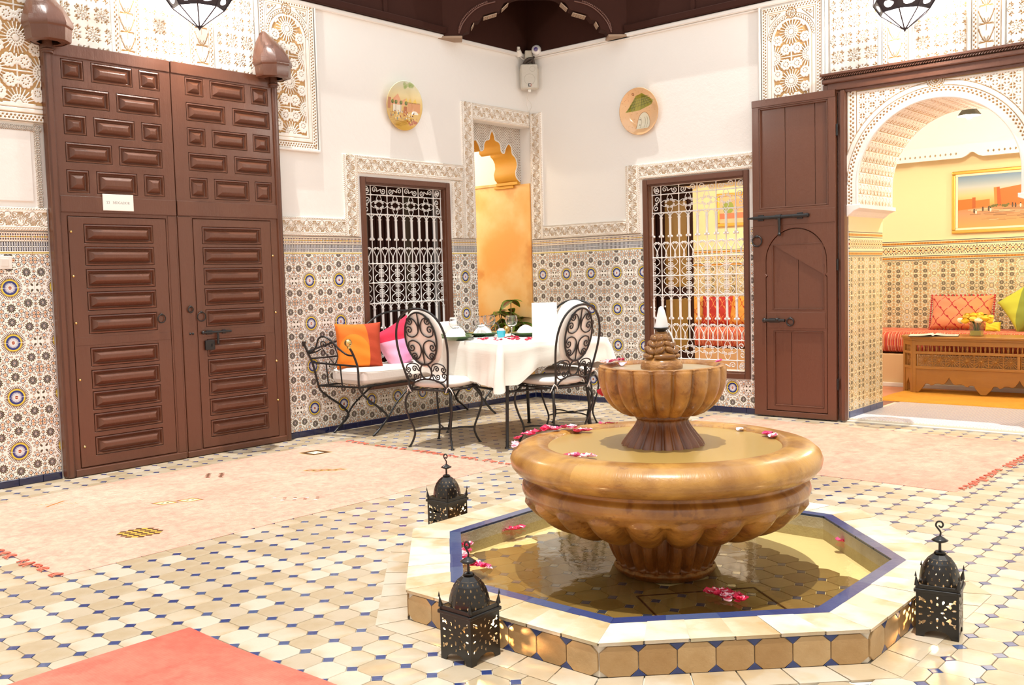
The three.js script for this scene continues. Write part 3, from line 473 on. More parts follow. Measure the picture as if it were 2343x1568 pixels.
{ // lambrequin arch
  const half = [[0.42, 2.657], [0.404, 2.631], [0.384, 2.594], [0.376, 2.561], [0.327, 2.546], [0.298, 2.509], [0.291, 2.461], [0.268, 2.442], [0.25, 2.441], [0.233, 2.48], [0.209, 2.517], [0.178, 2.541], [0.151, 2.526], [0.134, 2.498], [0.125, 2.444], [0.091, 2.422], [0.062, 2.38], [0.057, 2.325], [0.08, 2.264], [0.069, 2.215], [0.022, 2.178]];
  const line = [...half.map((q) => [0.84 - q[0], q[1]]).reverse(), ...half.slice(1)];   // from the far jamb (z 0.82) to the near one
  const poly = [[0.82, 2.72], [0.818, 2.178], ...line.slice(1, -1), [0.022, 2.178], [0.0, 2.178], [0.0, 2.72]];
  const a = shell('lambrequin_arch', [tr(rot(wallExt(poly.map((q) => [q[0], q[1]]), 0.28), 0, -PI / 2, 0), -0.13, 0, 0)], MAT.plaster);
  const inside = (z, y) => { let c = false; for (let i = 0, j = poly.length - 1; i < poly.length; j = i++) { const [xi, yi] = poly[i], [xj, yj] = poly[j]; if (yi > y !== yj > y && z < ((xj - xi) * (y - yi)) / (yj - yi) + xi) c = !c; } return c; };
  onL(obj('net_panel', carved(0.82, 0.53, 'net', 8, 5.2, 0.007, 0.0036, false, (x, y) => !inside(0.41 - x, y + 2.44), 0.002), CARVE.net.m, a), 0.41, 2.44, -0.13);
  const soff = surf(line.length - 1, 1, (u, v) => { const i = Math.round(u * (line.length - 1)), q = line[i], a = line[Math.max(0, i - 1)], b = line[Math.min(line.length - 1, i + 1)], dz = b[0] - a[0], dy = b[1] - a[1], l = Math.hypot(dz, dy) || 1; return V(-0.122 - v * 0.292, q[1] + (dz / l) * 0.004, q[0] - (dy / l) * 0.004); });
  obj('soffit', [soff], new THREE.MeshStandardMaterial({ color: saffron.color, roughness: 0.6, side: THREE.DoubleSide }), a);
  obj('rim', [tube(line.map((q) => V(-0.122, q[1], q[0])), 0.006, 120)], MAT.plaster, a);
  obj('impost', [bx2(-0.42, -0.13, 2.15, 2.18, 0.0, 0.05, 0.004), bx2(-0.46, -0.2, 2.12, 2.15, 0.0, 0.035, 0.004)], saffron, a);
}
// ---------------------------------------------------------------- the yellow room behind the arch
const cream = S([0.85, 0.72, 0.43], 0.8, { bumpMap: bumpPlaster, bumpScale: 0.001 });
const SF = 0.03;
const salon = shell('salon_wall', [bx2(-0.9, 9.6, -0.1, 3.3, -3.4, -3.1), bx2(-0.9, -0.7, -0.1, 3.3, -3.1, -0.72), bx2(6.4, 6.6, -0.1, 3.3, -3.1, -0.72)], cream);
obj('upper_wall', [bx2(-0.7, 6.3, 2.42, 3.0, -3.1, -3.085)], MAT.plaster, salon);
shell('salon_ceiling', [bx2(-0.9, 9.6, 3.0, 3.1, -3.4, -0.72)], MAT.plaster);
const pinkFloor = S([0.62, 0.28, 0.16], 0.9, { bumpMap: bumpFine, bumpScale: 0.002 });
shell('salon_floor', [bx2(-0.9, 9.6, -0.1, SF, -3.1, -1.14)], pinkFloor);
const thresholdC = canvas(512, 512, (x, w) => { x.fillStyle = '#e9e6df'; x.fillRect(0, 0, w, w); for (let i = 0; i < 8; i++) for (let j = 0; j < 8; j++) { const X = i * 64 + 32, Y = j * 64 + 32; x.fillStyle = (i + j) % 2 ? '#4a5fa6' : '#6f7fb4'; for (let k = 0; k < 8; k++) { x.save(); x.translate(X, Y); x.rotate((k * PI) / 4); x.fillRect(13, -6, 13, 12); x.restore(); } DISC(x, X, Y, 9, (i * 3 + j) % 4 ? '#e9e6df' : '#d9a070'); x.fillStyle = '#d7a677'; x.fillRect(X + 27, Y + 27, 11, 11); } });
shell('threshold', [bx2(3.2, 4.6, -0.1, SF - 0.006, -1.14, 0.0), bx2(3.2, 4.6, -0.1, 0.012, 0.0, 0.035, 0.004)], MAT.grout);
{ const th = scene.children.at(-1), m = P('#ffffff', 0.35, { map: canTex(thresholdC), clearcoat: 0.15 }); for (let i = 0; i < 7; i++) for (let j = 0; j < 6; j++) { const o = obj('floor_tile', rot(rectTile(0.188, 0.188, 0.006, 0.001), -PI / 2), m, th); o.position.set(3.34 + i * 0.19, SF - 0.006, -0.1 - j * 0.19); } }
// salon dado
for (let k = 0; k < 20; k++) for (let j = 0; j < 5; j++) { const x = 0.05 + k * 0.28, y0 = j < 4 ? 0.2 + j * 0.27 : 1.28; if (x > 5.2) continue; const o = obj(j < 4 ? 'wall_tile' : 'border_tile', j < 4 ? rectTile(0.278, 0.268, 0.007, 0.001) : rectTile(0.278, 0.208, 0.009, 0.001), j < 4 ? ZS : ZSB, salon); o.position.set(x - 0.5, y0 + (j < 4 ? 0.135 : 0.105), -3.0995); }
for (let k = 0; k < 4; k++) for (let j = 0; j < 7; j++) { // jamb of the arch
  if (k > 2) continue; const z = -0.125 - k * 0.235, top = j === 6, y = top ? 1.395 : 0.09 + SF + j * 0.2 - 0.02; const o = obj(top ? 'border_tile' : 'wall_tile', top ? rectTile(0.233, 0.2, 0.007, 0.001) : rectTile(0.233, 0.198, 0.007, 0.001), top ? ZSB : ZS, wallR); o.position.set(3.2405, top ? 1.41 : 0.183 + j * 0.205, z); o.rotation.y = PI / 2; if (!top) o.scale.y = 1.03; }
for (let k = 0; k < 5; k++) { const o = obj('skirting_tile', rectTile(0.14, 0.05, 0.009, 0.002), blueM[2], wallR); o.position.set(3.2405, SF + 0.026, -0.075 - k * 0.143); o.rotation.y = PI / 2; }
obj('jamb_plaster', [bx2(3.24, 3.246, 1.51, 1.65, -0.72, 0)], cream, wallR);
// arch: carved face, soffit, imposts
onR(obj('carved_arch', carved(1.4, 0.93, 'arch', 1, 0.93 / 0.98, 0.01, 0.004, false, (x, y) => { const X = x + 3.91, Y = y + 2.145; return Math.abs(X - AX) < AR && Y < AY || Math.hypot(X - AX, Y - AY) < AR && Y >= AY; }, 0.008), CARVE.arch.m, wallR), 3.91, 2.145);
{ const L1 = AY - 1.71, Ltot = 2 * L1 + PI * AR, at = (s, d) => { if (s < L1) return [AX - AR + d, 1.71 + s]; if (s > Ltot - L1) return [AX + AR - d, 1.71 + Ltot - s]; const a = (s - L1) / AR; return [AX - (AR - d) * Math.cos(a), AY + (AR - d) * Math.sin(a)]; };
  const H = CARVE.scale.h, rep = Ltot / 0.17, g = surf(440, 150, (u, v) => { const q = at(u * Ltot, 0.004 + 0.006 * H(v * 5, u * rep)); return V(q[0], q[1], 0.0 - v * 0.72); });
  const uv = g.attributes.uv; for (let i = 0; i < uv.count; i++) uv.setXY(i, uv.getY(i) * 5, uv.getX(i) * rep);
  const sm = CARVE.scale.m.clone(); sm.side = THREE.DoubleSide; obj('arch_soffit', [g], sm, wallR);
  const edge = (z, r) => tube(Array.from({ length: 61 }, (_, i) => { const q = at((i / 60) * Ltot, 0.002); return V(q[0], q[1], z); }), r, 120);
  obj('arch_bead', [edge(0.012, 0.011)], MAT.plaster, wallR); obj('arch_bead', [edge(-0.72, 0.01)], MAT.plaster, wallR);
  for (const s of [-1, 1]) { const X0 = s < 0 ? 3.235 : 4.575, X1 = AX + s * (AR - 0.012); const prof = [[X0, 1.62], [X0 + -s * 0.03, 1.64], [X0 - s * 0.06, 1.665], [X1 - s * 0.02, 1.685], [X1 - s * 0.02, 1.715], [X0, 1.715]]; obj('impost', [tr(norm(ext(s < 0 ? prof : prof.slice().reverse(), 0.77, 0.004)), 0, 0, -0.745)], MAT.plaster, wallR); }
}
// lacy white shelf along the back wall of the room
{ const pts = [[-0.6, 0]]; for (let k = 0; k < 6; k++) { const x = 0.35 + k * 1.0; pts.push([x - 0.1, 0], [x - 0.06, 0.015], [x - 0.02, 0.045], [x, 0.05], [x + 0.02, 0.045], [x + 0.06, 0.015], [x + 0.1, 0]); } pts.push([6.3, 0], [6.3, 0.1], [-0.6, 0.1]);
  const holes = []; for (let x = 0.6; x < 5.6; x += 0.05) if (Math.abs(((x - 0.35 + 10) % 1)) > 0.14 && ((x - 0.35 + 10) % 1) < 0.86) holes.push([[x - 0.012, 0.045], [x, 0.03], [x + 0.012, 0.045], [x, 0.06]]);
  shell('valance', [tr(norm(ext(pts, 0.03, 0, holes)), 0, 2.29, -2.86), bx2(-0.6, 6.3, 2.39, 2.42, -3.1, -2.83)], MAT.plaster); }
// ---------------------------------------------------------------- doors
const rect = (x0, x1, y0, y1) => [[x0, y0], [x1, y0], [x1, y1], [x0, y1]], hole = (x0, x1, y0, y1) => [[x0, y0], [x0, y1], [x1, y1], [x1, y0]];
// a fielded panel w x h: sloping moulding in, flat, then a raised field; its face towards +z
function fielded(w, h, rise = 0.02, m = 0.028) {
  const L = [[w / 2, h / 2, 0.018], [w / 2 - 0.008, h / 2 - 0.008, 0.021], [w / 2 - 0.016, h / 2 - 0.016, 0.006], [w / 2 - 0.02, h / 2 - 0.02, 0.004], [w / 2 - 0.02 - m, h / 2 - 0.02 - Math.min(m, h * 0.2), rise], [w / 2 - 0.026 - m, h / 2 - 0.026 - Math.min(m, h * 0.2), rise + 0.002]].map(([a, b, z]) => [[-a, -b, z], [a, -b, z], [a, b, z], [-a, b, z]]);
  const pos = []; const q = (a, b, c, d) => pos.push(...a, ...b, ...c, ...a, ...c, ...d);
  for (let k = 0; k < L.length - 1; k++) for (let i = 0; i < 4; i++) { const j = (i + 1) % 4; q(L[k][i], L[k][j], L[k + 1][j], L[k + 1][i]); }
  const T = L.at(-1); q(T[0], T[1], T[2], T[3]);
  const g = new THREE.BufferGeometry(); g.setAttribute('position', new THREE.Float32BufferAttribute(pos, 3)); g.computeVertexNormals(); return triUV(g);
}
const ring = (r, t, s = 20) => new THREE.TorusGeometry(r, t, 6, s);
{
  const d = thing('door_1', null, null, [0, 0, 3.92], PI / 2); d.userData.kind = 'structure';
  tag(d, 'tall double door of brown painted wood with raised panels and pivot bosses', null);
  const X = (z) => 3.92 - z, small = [], WK = [[4.69, 4.015, 0.058, 1.682], [3.805, 3.158, 0.055, 1.69]];
  const up = [[[[4.68, 4.535], [4.485, 4.205], [4.155, 4.008]], [[4.678, 4.372], [4.322, 4.014]]], [[[3.815, 3.672], [3.618, 3.328], [3.276, 3.128]], [[3.814, 3.503], [3.442, 3.123]]]];
  const ends = [[4.735, 3.928], [3.922, 3.05]];
  for (const k of [0, 1]) {
    const holes = [], ps = [];
    for (let r = 0; r < 5; r++) { const y1 = 2.678 - r * 0.1745, y0 = y1 - (r === 4 ? 0.146 : 0.126); for (const [a, b] of up[k][r & 1]) { holes.push(hole(X(a), X(b), y0, y1)); ps.push([X(a), X(b), y0, y1]); } }
    const [wa, wb, wy0, wy1] = WK[k]; holes.push(hole(X(wa) - 0.004, X(wb) + 0.004, wy0 - 0.004, wy1 + 0.004));
    const lf = sub('leaf', d);
    obj('leaf_frame', [triUV(norm(ext(rect(X(ends[k][0]), X(ends[k][1]), 0.01, 2.76), 0.032, 0.002, holes)), 0.13 * k).translate(0, 0, 0.026), bx2(X(ends[k][0]), X(ends[k][1]), 0.01, 2.758, 0.004, 0.026)], MAT.brown, lf);
    for (const [a, b, y0, y1] of ps) { const m = obj('panel', [fielded(b - a - 0.006, y1 - y0 - 0.006, 0.03)], MAT.brown, lf); m.position.set((a + b) / 2, (y0 + y1) / 2, 0.038); }
    obj('top_rail', [bx2(X(ends[k][0]), X(ends[k][1]) - 0.002, 2.69, 2.772, 0.028, 0.066, 0.006)], MAT.brown, lf);
    obj('middle_rail', [bx2(X(ends[k][0]), X(ends[k][1]) - 0.002, 1.708, 1.815, 0.028, 0.065, 0.005)], MAT.brown, lf);
    const w = sub('wicket', d), tops = [1.636, 1.49, 1.343, 1.197, 1.045, 0.832, 0.686, 0.545, 0.4, 0.247], pa = k ? 3.737 : 4.59, pb = k ? 3.244 : 4.112, wh = tops.map((t) => hole(X(pa), X(pb), t - 0.122, t));
    obj('wicket_frame', [triUV(norm(ext(rect(X(wa), X(wb), wy0, wy1), 0.034, 0.003, wh))).translate(0, 0, 0.027)], MAT.brown, w);
    obj('lock_rail', [bx2(X(wa) + 0.004, X(wb) - 0.004, 0.85, 0.905, 0.05, 0.0625, 0.002)], MAT.brown, w);
    for (const t of tops) { const m = obj('panel', [fielded(Math.abs(pa - pb) - 0.006, 0.116, 0.032, 0.03)], MAT.brown, w); m.position.set(X((pa + pb) / 2), t - 0.061, 0.041); }
  }
  obj('centre_stile', [bx2(X(4.0), X(3.94), 0.05, 1.705, 0.03, 0.062, 0.004), bx2(X(3.925), X(3.82), 0.05, 1.705, 0.03, 0.0635, 0.004)], MAT.brown, d);
  obj('bottom_rail', [bx2(X(4.735), X(3.94), 0.003, 0.05, 0.02, 0.068, 0.007), bx2(X(3.93), X(3.05), 0.003, 0.048, 0.02, 0.07, 0.009)], MAT.brown, d);
  for (const [z, r] of [[4.762, 0.03], [3.072, 0.024]]) obj('post', [bx2(X(z) - r, X(z) + r, 0, 2.79, 0.0, 0.078, 0.018)], MAT.brown, d);
  for (const [z, dx] of [[4.78, 0.018], [3.125, 0.042]]) {   // hoods that hold the pivots
    const R = [[2.742, 0.098, 0.135], [2.75, 0.118, 0.135], [2.758, 0.12, 0.135], [2.828, 0.126, 0.132], [2.838, 0.134, 0.132], [2.852, 0.137, 0.131], [2.864, 0.135, 0.129], [2.89, 0.131, 0.122], [2.92, 0.123, 0.112], [2.95, 0.112, 0.1], [2.98, 0.099, 0.086], [3.01, 0.083, 0.07], [3.04, 0.064, 0.054], [3.07, 0.043, 0.04], [3.09, 0.03, 0.033], [3.105, 0.019, 0.029], [3.114, 0.003, 0.028]];
    const M8 = 32, pos = (i, j) => { const a = (j / M8) * 2 * PI, [y, r0, c] = R[i], q = a + PI / 8, m = q - Math.floor(q / (PI / 4)) * (PI / 4) - PI / 8, r = r0 * lerp(Math.cos(PI / 8) * 1.04 / Math.cos(m), 1, sstep(2.86, 2.96, y)); return [r * 1.05 * Math.sin(a), y, Math.max(0.003, c + r * Math.cos(a))]; };
    const p = []; for (let i = 0; i < R.length - 1; i++) for (let j = 0; j < M8; j++) p.push(...pos(i, j), ...pos(i, j + 1), ...pos(i + 1, j + 1), ...pos(i, j), ...pos(i + 1, j + 1), ...pos(i + 1, j));
    const g = new THREE.BufferGeometry(); g.setAttribute('position', new THREE.Float32BufferAttribute(p, 3)); g.computeVertexNormals();
    const b = obj('pivot_hood', [triUV(toCreasedNormals(g, 0.5)), tr(rot(new THREE.RingGeometry(0.07, 0.104, 8, 1, PI / 8), PI / 2), 0, 2.745, 0.135)], MAT.brown, d); b.position.x = X(z);
    obj('pivot', [cyl(0.03, 0.032, 0.12, dx, 2.755, 0.07, 14), tr(rot(ring(0.032, 0.008), PI / 2), dx, 2.715, 0.07)], MAT.brown, b);
  }
  const rg = (z, y, r, t) => { const o = obj('ring_handle', [tr(ring(r, t), 0, -r, 0.012), ball(0.009, 0, 0, 0.01, 8)], MAT.oldIron, d); o.position.set(X(z), y, 0.062); o.rotation.x = 0.05; };
  rg(4.086, 1.027, 0.028, 0.004); rg(3.78, 1.03, 0.032, 0.004); rg(3.863, 1.072, 0.02, 0.0045);
  obj('slide_bolt', [rot(cyl(0.0085, 0.0085, 0.235, 0, 0, 0, 10), 0, 0, PI / 2), ball(0.013, -0.11, 0, 0), box(0.05, 0.03, 0.012, -0.06, 0, -0.004, 0.003), box(0.03, 0.028, 0.012, 0.06, 0, -0.004, 0.003), tr(cyl(0.007, 0.009, 0.075), 0.005, -0.042, 0.004), ball(0.01, 0.005, -0.08, 0.004)], MAT.iron, d).position.set(X(3.665), 0.882, 0.076);
  obj('lock_box', [box(0.075, 0.07, 0.02, 0, 0, 0, 0.005), box(0.02, 0.02, 0.01, 0.02, 0.0, 0.012, 0.002)], MAT.iron, d).position.set(X(3.725), 0.79, 0.072);
  for (const [z, y] of [[4.677, 1.585], [4.677, 0.998], [4.672, 0.63], [4.666, 0.193], [4.677, 1.3], [3.145, 1.0], [3.158, 0.33], [3.156, 0.63], [3.15, 1.43], [3.87, 0.88], [3.85, 0.88]]) obj('nail', [rot(lathe([[0, 0.012], [0.006, 0.01], [0.009, 0.003], [0.009, 0]], 8), PI / 2, 0, 0)], z < 3.9 && z > 3.8 ? MAT.oldIron : MAT.brass, d).position.set(X(z), y, 0.062);
  const signC = canvas(512, 256, (x, w, h) => { x.fillStyle = '#f6f1ea'; x.fillRect(0, 0, w, h); x.fillStyle = '#6d6a66'; x.font = '56px serif'; x.textBaseline = 'middle'; x.fillText('13', 48, 130); x.fillText('MOGADOR', 158, 130, 306); });
  const sg = thing('door_sign', 'small white name plate with grey lettering on the brown double door', 'sign', [0.066, 1.781, 4.353], PI / 2);
  obj('plate', [box(0.212, 0.108, 0.006, 0, 0, 0.003, 0.002)], S('#e9e3da', 0.4), sg);
  obj('lettering', [new THREE.PlaneGeometry(0.206, 0.102).translate(0, 0, 0.0064)], S('#ffffff', 0.4, { map: canTex(signC) }), sg);
}
{
  const d = thing('door_2', null, null, [0, 0, 0]); tag(d, 'worn brown door leaf with a horseshoe arch wicket folded against the wall', null, null, 'structure');
  const f = 0.078, B = MAT.brown, arch = []; for (let i = 0; i <= 24; i++) { const a = PI * 1.0 * (i / 24); arch.push([2.835 + 0.262 * Math.cos(a), 1.295 + 0.262 * Math.sin(a)]); }
  const wick = [[2.572, 0.055], [3.1, 0.055], [3.1, 1.16], [3.085, 1.175], [3.1, 1.19], ...arch, [2.573, 1.19], [2.588, 1.175], [2.572, 1.16]];
  obj('leaf_frame', [triUV(norm(ext(rect(2.462, 3.172, 0.012, 2.612), 0.036, 0.003, [hole(2.522, 3.112, 1.722, 2.545), wick.slice().reverse()]))).translate(0, 0, 0.042), bx2(2.464, 3.17, 0.014, 2.61, 0.03, 0.043)], B, d);
  for (const [a, b] of [[2.525, 2.742], [2.745, 2.995], [2.998, 3.11]]) obj('plank', [bx2(a, b, 1.725, 2.543, 0.04, 0.055, 0.002)], B, d);
  for (const [a, b, c, e] of [[2.522, 2.536, 1.722, 2.545], [3.098, 3.112, 1.722, 2.545], [2.536, 3.098, 1.722, 1.736], [2.536, 3.098, 2.531, 2.545]]) obj('moulding', [bx2(a, b, c, e, 0.05, 0.076, 0.005)], B, d);
  obj('top_rail', [bx2(2.462, 3.172, 2.556, 2.614, 0.06, 0.083, 0.004)], B, d); obj('middle_rail', [bx2(2.465, 3.17, 1.585, 1.7, 0.06, 0.081, 0.004)], B, d);
  const w = sub('wicket', d), win = wick.map(([x, y]) => [2.836 + (x - 2.836) * 0.983, 0.8 + (y - 0.8) * 0.992]);
  obj('wicket_frame', [triUV(norm(ext(win, 0.03, 0.002, [hole(2.64, 3.07, 0.1, 0.72), hole(2.63, 3.072, 0.892, 1.43)]))).translate(0, 0, 0.043)], B, w);
  for (const [a, b, c, e] of [[2.643, 2.788, 0.103, 0.717], [2.791, 3.067, 0.103, 0.717], [2.633, 2.852, 0.895, 1.427], [2.855, 3.069, 0.895, 1.427]]) obj('plank', [bx2(a, b, c, e, 0.042, 0.062, 0.002)], B, w);
  for (const [x0, x1, y0, y1] of [[2.64, 3.07, 0.1, 0.72], [2.63, 3.072, 0.892, 1.43]]) obj('moulding', [bx2(x0, x0 + 0.01, y0, y1, 0.05, 0.075, 0.003), bx2(x1 - 0.01, x1, y0, y1, 0.05, 0.075, 0.003), bx2(x0 + 0.01, x1 - 0.01, y0, y0 + 0.01, 0.05, 0.075, 0.003), bx2(x0 + 0.01, x1 - 0.01, y1 - 0.01, y1, 0.05, 0.075, 0.003)], B, w);
  obj('middle_rail', [bx2(2.585, 3.085, 0.742, 0.872, 0.06, 0.077, 0.003)], B, w);
  obj('long_bolt', [tr(rot(cyl(0.014, 0.014, 0.48, 0, 0, 0, 12), 0, 0, PI / 2), 0, 0, 0), rot(cyl(0.017, 0.017, 0.02), 0, 0, PI / 2).translate(0.22, 0, 0), rot(cyl(0.019, 0.019, 0.05), 0, 0, PI / 2).translate(-0.02, 0, 0), rot(cyl(0.006, 0.012, 0.06), 0, 0, PI / 2).translate(-0.265, 0, 0), tr(cyl(0.012, 0.009, 0.13), -0.01, -0.075, 0.008), ball(0.015, -0.01, -0.142, 0.008), box(0.05, 0.05, 0.012, -0.18, 0, -0.01, 0.003), box(0.05, 0.05, 0.012, 0.16, 0, -0.01, 0.003)], MAT.iron, d).position.set(2.72, 1.652, 0.096);
  obj('ring_handle', [tr(ring(0.042, 0.006), 0, -0.038, 0.004), ball(0.013, 0, 0, 0)], MAT.iron, d).position.set(2.505, 1.5, 0.087);
  obj('ring_handle', [tr(ring(0.03, 0.006), 0, -0.028, 0.004), ball(0.012, 0, 0, 0)], MAT.iron, w).position.set(2.79, 0.822, 0.084);
  obj('short_bolt', [rot(cyl(0.012, 0.012, 0.17), 0, 0, PI / 2), ball(0.02, -0.095, 0, 0, 10), box(0.09, 0.035, 0.012, -0.01, 0, -0.008, 0.003), ball(0.014, 0.02, 0.008, 0.008)], MAT.iron, w).position.set(2.66, 0.806, 0.09);
  // frame, lintel with rope moulding
  obj('door_frame', [bx2(3.178, 3.24, 0.012, 2.62, 0.0005, 0.045, 0.006), bx2(3.205, 3.24, 0.012, 2.6, 0.045, 0.07, 0.006)], B, d);
  for (const y of [0.3, 1.25, 2.3]) obj('hinge', [cyl(0.009, 0.009, 0.09, 3.18, y, 0.066, 8)], MAT.oldIron, d);
  const lin = thing('trim_3', null, null, [0, 0, 0]); tag(lin, 'brown wood lintel with a rope moulding over the arch', null, null, 'structure');
  obj('fascia', [bx2(3.1, 5.7, 2.605, 2.665, 0.0005, 0.06, 0.006), bx2(3.12, 5.7, 2.585, 2.607, 0.0005, 0.045, 0.004)], B, lin);
  obj('crown', [bx2(3.062, 5.72, 2.66, 2.7, 0.0005, 0.085, 0.012), bx2(3.055, 5.73, 2.718, 2.738, 0.0005, 0.105, 0.005)], B, lin);
  obj('return', [bx2(3.062, 3.125, 2.56, 2.66, 0.0005, 0.055, 0.008)], B, lin);
  const strands = []; for (let x = 3.07; x < 5.1; x += 0.019) strands.push(tr(rot(new THREE.CapsuleGeometry(0.006, 0.02, 2, 5), 0, 0, -0.85), x, 2.709, 0.09)); obj('rope_moulding', strands, B, lin).userData.kind = 'stuff';
}
// ---------------------------------------------------------------- windows with white wrought iron grilles
const spiral = (cx, cy, r, a0, turns, dir = 1, n = 18, z = 0) => Array.from({ length: n }, (_, i) => { const t = i / (n - 1), a = a0 + dir * t * turns * 2 * PI, q = r * (1 - 0.82 * t); return V(cx + q * Math.cos(a), cy + q * Math.sin(a), z); });
const WR = 0.0046;
// S scroll in a box w x h, curls at both ends
const sScroll = (w, h) => { const r = h * 0.36; return tube([...spiral(-w / 2 + r * 1.25, h / 2 - r * 1.25, r, -0.5, 1.35, 1).reverse(), V(0, 0, 0), ...spiral(w / 2 - r * 1.25, -h / 2 + r * 1.25, r, PI - 0.5, 1.35, 1)], WR, 60, false, 5); };
// C scroll: an arc open to +x whose two ends curl in
const cScroll = (h, d, WR = 0.0036) => { const r = h * 0.21; return tube([...spiral(d * 0.42, h / 2 - r * 1.15, r, 1.2, 1.3, -1).reverse(), V(d * 0.1, h * 0.42, 0), V(-d * 0.3, h * 0.2, 0), V(-d * 0.42, 0, 0), V(-d * 0.3, -h * 0.2, 0), V(d * 0.1, -h * 0.42, 0), ...spiral(d * 0.42, -h / 2 + r * 1.15, r, -1.2, 1.3, 1)], WR, 64, false, 5); };
function grille(win, w, y0, y1, z) {
  const g = sub('grille', win, [0, 0, z]), b = w / 10, x = (i) => -w / 2 + i * b, H = y1 - y0, Y = (f) => y0 + f;
  const m = MAT.whiteIron, put = (n, geo, X, YY, t = 0, sx = 1, sy = 1) => { const o = obj(n, geo, m, g); o.position.set(X, YY, 0); o.rotation.z = t; o.scale.set(sx, sy, 1); return o; };
  const hz = [0, 0.091, 0.266, 0.666, 0.84, 1.005, H - 0.245, H - 0.081, H];
  const hbar = bar([-w / 2, 0, 0], [w / 2, 0, 0], 0.0055, 6); for (const f of hz) put('cross_bar', hbar, 0, Y(f));
  const full = bar([0, y0, 0], [0, y1, 0], 0.005, 6); for (const i of [0, 1, 3, 5, 7, 9, 10]) put('upright', full, x(i), 0);
  const mid = bar([0, Y(0.266), 0], [0, Y(H - 0.245), 0], 0.005, 6); for (const i of [2, 4, 6, 8]) put('upright', mid, x(i), 0);
  const clip = [box(0.016, 0.016, 0.016, 0, 0, 0, 0.003)], clipG = G(clip); for (const f of hz) for (const i of [0, 1, 3, 5, 7, 9, 10]) put('clip', clipG, x(i), Y(f));
  const sG = sScroll(2 * b - 0.012, 0.082), sN = sScroll(b * 0.92, 0.08), sV = sScroll(0.155, b * 0.95), rosG = cScroll(0.062, 0.06, 0.0032), cG = cScroll(0.082, b * 0.74, 0.0034);
  for (const [f, h] of [[0.0455, 0.09], [H - 0.0405, 0.081]]) { for (let k = 0; k < 4; k++) put('scroll', sG, x(2 + 2 * k), Y(f), 0, k & 1 ? -1 : 1); for (const i of [0.5, 9.5]) put('scroll', sN, x(i), Y(f), 0, i > 5 ? -1 : 1); }
  for (const f of [0.1785, H - 0.163]) {
    for (let k = 0; k < 4; k++) for (const [dx, dy, t] of [[-0.067, 0, 0], [0.067, 0, PI], [0, 0.058, -PI / 2], [0, -0.058, PI / 2]]) put('scroll', rosG, x(2 + 2 * k) + dx, Y(f) + dy, t);
    for (const i of [0.5, 9.5]) put('scroll', sV, x(i), Y(f), PI / 2, 1, i > 5 ? -1 : 1);
  }
  for (const f of [0.666, 0.84]) for (let i = 0; i < 10; i++) { const hh = 0.0825, s = i & 1 ? 1 : -1; put('scroll', cG, x(i + 0.5) + s * 0.003, Y(f + 0.25 * 0.17 * 1), 0, s); put('scroll', cG, x(i + 0.5) + s * 0.003, Y(f + 0.75 * 0.167), 0, s); }
  // colonnettes with arches, and hearts between them
  const colG = G([cyl(0.0115, 0.0115, 0.165, 0, -0.125, 0, 8), cyl(0.016, 0.014, 0.012, 0, -0.046, 0, 8), cyl(0.015, 0.012, 0.01, 0, -0.2, 0, 8), ball(0.011, -0.017, -0.214, 0, 8), ball(0.011, 0.017, -0.214, 0, 8)]);
  const arcG = tube(Array.from({ length: 11 }, (_, i) => { const a = (i / 10) * PI; return V((b / 2 - 0.006) * Math.cos(a), -0.044 + (b / 2 - 0.006) * Math.sin(a), 0); }), 0.0042, 14, false, 5);
  const heart = G([tube([...spiral(-0.014, 0.052, 0.014, PI * 0.1, 1.05, 1, 10).reverse(), V(-0.034, 0.052, 0), V(-0.03, 0.03, 0), V(-0.004, -0.016, 0), V(-0.005, -0.045, 0), V(-0.008, -0.06, 0), V(0, -0.07, 0), V(0.008, -0.06, 0), V(0.005, -0.045, 0), V(0.004, -0.016, 0), V(0.03, 0.03, 0), V(0.034, 0.052, 0), ...spiral(0.014, 0.052, 0.014, PI * 0.9, 1.05, -1, 10)], 0.0042, 80, false, 5), cyl(0.008, 0.008, 0.014, 0, -0.018, 0, 6)]);
  for (const top of [H - 0.245, 0.666]) for (let i = 0; i <= 10; i++) { put('colonnette', colG, x(i), Y(top)); if (i < 10) put('arch', arcG, x(i + 0.5), Y(top)); }
  for (const f of [0.266 + 0.075, 1.005 + 0.075]) for (let i = 0; i < 10; i++) put('heart', heart, x(i + 0.5), Y(f));
  return g;
}
function windowUnit(name, pos, turn, w, y0, y1, thick, label) {
  const n = thing(name, null, null, pos, turn); tag(n, label, null, null, 'structure');
  const a = w / 2, t = 0.05, fr = (x0, x1, v0, v1) => G([bx2(x0, x1, v0, v1, -0.1, 0.02, 0.008)]);
  for (const s of [-1, 1]) { obj('frame_jamb', [bx2(s * a, s * (a - t), y0, y1, -0.1, 0.02, 0.008)], MAT.brown, n); obj('frame_moulding', [bx2(s * (a - t + 0.008), s * (a - t - 0.012), y0 + 0.04, y1 - 0.04, -0.1, 0.0, 0.005)], MAT.brown, n); }
  obj('frame_head', [bx2(-a + t, a - t, y1 - t, y1, -0.1, 0.02, 0.008)], MAT.brown, n); obj('frame_sill', [bx2(-a + t, a - t, y0, y0 + t, -0.1, 0.02, 0.008)], MAT.brown, n);
  obj('frame_moulding', [bx2(-a + t, a - t, y1 - t - 0.012, y1 - t + 0.008, -0.1, 0, 0.005)], MAT.brown, n); obj('frame_moulding', [bx2(-a + t, a - t, y0 + t - 0.008, y0 + t + 0.012, -0.1, 0, 0.005)], MAT.brown, n);
  grille(n, w - 0.125, y0 + 0.06, y1 - 0.06, -0.05);
  return n;
}
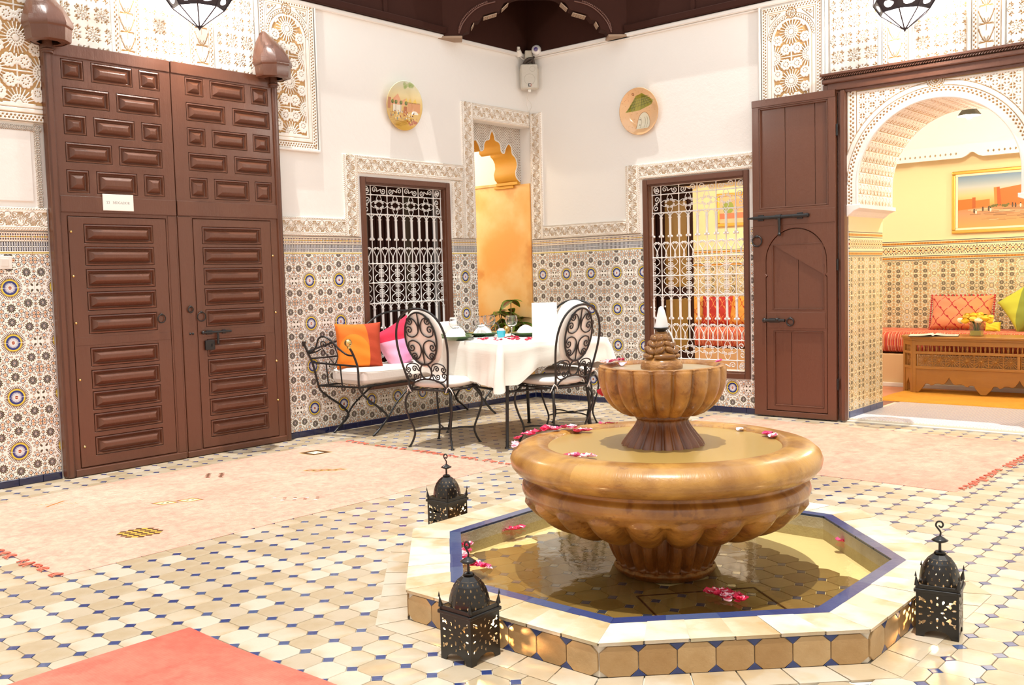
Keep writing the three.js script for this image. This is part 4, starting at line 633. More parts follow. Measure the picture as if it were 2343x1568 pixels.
const win1 = windowUnit('window_1', [0, 0, 1.69], PI / 2, 1.05, 0.3, 2.09, 0.35, 'brown framed window with a white iron grille over dark wooden shutters behind the bench');
const win2 = windowUnit('window_2', [1.865, 0, 0], 0, 1.06, 0.295, 2.07, 0.72, 'brown framed window with a white iron grille looking into the yellow room');
// dark shutters behind the first window
for (const k of [0, 1]) { const L = sub('shutter', win1, [0, 0, -0.25]), x0 = -0.51 + k * 0.512; obj('shutter_frame', [triUV(norm(ext(rect(x0, x0 + 0.506, 0.31, 2.08), 0.04, 0.003, [hole(x0 + 0.07, x0 + 0.436, 0.42, 1.0), hole(x0 + 0.07, x0 + 0.436, 1.1, 1.98)])))], MAT.darkWood, L); for (let i = 0; i < 4; i++) { obj('slat', [bx2(x0 + 0.072 + i * 0.091, x0 + 0.16 + i * 0.091, 0.42, 1.98, 0.006, 0.018 + (i & 1) * 0.008, 0.004)], i === 1 ? S([0.05, 0.03, 0.012], 0.5) : MAT.darkWood, L); } }
shell('shutter_back', [bx2(-0.42, -0.36, 0.1, 2.3, 0.95, 2.4)], MAT.darkWood);
// second window: dark sheet as shade under the head, folded shutter on the left reveal, reveals
obj('head_shade', [bx2(-0.53, 0.53, 2.05, 2.0695, -0.72, -0.1)], MAT.darkWood, win2);
for (const s of [0, 1]) { const L = sub('shutter', win2, [-0.5 + s * 0.05, 0, -0.12], PI / 2 - s * 0.12); obj('shutter_frame', [triUV(norm(ext(rect(0, 0.5, 0.36, 2.02), 0.035, 0.003, [hole(0.08, 0.42, 0.48, 0.98), hole(0.08, 0.42, 1.08, 1.9)]))).translate(0, 0, -0.02)], MAT.darkWood, L); obj('shutter_panel', [box(0.33, 0.49, 0.012, 0.25, 0.73, 0, 0.003), box(0.33, 0.81, 0.012, 0.25, 1.49, 0, 0.003)], s ? P([0.3, 0.17, 0.03], 0.5, { bumpMap: woodBump, bumpScale: 0.001 }) : MAT.darkWood, L); }
// ---------------------------------------------------------------- scalloped bracket beam across the corner
{
  const b = thing('trim_4', null, null, [0.62, 0, 0.62], PI / 4); tag(b, 'dark wood scalloped beam across the ceiling corner', null, null, 'structure');   // local x runs along the beam, +z faces the court
  const e = [[0.885, 3.39], [0.66, 3.395], [0.645, 3.425], [0.595, 3.44], [0.585, 3.475], [0.572, 3.505], [0.55, 3.52], [0.512, 3.524], [0.47, 3.575], [0.34, 3.612], [0.315, 3.62], [0.3, 3.645], [0.278, 3.68], [0.235, 3.7], [0.205, 3.72], [0.15, 3.735], [0.08, 3.738]];
  const pts = [[-0.885, 4.45], ...e.map((q) => [-q[0], q[1]]), ...e.slice().reverse(), [0.885, 4.45]].reverse();
  obj('beam', [triUV(norm(ext(pts, 0.13, 0.004))).translate(0, 0, -0.13)], MAT.darkWood, b);
  for (const s of [-1, 1]) {
    obj('foot', [bx2(s * 0.88, s * 0.66, 3.37, 3.394, -0.15, 0.015, 0.006)], S([0.3, 0.2, 0.13], 0.6), b);
    obj('rope_moulding', [tube([[s * 0.69, 3.42, 0.004], [s * 0.655, 3.5, 0.004], [s * 0.6, 3.57, 0.004], [s * 0.53, 3.63, 0.004], [s * 0.45, 3.668, 0.004], [s * 0.36, 3.69, 0.004]], 0.007, 40), ...Array.from({ length: 26 }, (_, i) => { const t = i / 25, a = t * 1.25; return ball(0.0095, s * (0.36 + 0.33 * Math.cos(a) ** 1.3), 3.42 + 0.27 * Math.sin(a) / Math.sin(1.25), 0.006, 6); })], S([0.12, 0.05, 0.035], 0.4), b);
    // pierced soffit plates
    for (const [x0, ya, x1, yb] of [[0.578, 3.478, 0.555, 3.522], [0.465, 3.572, 0.345, 3.606], [0.3, 3.64, 0.24, 3.694]]) { const cx = (s * (x0 + x1)) / 2, cy = (ya + yb) / 2, L = Math.hypot(x1 - x0, yb - ya), h = []; for (let i = -2; i <= 2; i++) for (const k of [-1, 1]) { const u = (i * L) / 5.6, v = k * 0.024, r = Math.min(0.008, L / 14); h.push([[u - r, v], [u, v + r * 1.6], [u + r, v], [u, v - r * 1.6]]); } const o = obj('pierced_plate', [tr(norm(ext(rect(-L / 2, L / 2, -0.055, 0.055), 0.006, 0, h)), 0, 0, 0)], S([0.36, 0.25, 0.17], 0.6), b); o.rotation.set(PI / 2, 0, 0); o.rotation.order = 'ZXY'; o.rotation.z = Math.atan2(s * (yb - ya), s * s * (x0 - x1) * -1) * (s > 0 ? 1 : 1); o.rotation.z = s > 0 ? Math.atan2(yb - ya, x1 - x0) + PI : -(Math.atan2(yb - ya, x1 - x0) + PI); o.position.set(cx, cy - 0.009, -0.065); }
  }
}
// ---------------------------------------------------------------- pool
const WATER_Y = 0.052;
{
  const t = thing('fountain_basin', 'low octagonal tiled basin with pale coping and a blue inner border under the fountain', 'basin', [POOL[0], 0, POOL[1]]);
  const v = (R, k) => [R * Math.cos(PI / 8 + (k * PI) / 4), R * Math.sin(PI / 8 + (k * PI) / 4)], oct = (R) => Array.from({ length: 8 }, (_, k) => v(R, k));
  const flip = (p) => p.map(([x, y]) => [x, -y]);
  obj('kerb', [flat(ext(flip(oct(1.095)).reverse(), 0.1, 0.002, [flip(oct(0.885))]))], MAT.grout, t);
  obj('basin_floor', [flat(ext(flip(oct(0.89)).reverse(), 0.004))], MAT.grout, t);
  const innerM = S('#ffffff', 0.8, { map: dataTex(512, (i, x, y) => rgb([150, 138, 110], [205, 196, 170], nA[i]).map((c, k) => c * lerp(1, [0.6, 0.5, 0.36][k], sstep(0.52, 0.66, streak[((x * 3) % 512) + (((y / 4) | 0) % 512) * 512]))), true, 2), bumpMap: bumpFine, bumpScale: 0.003 });
  const copM = [[0.66, 0.575, 0.45], [0.71, 0.64, 0.53], [0.62, 0.50, 0.34], [0.6, 0.55, 0.40]].map((c) => P(c, 0.5, { map: stain, bumpMap: bumpFine, bumpScale: 0.0015, clearcoat: 0.1 }));
  const sideM = [[0.46, 0.31, 0.155], [0.52, 0.37, 0.20], [0.42, 0.27, 0.125]].map((c) => P(c, 0.45, { map: S('#fff').map ?? stain, bumpMap: bumpFine, bumpScale: 0.0012, clearcoat: 0.15 }));
  for (let k = 0; k < 8; k++) {
    const at = (R, f) => { const a = v(R, k), b = v(R, k + 1); return [lerp(a[0], b[0], f), -lerp(a[1], b[1], f)]; };
    for (let i = 0; i < 6; i++) { const e = 0.004, h = 0.012; const g = flat(tile([at(1.106, (i + 1) / 6 - e), at(1.106, i / 6 + e), at(0.936, i / 6 + e), at(0.936, (i + 1) / 6 - e)].reverse(), h, 0.003)); const u = g.attributes.uv; for (let q = 0; q < u.count; q++) u.setXY(q, u.getX(q) * 1.3 + i * 0.21, u.getY(q) * 1.3 + k * 0.37); obj('coping_tile', [g], copM[(i * 5 + k * 3 + (i * k) % 3) % 4], t).position.y = 0.099 + rr(0, 0.0015); }
    for (let i = 0; i < 4; i++) { const e = 0.004; obj('border_tile', [flat(tile([at(0.931, (i + 1) / 4 - e), at(0.931, i / 4 + e), at(0.884, i / 4 + e), at(0.884, (i + 1) / 4 - e)].reverse(), 0.012, 0.003))], blueM[(i + k) % 3], t).position.y = 0.1; }
    const A = v(1.095, k), B = v(1.095, k + 1), L = Math.hypot(A[0] - B[0], A[1] - B[1]), ang = Math.atan2(B[1] - A[1], B[0] - A[0]), mx = (A[0] + B[0]) / 2, mz = (A[1] + B[1]) / 2;
    const face = sub('kerb_face', t, [mx, 0, mz], 0); face.rotation.y = PI / 2 - (PI / 8 + (k * PI) / 4 + PI / 8);
    const n = 7, s = L / n;
    for (let i = 0; i < n; i++) { const p = OCT(s, 0.026); const o = obj('side_tile', [tile(p.map(([x, y]) => [x, y * (0.097 / s)]), 0.008, 0.0015)], sideM[(i * 2 + k) % 3], face); o.position.set(-L / 2 + (i + 0.5) * s, 0.0495, 0); }
    for (let i = 0; i <= n; i++) for (const top of [0, 1]) { const c = 0.024, X = -L / 2 + i * s, x0 = i ? -c : 0.001, x1 = i < n ? c : -0.001; const pts = top ? [[x0, 0], [0, -c * 0.95], [x1, 0]] : [[x0, 0], [x1, 0], [0, c * 0.95]]; if (x1 - x0 < 0.03) continue; const o = obj('side_inlay', [tile(pts, 0.008, 0.001)], blueM[0], face); o.position.set(X, top ? 0.0985 : 0.0015, 0); }
    const iA = v(0.884, k), iB = v(0.884, k + 1), il = Math.hypot(iA[0] - iB[0], iA[1] - iB[1]); const w = obj('inner_face', [box(il, 0.1, 0.006, 0, 0.052, 0, 0.001)], innerM, t); w.position.set((iA[0] + iB[0]) / 2, 0, (iA[1] + iB[1]) / 2); w.rotation.y = face.rotation.y;
  }
  const cs = Math.cos(0.405), sn = Math.sin(0.405), poolM = [[0.19, 0.135, 0.065], [0.21, 0.152, 0.078], [0.165, 0.112, 0.05]].map((c) => S(c, 0.5, { map: stain }));
  for (let i = -9; i < 9; i++) for (let j = -9; j < 9; j++) for (const dd of [0, 1]) {
    const a = (i + (dd ? 0 : 0.5)) * 0.1165, b = (j + (dd ? 0 : 0.5)) * 0.1165, x = 3.935 - POOL[0] + a * cs + b * sn, z = 4.627 - POOL[1] + a * sn - b * cs;
    if (Math.hypot(x, z) < 0.16 || !octIn(x, z, dd ? 0.85 : 0.8)) continue;
    const o = obj(dd ? 'inlay_tile' : 'floor_tile', dd ? dotG : floorTileG[(i + j + 18) % 4], dd ? blueM[0] : poolM[(i * 2 + j + 40) % 3], t); o.position.set(x, 0.0075, z); o.rotation.y = -0.405; o.scale.set(0.976, 0.5, 0.976);
  }
  // joints of the lift-out panel in the floor, towards the front
  const J = (x0, z0, x1, z1) => { const L = Math.hypot(x1 - x0, z1 - z0), o = obj('panel_joint', [box(L, 0.002, 0.007)], MAT.darkWood, t); o.position.set((x0 + x1) / 2 - POOL[0], 0.0085, (z0 + z1) / 2 - POOL[1]); o.rotation.y = -Math.atan2(z1 - z0, x1 - x0); };
  J(4.265, 4.553, 4.53, 4.76); J(4.567, 4.203, 4.88, 4.435); J(4.265, 4.553, 4.567, 4.203);
  const w = tag(obj('pool_water', [flat(new THREE.ShapeGeometry(new THREE.Shape(flip(oct(0.883)).reverse().map((q) => V2(...q)))))], P([1, 0.92, 0.64], 0.03, { transmission: 1, thickness: 0, ior: 1.33, bumpMap: dataTex(256, (i, x, y) => nA[(y * 2) * 512 + x * 2] * 255, false, 3), bumpScale: 0.001 })), 'shallow clear water filling the octagonal basin', 'water', null, 'stuff');
  w.position.set(POOL[0], WATER_Y, POOL[1]);
}
// ---------------------------------------------------------------- fountain
const FC = [4.171, 4.206];
const stoneTex = dataTex(512, (i, x, y) => { const a = nA[i], b = nB[i], s = streak[((x * 5) % 512) + ((y) % 512) * 512]; let c = rgb([132, 82, 28], [178, 124, 54], sstep(0.32, 0.66, a * 0.55 + b * 0.45)); const sp = sstep(0.58, 0.72, nC[i]) * 0.45 + 0.35 * sstep(0.52, 0.68, nB[((y + 200) & 511) * 512 + ((x + 90) & 511)]); return c.map((v, k) => v * lerp(1, [0.7, 0.6, 0.48][k], sp)); }, true, 1.3);
const stoneBump = dataTex(512, (i) => (nC[i] * 0.5 + nB[i] * 0.5) * 255, false, 3);
const STONE = P('#ffffff', 0.4, { map: stoneTex, bumpMap: stoneBump, bumpScale: 0.0045, clearcoat: 0.5, clearcoatRoughness: 0.2 });
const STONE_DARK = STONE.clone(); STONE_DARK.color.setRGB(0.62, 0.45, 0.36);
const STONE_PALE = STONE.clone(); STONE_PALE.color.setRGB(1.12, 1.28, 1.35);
function lobed(prof, n, seg, rows, phase = 0, round = 0.5) {   // profile points [r, y, depth of the grooves]
  const c = new THREE.CatmullRomCurve3(prof.map((q) => V(q[0], q[1], q[2] * 10)), false, 'centripetal'), N = n * seg;
  const g = surf(N, rows, (u, v) => { const q = c.getPoint(v), tn = c.getTangent(clamp(v, 0.002, 0.998)), l = Math.hypot(tn.x, tn.y) || 1, f = u * 2 * PI + phase, k = Math.abs(Math.cos((n * f) / 2)), dd = Math.max(0, q.z / 10) * (1 - Math.pow(k, round)), r = q.x - dd * (tn.y / l); return V(r * Math.cos(f), q.y + dd * (tn.x / l), -r * Math.sin(f)); }, false);
  const p = g.attributes.position, uv = g.attributes.uv; for (let i = 0; i < p.count; i++) uv.setXY(i, uv.getX(i) * 2.4, p.getY(i) * 1.0 + Math.hypot(p.getX(i), p.getZ(i)));
  { const nn = g.attributes.normal, W = N + 1; for (let j = 0; j <= rows; j++) { const a = j * W, b = a + N; const m = V(nn.getX(a) + nn.getX(b), nn.getY(a) + nn.getY(b), nn.getZ(a) + nn.getZ(b)).normalize(); nn.setXYZ(a, m.x, m.y, m.z); nn.setXYZ(b, m.x, m.y, m.z); } }
  return g;
}
const murky = (c) => P(c, 0.4, { clearcoat: 0.35, clearcoatRoughness: 0.12 });
{
  const t = thing('fountain', 'two tiered ochre stone fountain with gadrooned bowls and a bud finial', 'fountain', [FC[0], 0, FC[1]]);
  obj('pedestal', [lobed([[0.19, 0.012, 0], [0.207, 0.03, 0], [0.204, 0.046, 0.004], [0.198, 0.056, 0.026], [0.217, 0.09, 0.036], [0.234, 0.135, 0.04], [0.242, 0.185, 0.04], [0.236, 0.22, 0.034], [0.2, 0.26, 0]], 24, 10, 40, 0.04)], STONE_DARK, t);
  const lobesR = (R) => R;
  { // lower bowl: smooth belly above, gadroons with rounded heads below
    const prof = new THREE.CatmullRomCurve3([[0.17, 0.236], [0.27, 0.214], [0.36, 0.216], [0.44, 0.236], [0.508, 0.274], [0.553, 0.322], [0.576, 0.362], [0.57, 0.392], [0.548, 0.41], [0.55, 0.428]].map((q) => V(q[0], q[1], 0)), false, 'centripetal'), n = 22, N = n * 14;
    const g = surf(N, 64, (u, v) => { const q = prof.getPoint(v), f = u * 2 * PI + 0.03, k = Math.abs(Math.cos((n * f) / 2)), head = 0.342 - 0.04 * (1 - Math.sqrt(clamp(k, 0, 1))) , inL = 1 - sstep(head - 0.012, head + 0.002, q.y), low = sstep(0.2, 0.225, q.y) * 0.6 + 0.4; const tn = prof.getTangent(clamp(v, 0.002, 0.998)), l = Math.hypot(tn.x, tn.y) || 1, dd = inL * low * (0.016 - 0.055 * (1 - Math.pow(k, 0.45))) * clamp(q.x / 0.42, 0.2, 1), r = q.x + dd * (tn.y / l); return V(r * Math.cos(f), q.y - dd * (tn.x / l), -r * Math.sin(f)); });
    const p = g.attributes.position, uv = g.attributes.uv; for (let i = 0; i < p.count; i++) uv.setXY(i, uv.getX(i) * 3, p.getY(i) + Math.hypot(p.getX(i), p.getZ(i)));
    obj('lower_bowl', [g], STONE, t);
  }
  const rim = lathe([[0.53, 0.42], [0.565, 0.425], [0.598, 0.437], [0.617, 0.46], [0.622, 0.486], [0.612, 0.512], [0.588, 0.532], [0.55, 0.542], [0.515, 0.546], [0.49, 0.544], [0.472, 0.536], [0.462, 0.522], [0.455, 0.49], [0.44, 0.46]], 128); { const uv = rim.attributes.uv, p = rim.attributes.position; for (let i = 0; i < uv.count; i++) uv.setXY(i, uv.getX(i) * 3, p.getY(i) * 1 + Math.hypot(p.getX(i), p.getZ(i))); }
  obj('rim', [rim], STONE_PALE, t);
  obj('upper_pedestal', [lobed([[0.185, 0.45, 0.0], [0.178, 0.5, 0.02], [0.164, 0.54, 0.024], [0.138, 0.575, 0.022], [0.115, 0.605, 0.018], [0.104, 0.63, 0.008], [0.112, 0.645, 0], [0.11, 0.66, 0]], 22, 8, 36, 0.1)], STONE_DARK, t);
  obj('upper_bowl', [lobed([[0.09, 0.655, 0], [0.135, 0.652, 0.006], [0.18, 0.668, 0.024], [0.222, 0.705, 0.03], [0.248, 0.752, 0.032], [0.258, 0.795, 0.032], [0.259, 0.828, 0.03], [0.254, 0.845, 0.02], [0.245, 0.852, 0.003], [0.228, 0.85, 0], [0.216, 0.838, 0], [0.21, 0.81, 0]], 19, 14, 60, 0.12, 0.42)], STONE, t);
  { // bud of overlapping leaves
    const b = sub('bud', t, [0, 0, 0]);
    obj('bud_base', [lathe([[0.07, 0.8], [0.082, 0.815], [0.085, 0.845], [0.08, 0.866], [0.064, 0.876], [0.054, 0.885], [0.046, 0.93], [0.03, 0.97], [0.024, 0.985], [0, 0.985]], 32)], STONE, b);
    for (let k = 0; k < 4; k++) for (let i = 0; i < 4; i++) for (const s of k ? [-1, 1] : [0]) { const a = (i / 4) * 2 * PI + 0.84 + s * (0.42 - k * 0.02), r = [0.054, 0.052, 0.042, 0.031][k], g = new THREE.SphereGeometry(1, 16, 12); g.scale(0.02 - k * 0.002, 0.0135, k ? 0.028 - k * 0.0035 : 0.046); g.rotateX(s * -0.62); const m = obj('leaf', [g], STONE, b); m.position.set(r * Math.cos(a), 0.888 + k * 0.0235, -r * Math.sin(a)); m.rotation.y = a; }
  }
  obj('nozzle', [lathe([[0.012, 0.975], [0.014, 0.985], [0.03, 0.997], [0.032, 1.002], [0.022, 1.003], [0.01, 0.998]], 20), cyl(0.01, 0.012, 0.05, 0, 0.975, 0)], MAT.iron, t);
  const low = tag(obj('lower_bowl_water', [cyl(0.47, 0.47, 0.02, 0, 0, 0, 96)], murky([0.4, 0.255, 0.07])), 'murky water standing in the broad lower bowl of the fountain', 'water', null, 'stuff'); low.position.set(FC[0], 0.519, FC[1]);
  const up = tag(obj('upper_bowl_water', [cyl(0.217, 0.217, 0.02, 0, 0, 0, 64)], murky([0.4, 0.32, 0.2])), 'water in the small upper bowl of the fountain', 'water', null, 'stuff'); up.position.set(FC[0], 0.826, FC[1]);
  const jetM = P([0.95, 0.95, 0.95], 0.5, { transmission: 0.35, thickness: 0 });
  const jet = thing('water_jet', 'short white plume of water rising from the fountain nozzle', 'water', [FC[0], 1.002, FC[1]]); jet.userData.kind = 'stuff';
  const jg = surf(28, 18, (u, v) => { const f = u * 2 * PI, r = lerp(0.028, 0.02, v) * Math.pow(Math.max(0.0001, 1 - v), 0.3) * (1 + 0.05 * Math.sin(f * 3 + v * 5)); return V(r * Math.cos(f) + 0.004 * Math.sin(v * 3), v * 0.085, -r * Math.sin(f)); });
  obj('plume', [jg], jetM, jet);
  for (let i = 0; i < 9; i++) obj('drop', ball(1, 0, 0, 0, 6), jetM, jet).position.set(rr(-0.03, 0.035), rr(0.03, 0.085), rr(-0.03, 0.03)); jet.children.slice(1).forEach((m) => m.scale.setScalar(rr(0.002, 0.0045)));
  for (const [a, s] of [[-0.75, 1], [-0.3, 0.8]]) { const st = obj('stream', [tube([[0.02, 0, 0], [0.04, -0.03, 0], [0.056, -0.09, 0], [0.066, -0.17, 0]], 0.004 * s, 16)], jetM, jet); st.rotation.y = -a; }
}
// ---------------------------------------------------------------- rose petals
const petalG = [0, 1, 2].map((k) => surf(7, 6, (u, v) => { const w = Math.sin(Math.min(1, v * 1.08) * PI * 0.92) ** 0.7 * 0.0105 * (1 + 0.15 * k), x = (u - 0.5) * 2; return V(x * w, 0.0012 + 0.004 * x * x * (0.6 + 0.3 * k) + 0.004 * (v - 0.5) ** 2 * 4 * (k === 1 ? 1.6 : 0.7), (v - 0.5) * 0.026); }));
const petalM = ['#d4224f', '#e0406c', '#f3c3cf', '#b8173e', '#fbe9ea', '#d9497c', '#f4dcd0', '#c41a3a'].map((c) => S(c, 0.6, { side: THREE.DoubleSide }));
const PETALS = {};
function petals(list, label, group, set) {
  list.forEach(([x, y, z, big = 1]) => { const o = obj('rose_petal', petalG[(rnd() * 3) | 0], petalM[set[(rnd() * set.length) | 0]]); o.position.set(x, y, z); o.rotation.set(rr(-0.2, 0.2), rr(0, 6.3), rr(-0.25, 0.25)); o.scale.setScalar(big * rr(1.05, 1.5)); tag(o, label, 'petal', group); });
}
const along = (n, pts, jx, y, big) => Array.from({ length: n }, (_, i) => { const t = ((i + rnd() * 0.6) / n) * (pts.length - 1), k = Math.min(pts.length - 2, t | 0), f = t - k; return [lerp(pts[k][0], pts[k + 1][0], f) + rr(-jx, jx), y + rr(0, 0.004), lerp(pts[k][1], pts[k + 1][1], f) + rr(-jx, jx), big]; });
const LB = 'rose petals in the lower fountain bowl';
petals([...along(34, [[3.60, 4.40], [3.62, 4.29], [3.68, 4.21], [3.74, 4.13]], 0.022, 0.533, 1.15), [3.64, 0.552, 4.5, 1], [3.615, 0.552, 4.45, 1]].map((p) => { const dx = p[0] - FC[0], dz = p[2] - FC[1], r = Math.hypot(dx, dz); return r > 0.475 ? [p[0], r > 0.57 ? 0.54 : 0.55, p[2], p[3]] : p; }), 'rose petal in the dense drift along the left of the broad fountain bowl', LB, [0, 1, 2, 4, 5, 1]);
petals([[3.655, 0.53, 4.62], [3.64, 0.532, 4.59], [3.668, 0.525, 4.64]].map(([x, y, z]) => { const dx = x - FC[0], dz = z - FC[1], r = Math.hypot(dx, dz); return [FC[0] + (dx / r) * 0.6, 0.53, FC[1] + (dz / r) * 0.6, 1.1]; }), 'rose petal caught on the outer left edge of the broad fountain rim', LB, [1, 2, 5]);
petals(along(7, [[3.705, 3.99], [3.745, 3.935]], 0.015, 0.533, 1.1), 'rose petal in the small row at the back of the broad fountain bowl', LB, [0, 1, 4, 5]);
petals(along(11, [[4.04, 4.655], [4.15, 4.628]], 0.012, 0.533, 1.1), 'rose petal at the front edge of the water in the broad fountain bowl', LB, [0, 2, 4, 5]);
petals([[4.47, 0.55, 3.83, 1.2], [4.49, 0.55, 3.86, 1.2], [4.478, 0.55, 3.875, 1.1], [4.458, 0.55, 3.815]].map((p) => { const dx = p[0] - FC[0], dz = p[2] - FC[1], r = Math.hypot(dx, dz), q = 0.464; return [FC[0] + (dx / r) * q, 0.535, FC[1] + (dz / r) * q, 1.25]; }), 'rose petal at the right end of the broad fountain bowl', LB, [5, 4, 1]);
petals([[4.28, 0.533, 3.76, 1], [4.29, 0.533, 3.768, 0.9]], 'pale rose petal floating alone at the back right of the broad fountain bowl', LB, [4]);
const UB = 'rose petals on the upper fountain bowl';
petals(along(16, [[3.963, 4.335], [3.955, 4.25], [3.968, 4.16]], 0.014, 0.842, 0.95).map((p) => { const dx = p[0] - FC[0], dz = p[2] - FC[1], r = Math.hypot(dx, dz); return [p[0], r > 0.212 ? 0.857 : 0.84, p[2], p[3]]; }), 'rose petal in the drift at the left of the small upper bowl', UB, [0, 1, 2, 4, 5]);
petals([[4.355, 0.857, 4.07, 1.1]], 'rose petal lying on the right rim of the small upper bowl', UB, [5]);
{ const o = obj('rose_petal', petalG[1], petalM[7]); o.position.set(3.955, 0.735, 4.315); o.rotation.set(0.3, -0.9, 1.35); o.scale.setScalar(1.7); tag(o, 'red rose petal stuck on the outside of the small upper bowl', 'petal', UB); }
const PB = 'rose petals floating in the octagonal basin';
petals(along(30, [[3.36, 4.52], [3.4, 4.59], [3.47, 4.66], [3.545, 4.735], [3.62, 4.73], [3.68, 4.735]], 0.016, WATER_Y, 1.1), 'rose petal in the drift along the left wall of the octagonal basin', PB, [0, 1, 2, 4, 5]);
petals(along(8, [[3.345, 4.27], [3.38, 4.17]], 0.012, WATER_Y, 1.1), 'rose petal in the short row at the far left wall of the octagonal basin', PB, [0, 1, 4]);
petals([[4.64, WATER_Y, 3.56, 1.3], [4.655, WATER_Y, 3.555, 1.1]], 'rose petal floating by the far right wall of the octagonal basin', PB, [1, 5]);
petals(Array.from({ length: 44 }, () => { const a = rr(0, 6.28), r = Math.sqrt(rnd()); return [4.595 + 0.075 * r * Math.cos(a) + 0.03 * Math.sin(a) * r, WATER_Y + rr(0, 0.008), 4.475 + 0.04 * r * Math.sin(a), 1.05]; }), 'red or cream rose petal in the floating patch at the front of the basin', PB, [0, 7, 3, 6, 0, 7, 2]);
// ---------------------------------------------------------------- pierced lanterns
const LANT = P([0.009, 0.0075, 0.0065], 0.3, { metalness: 0.2, side: THREE.DoubleSide, clearcoat: 0.25, clearcoatRoughness: 0.2 });
const flameM = new THREE.MeshStandardMaterial({ color: '#fff2d8', emissive: new THREE.Color(1, 0.72, 0.38), emissiveIntensity: 9 });
function blob(cx, cy, rx, ry, a, n = 7) { return Array.from({ length: n }, (_, i) => { const t = (-i / n) * 2 * PI, x = rx * Math.cos(t), y = ry * Math.sin(t) * (1 + 0.35 * Math.cos(t)); return [cx + x * Math.cos(a) - y * Math.sin(a), cy + x * Math.sin(a) + y * Math.cos(a)]; }); }
function paisley(cx, cy, s, a) { const P0 = [[0, 0.5], [-0.32, 0.28], [-0.3, -0.02], [0.0, -0.2], [-0.1, -0.55], [-0.36, -0.66], [-0.1, -0.86], [0.22, -0.72], [0.3, -0.3], [0.14, 0.02], [0.3, 0.3]]; return P0.map(([x, y]) => [cx + s * (x * Math.cos(a) - y * Math.sin(a)), cy + s * (x * Math.sin(a) + y * Math.cos(a))]).reverse(); }
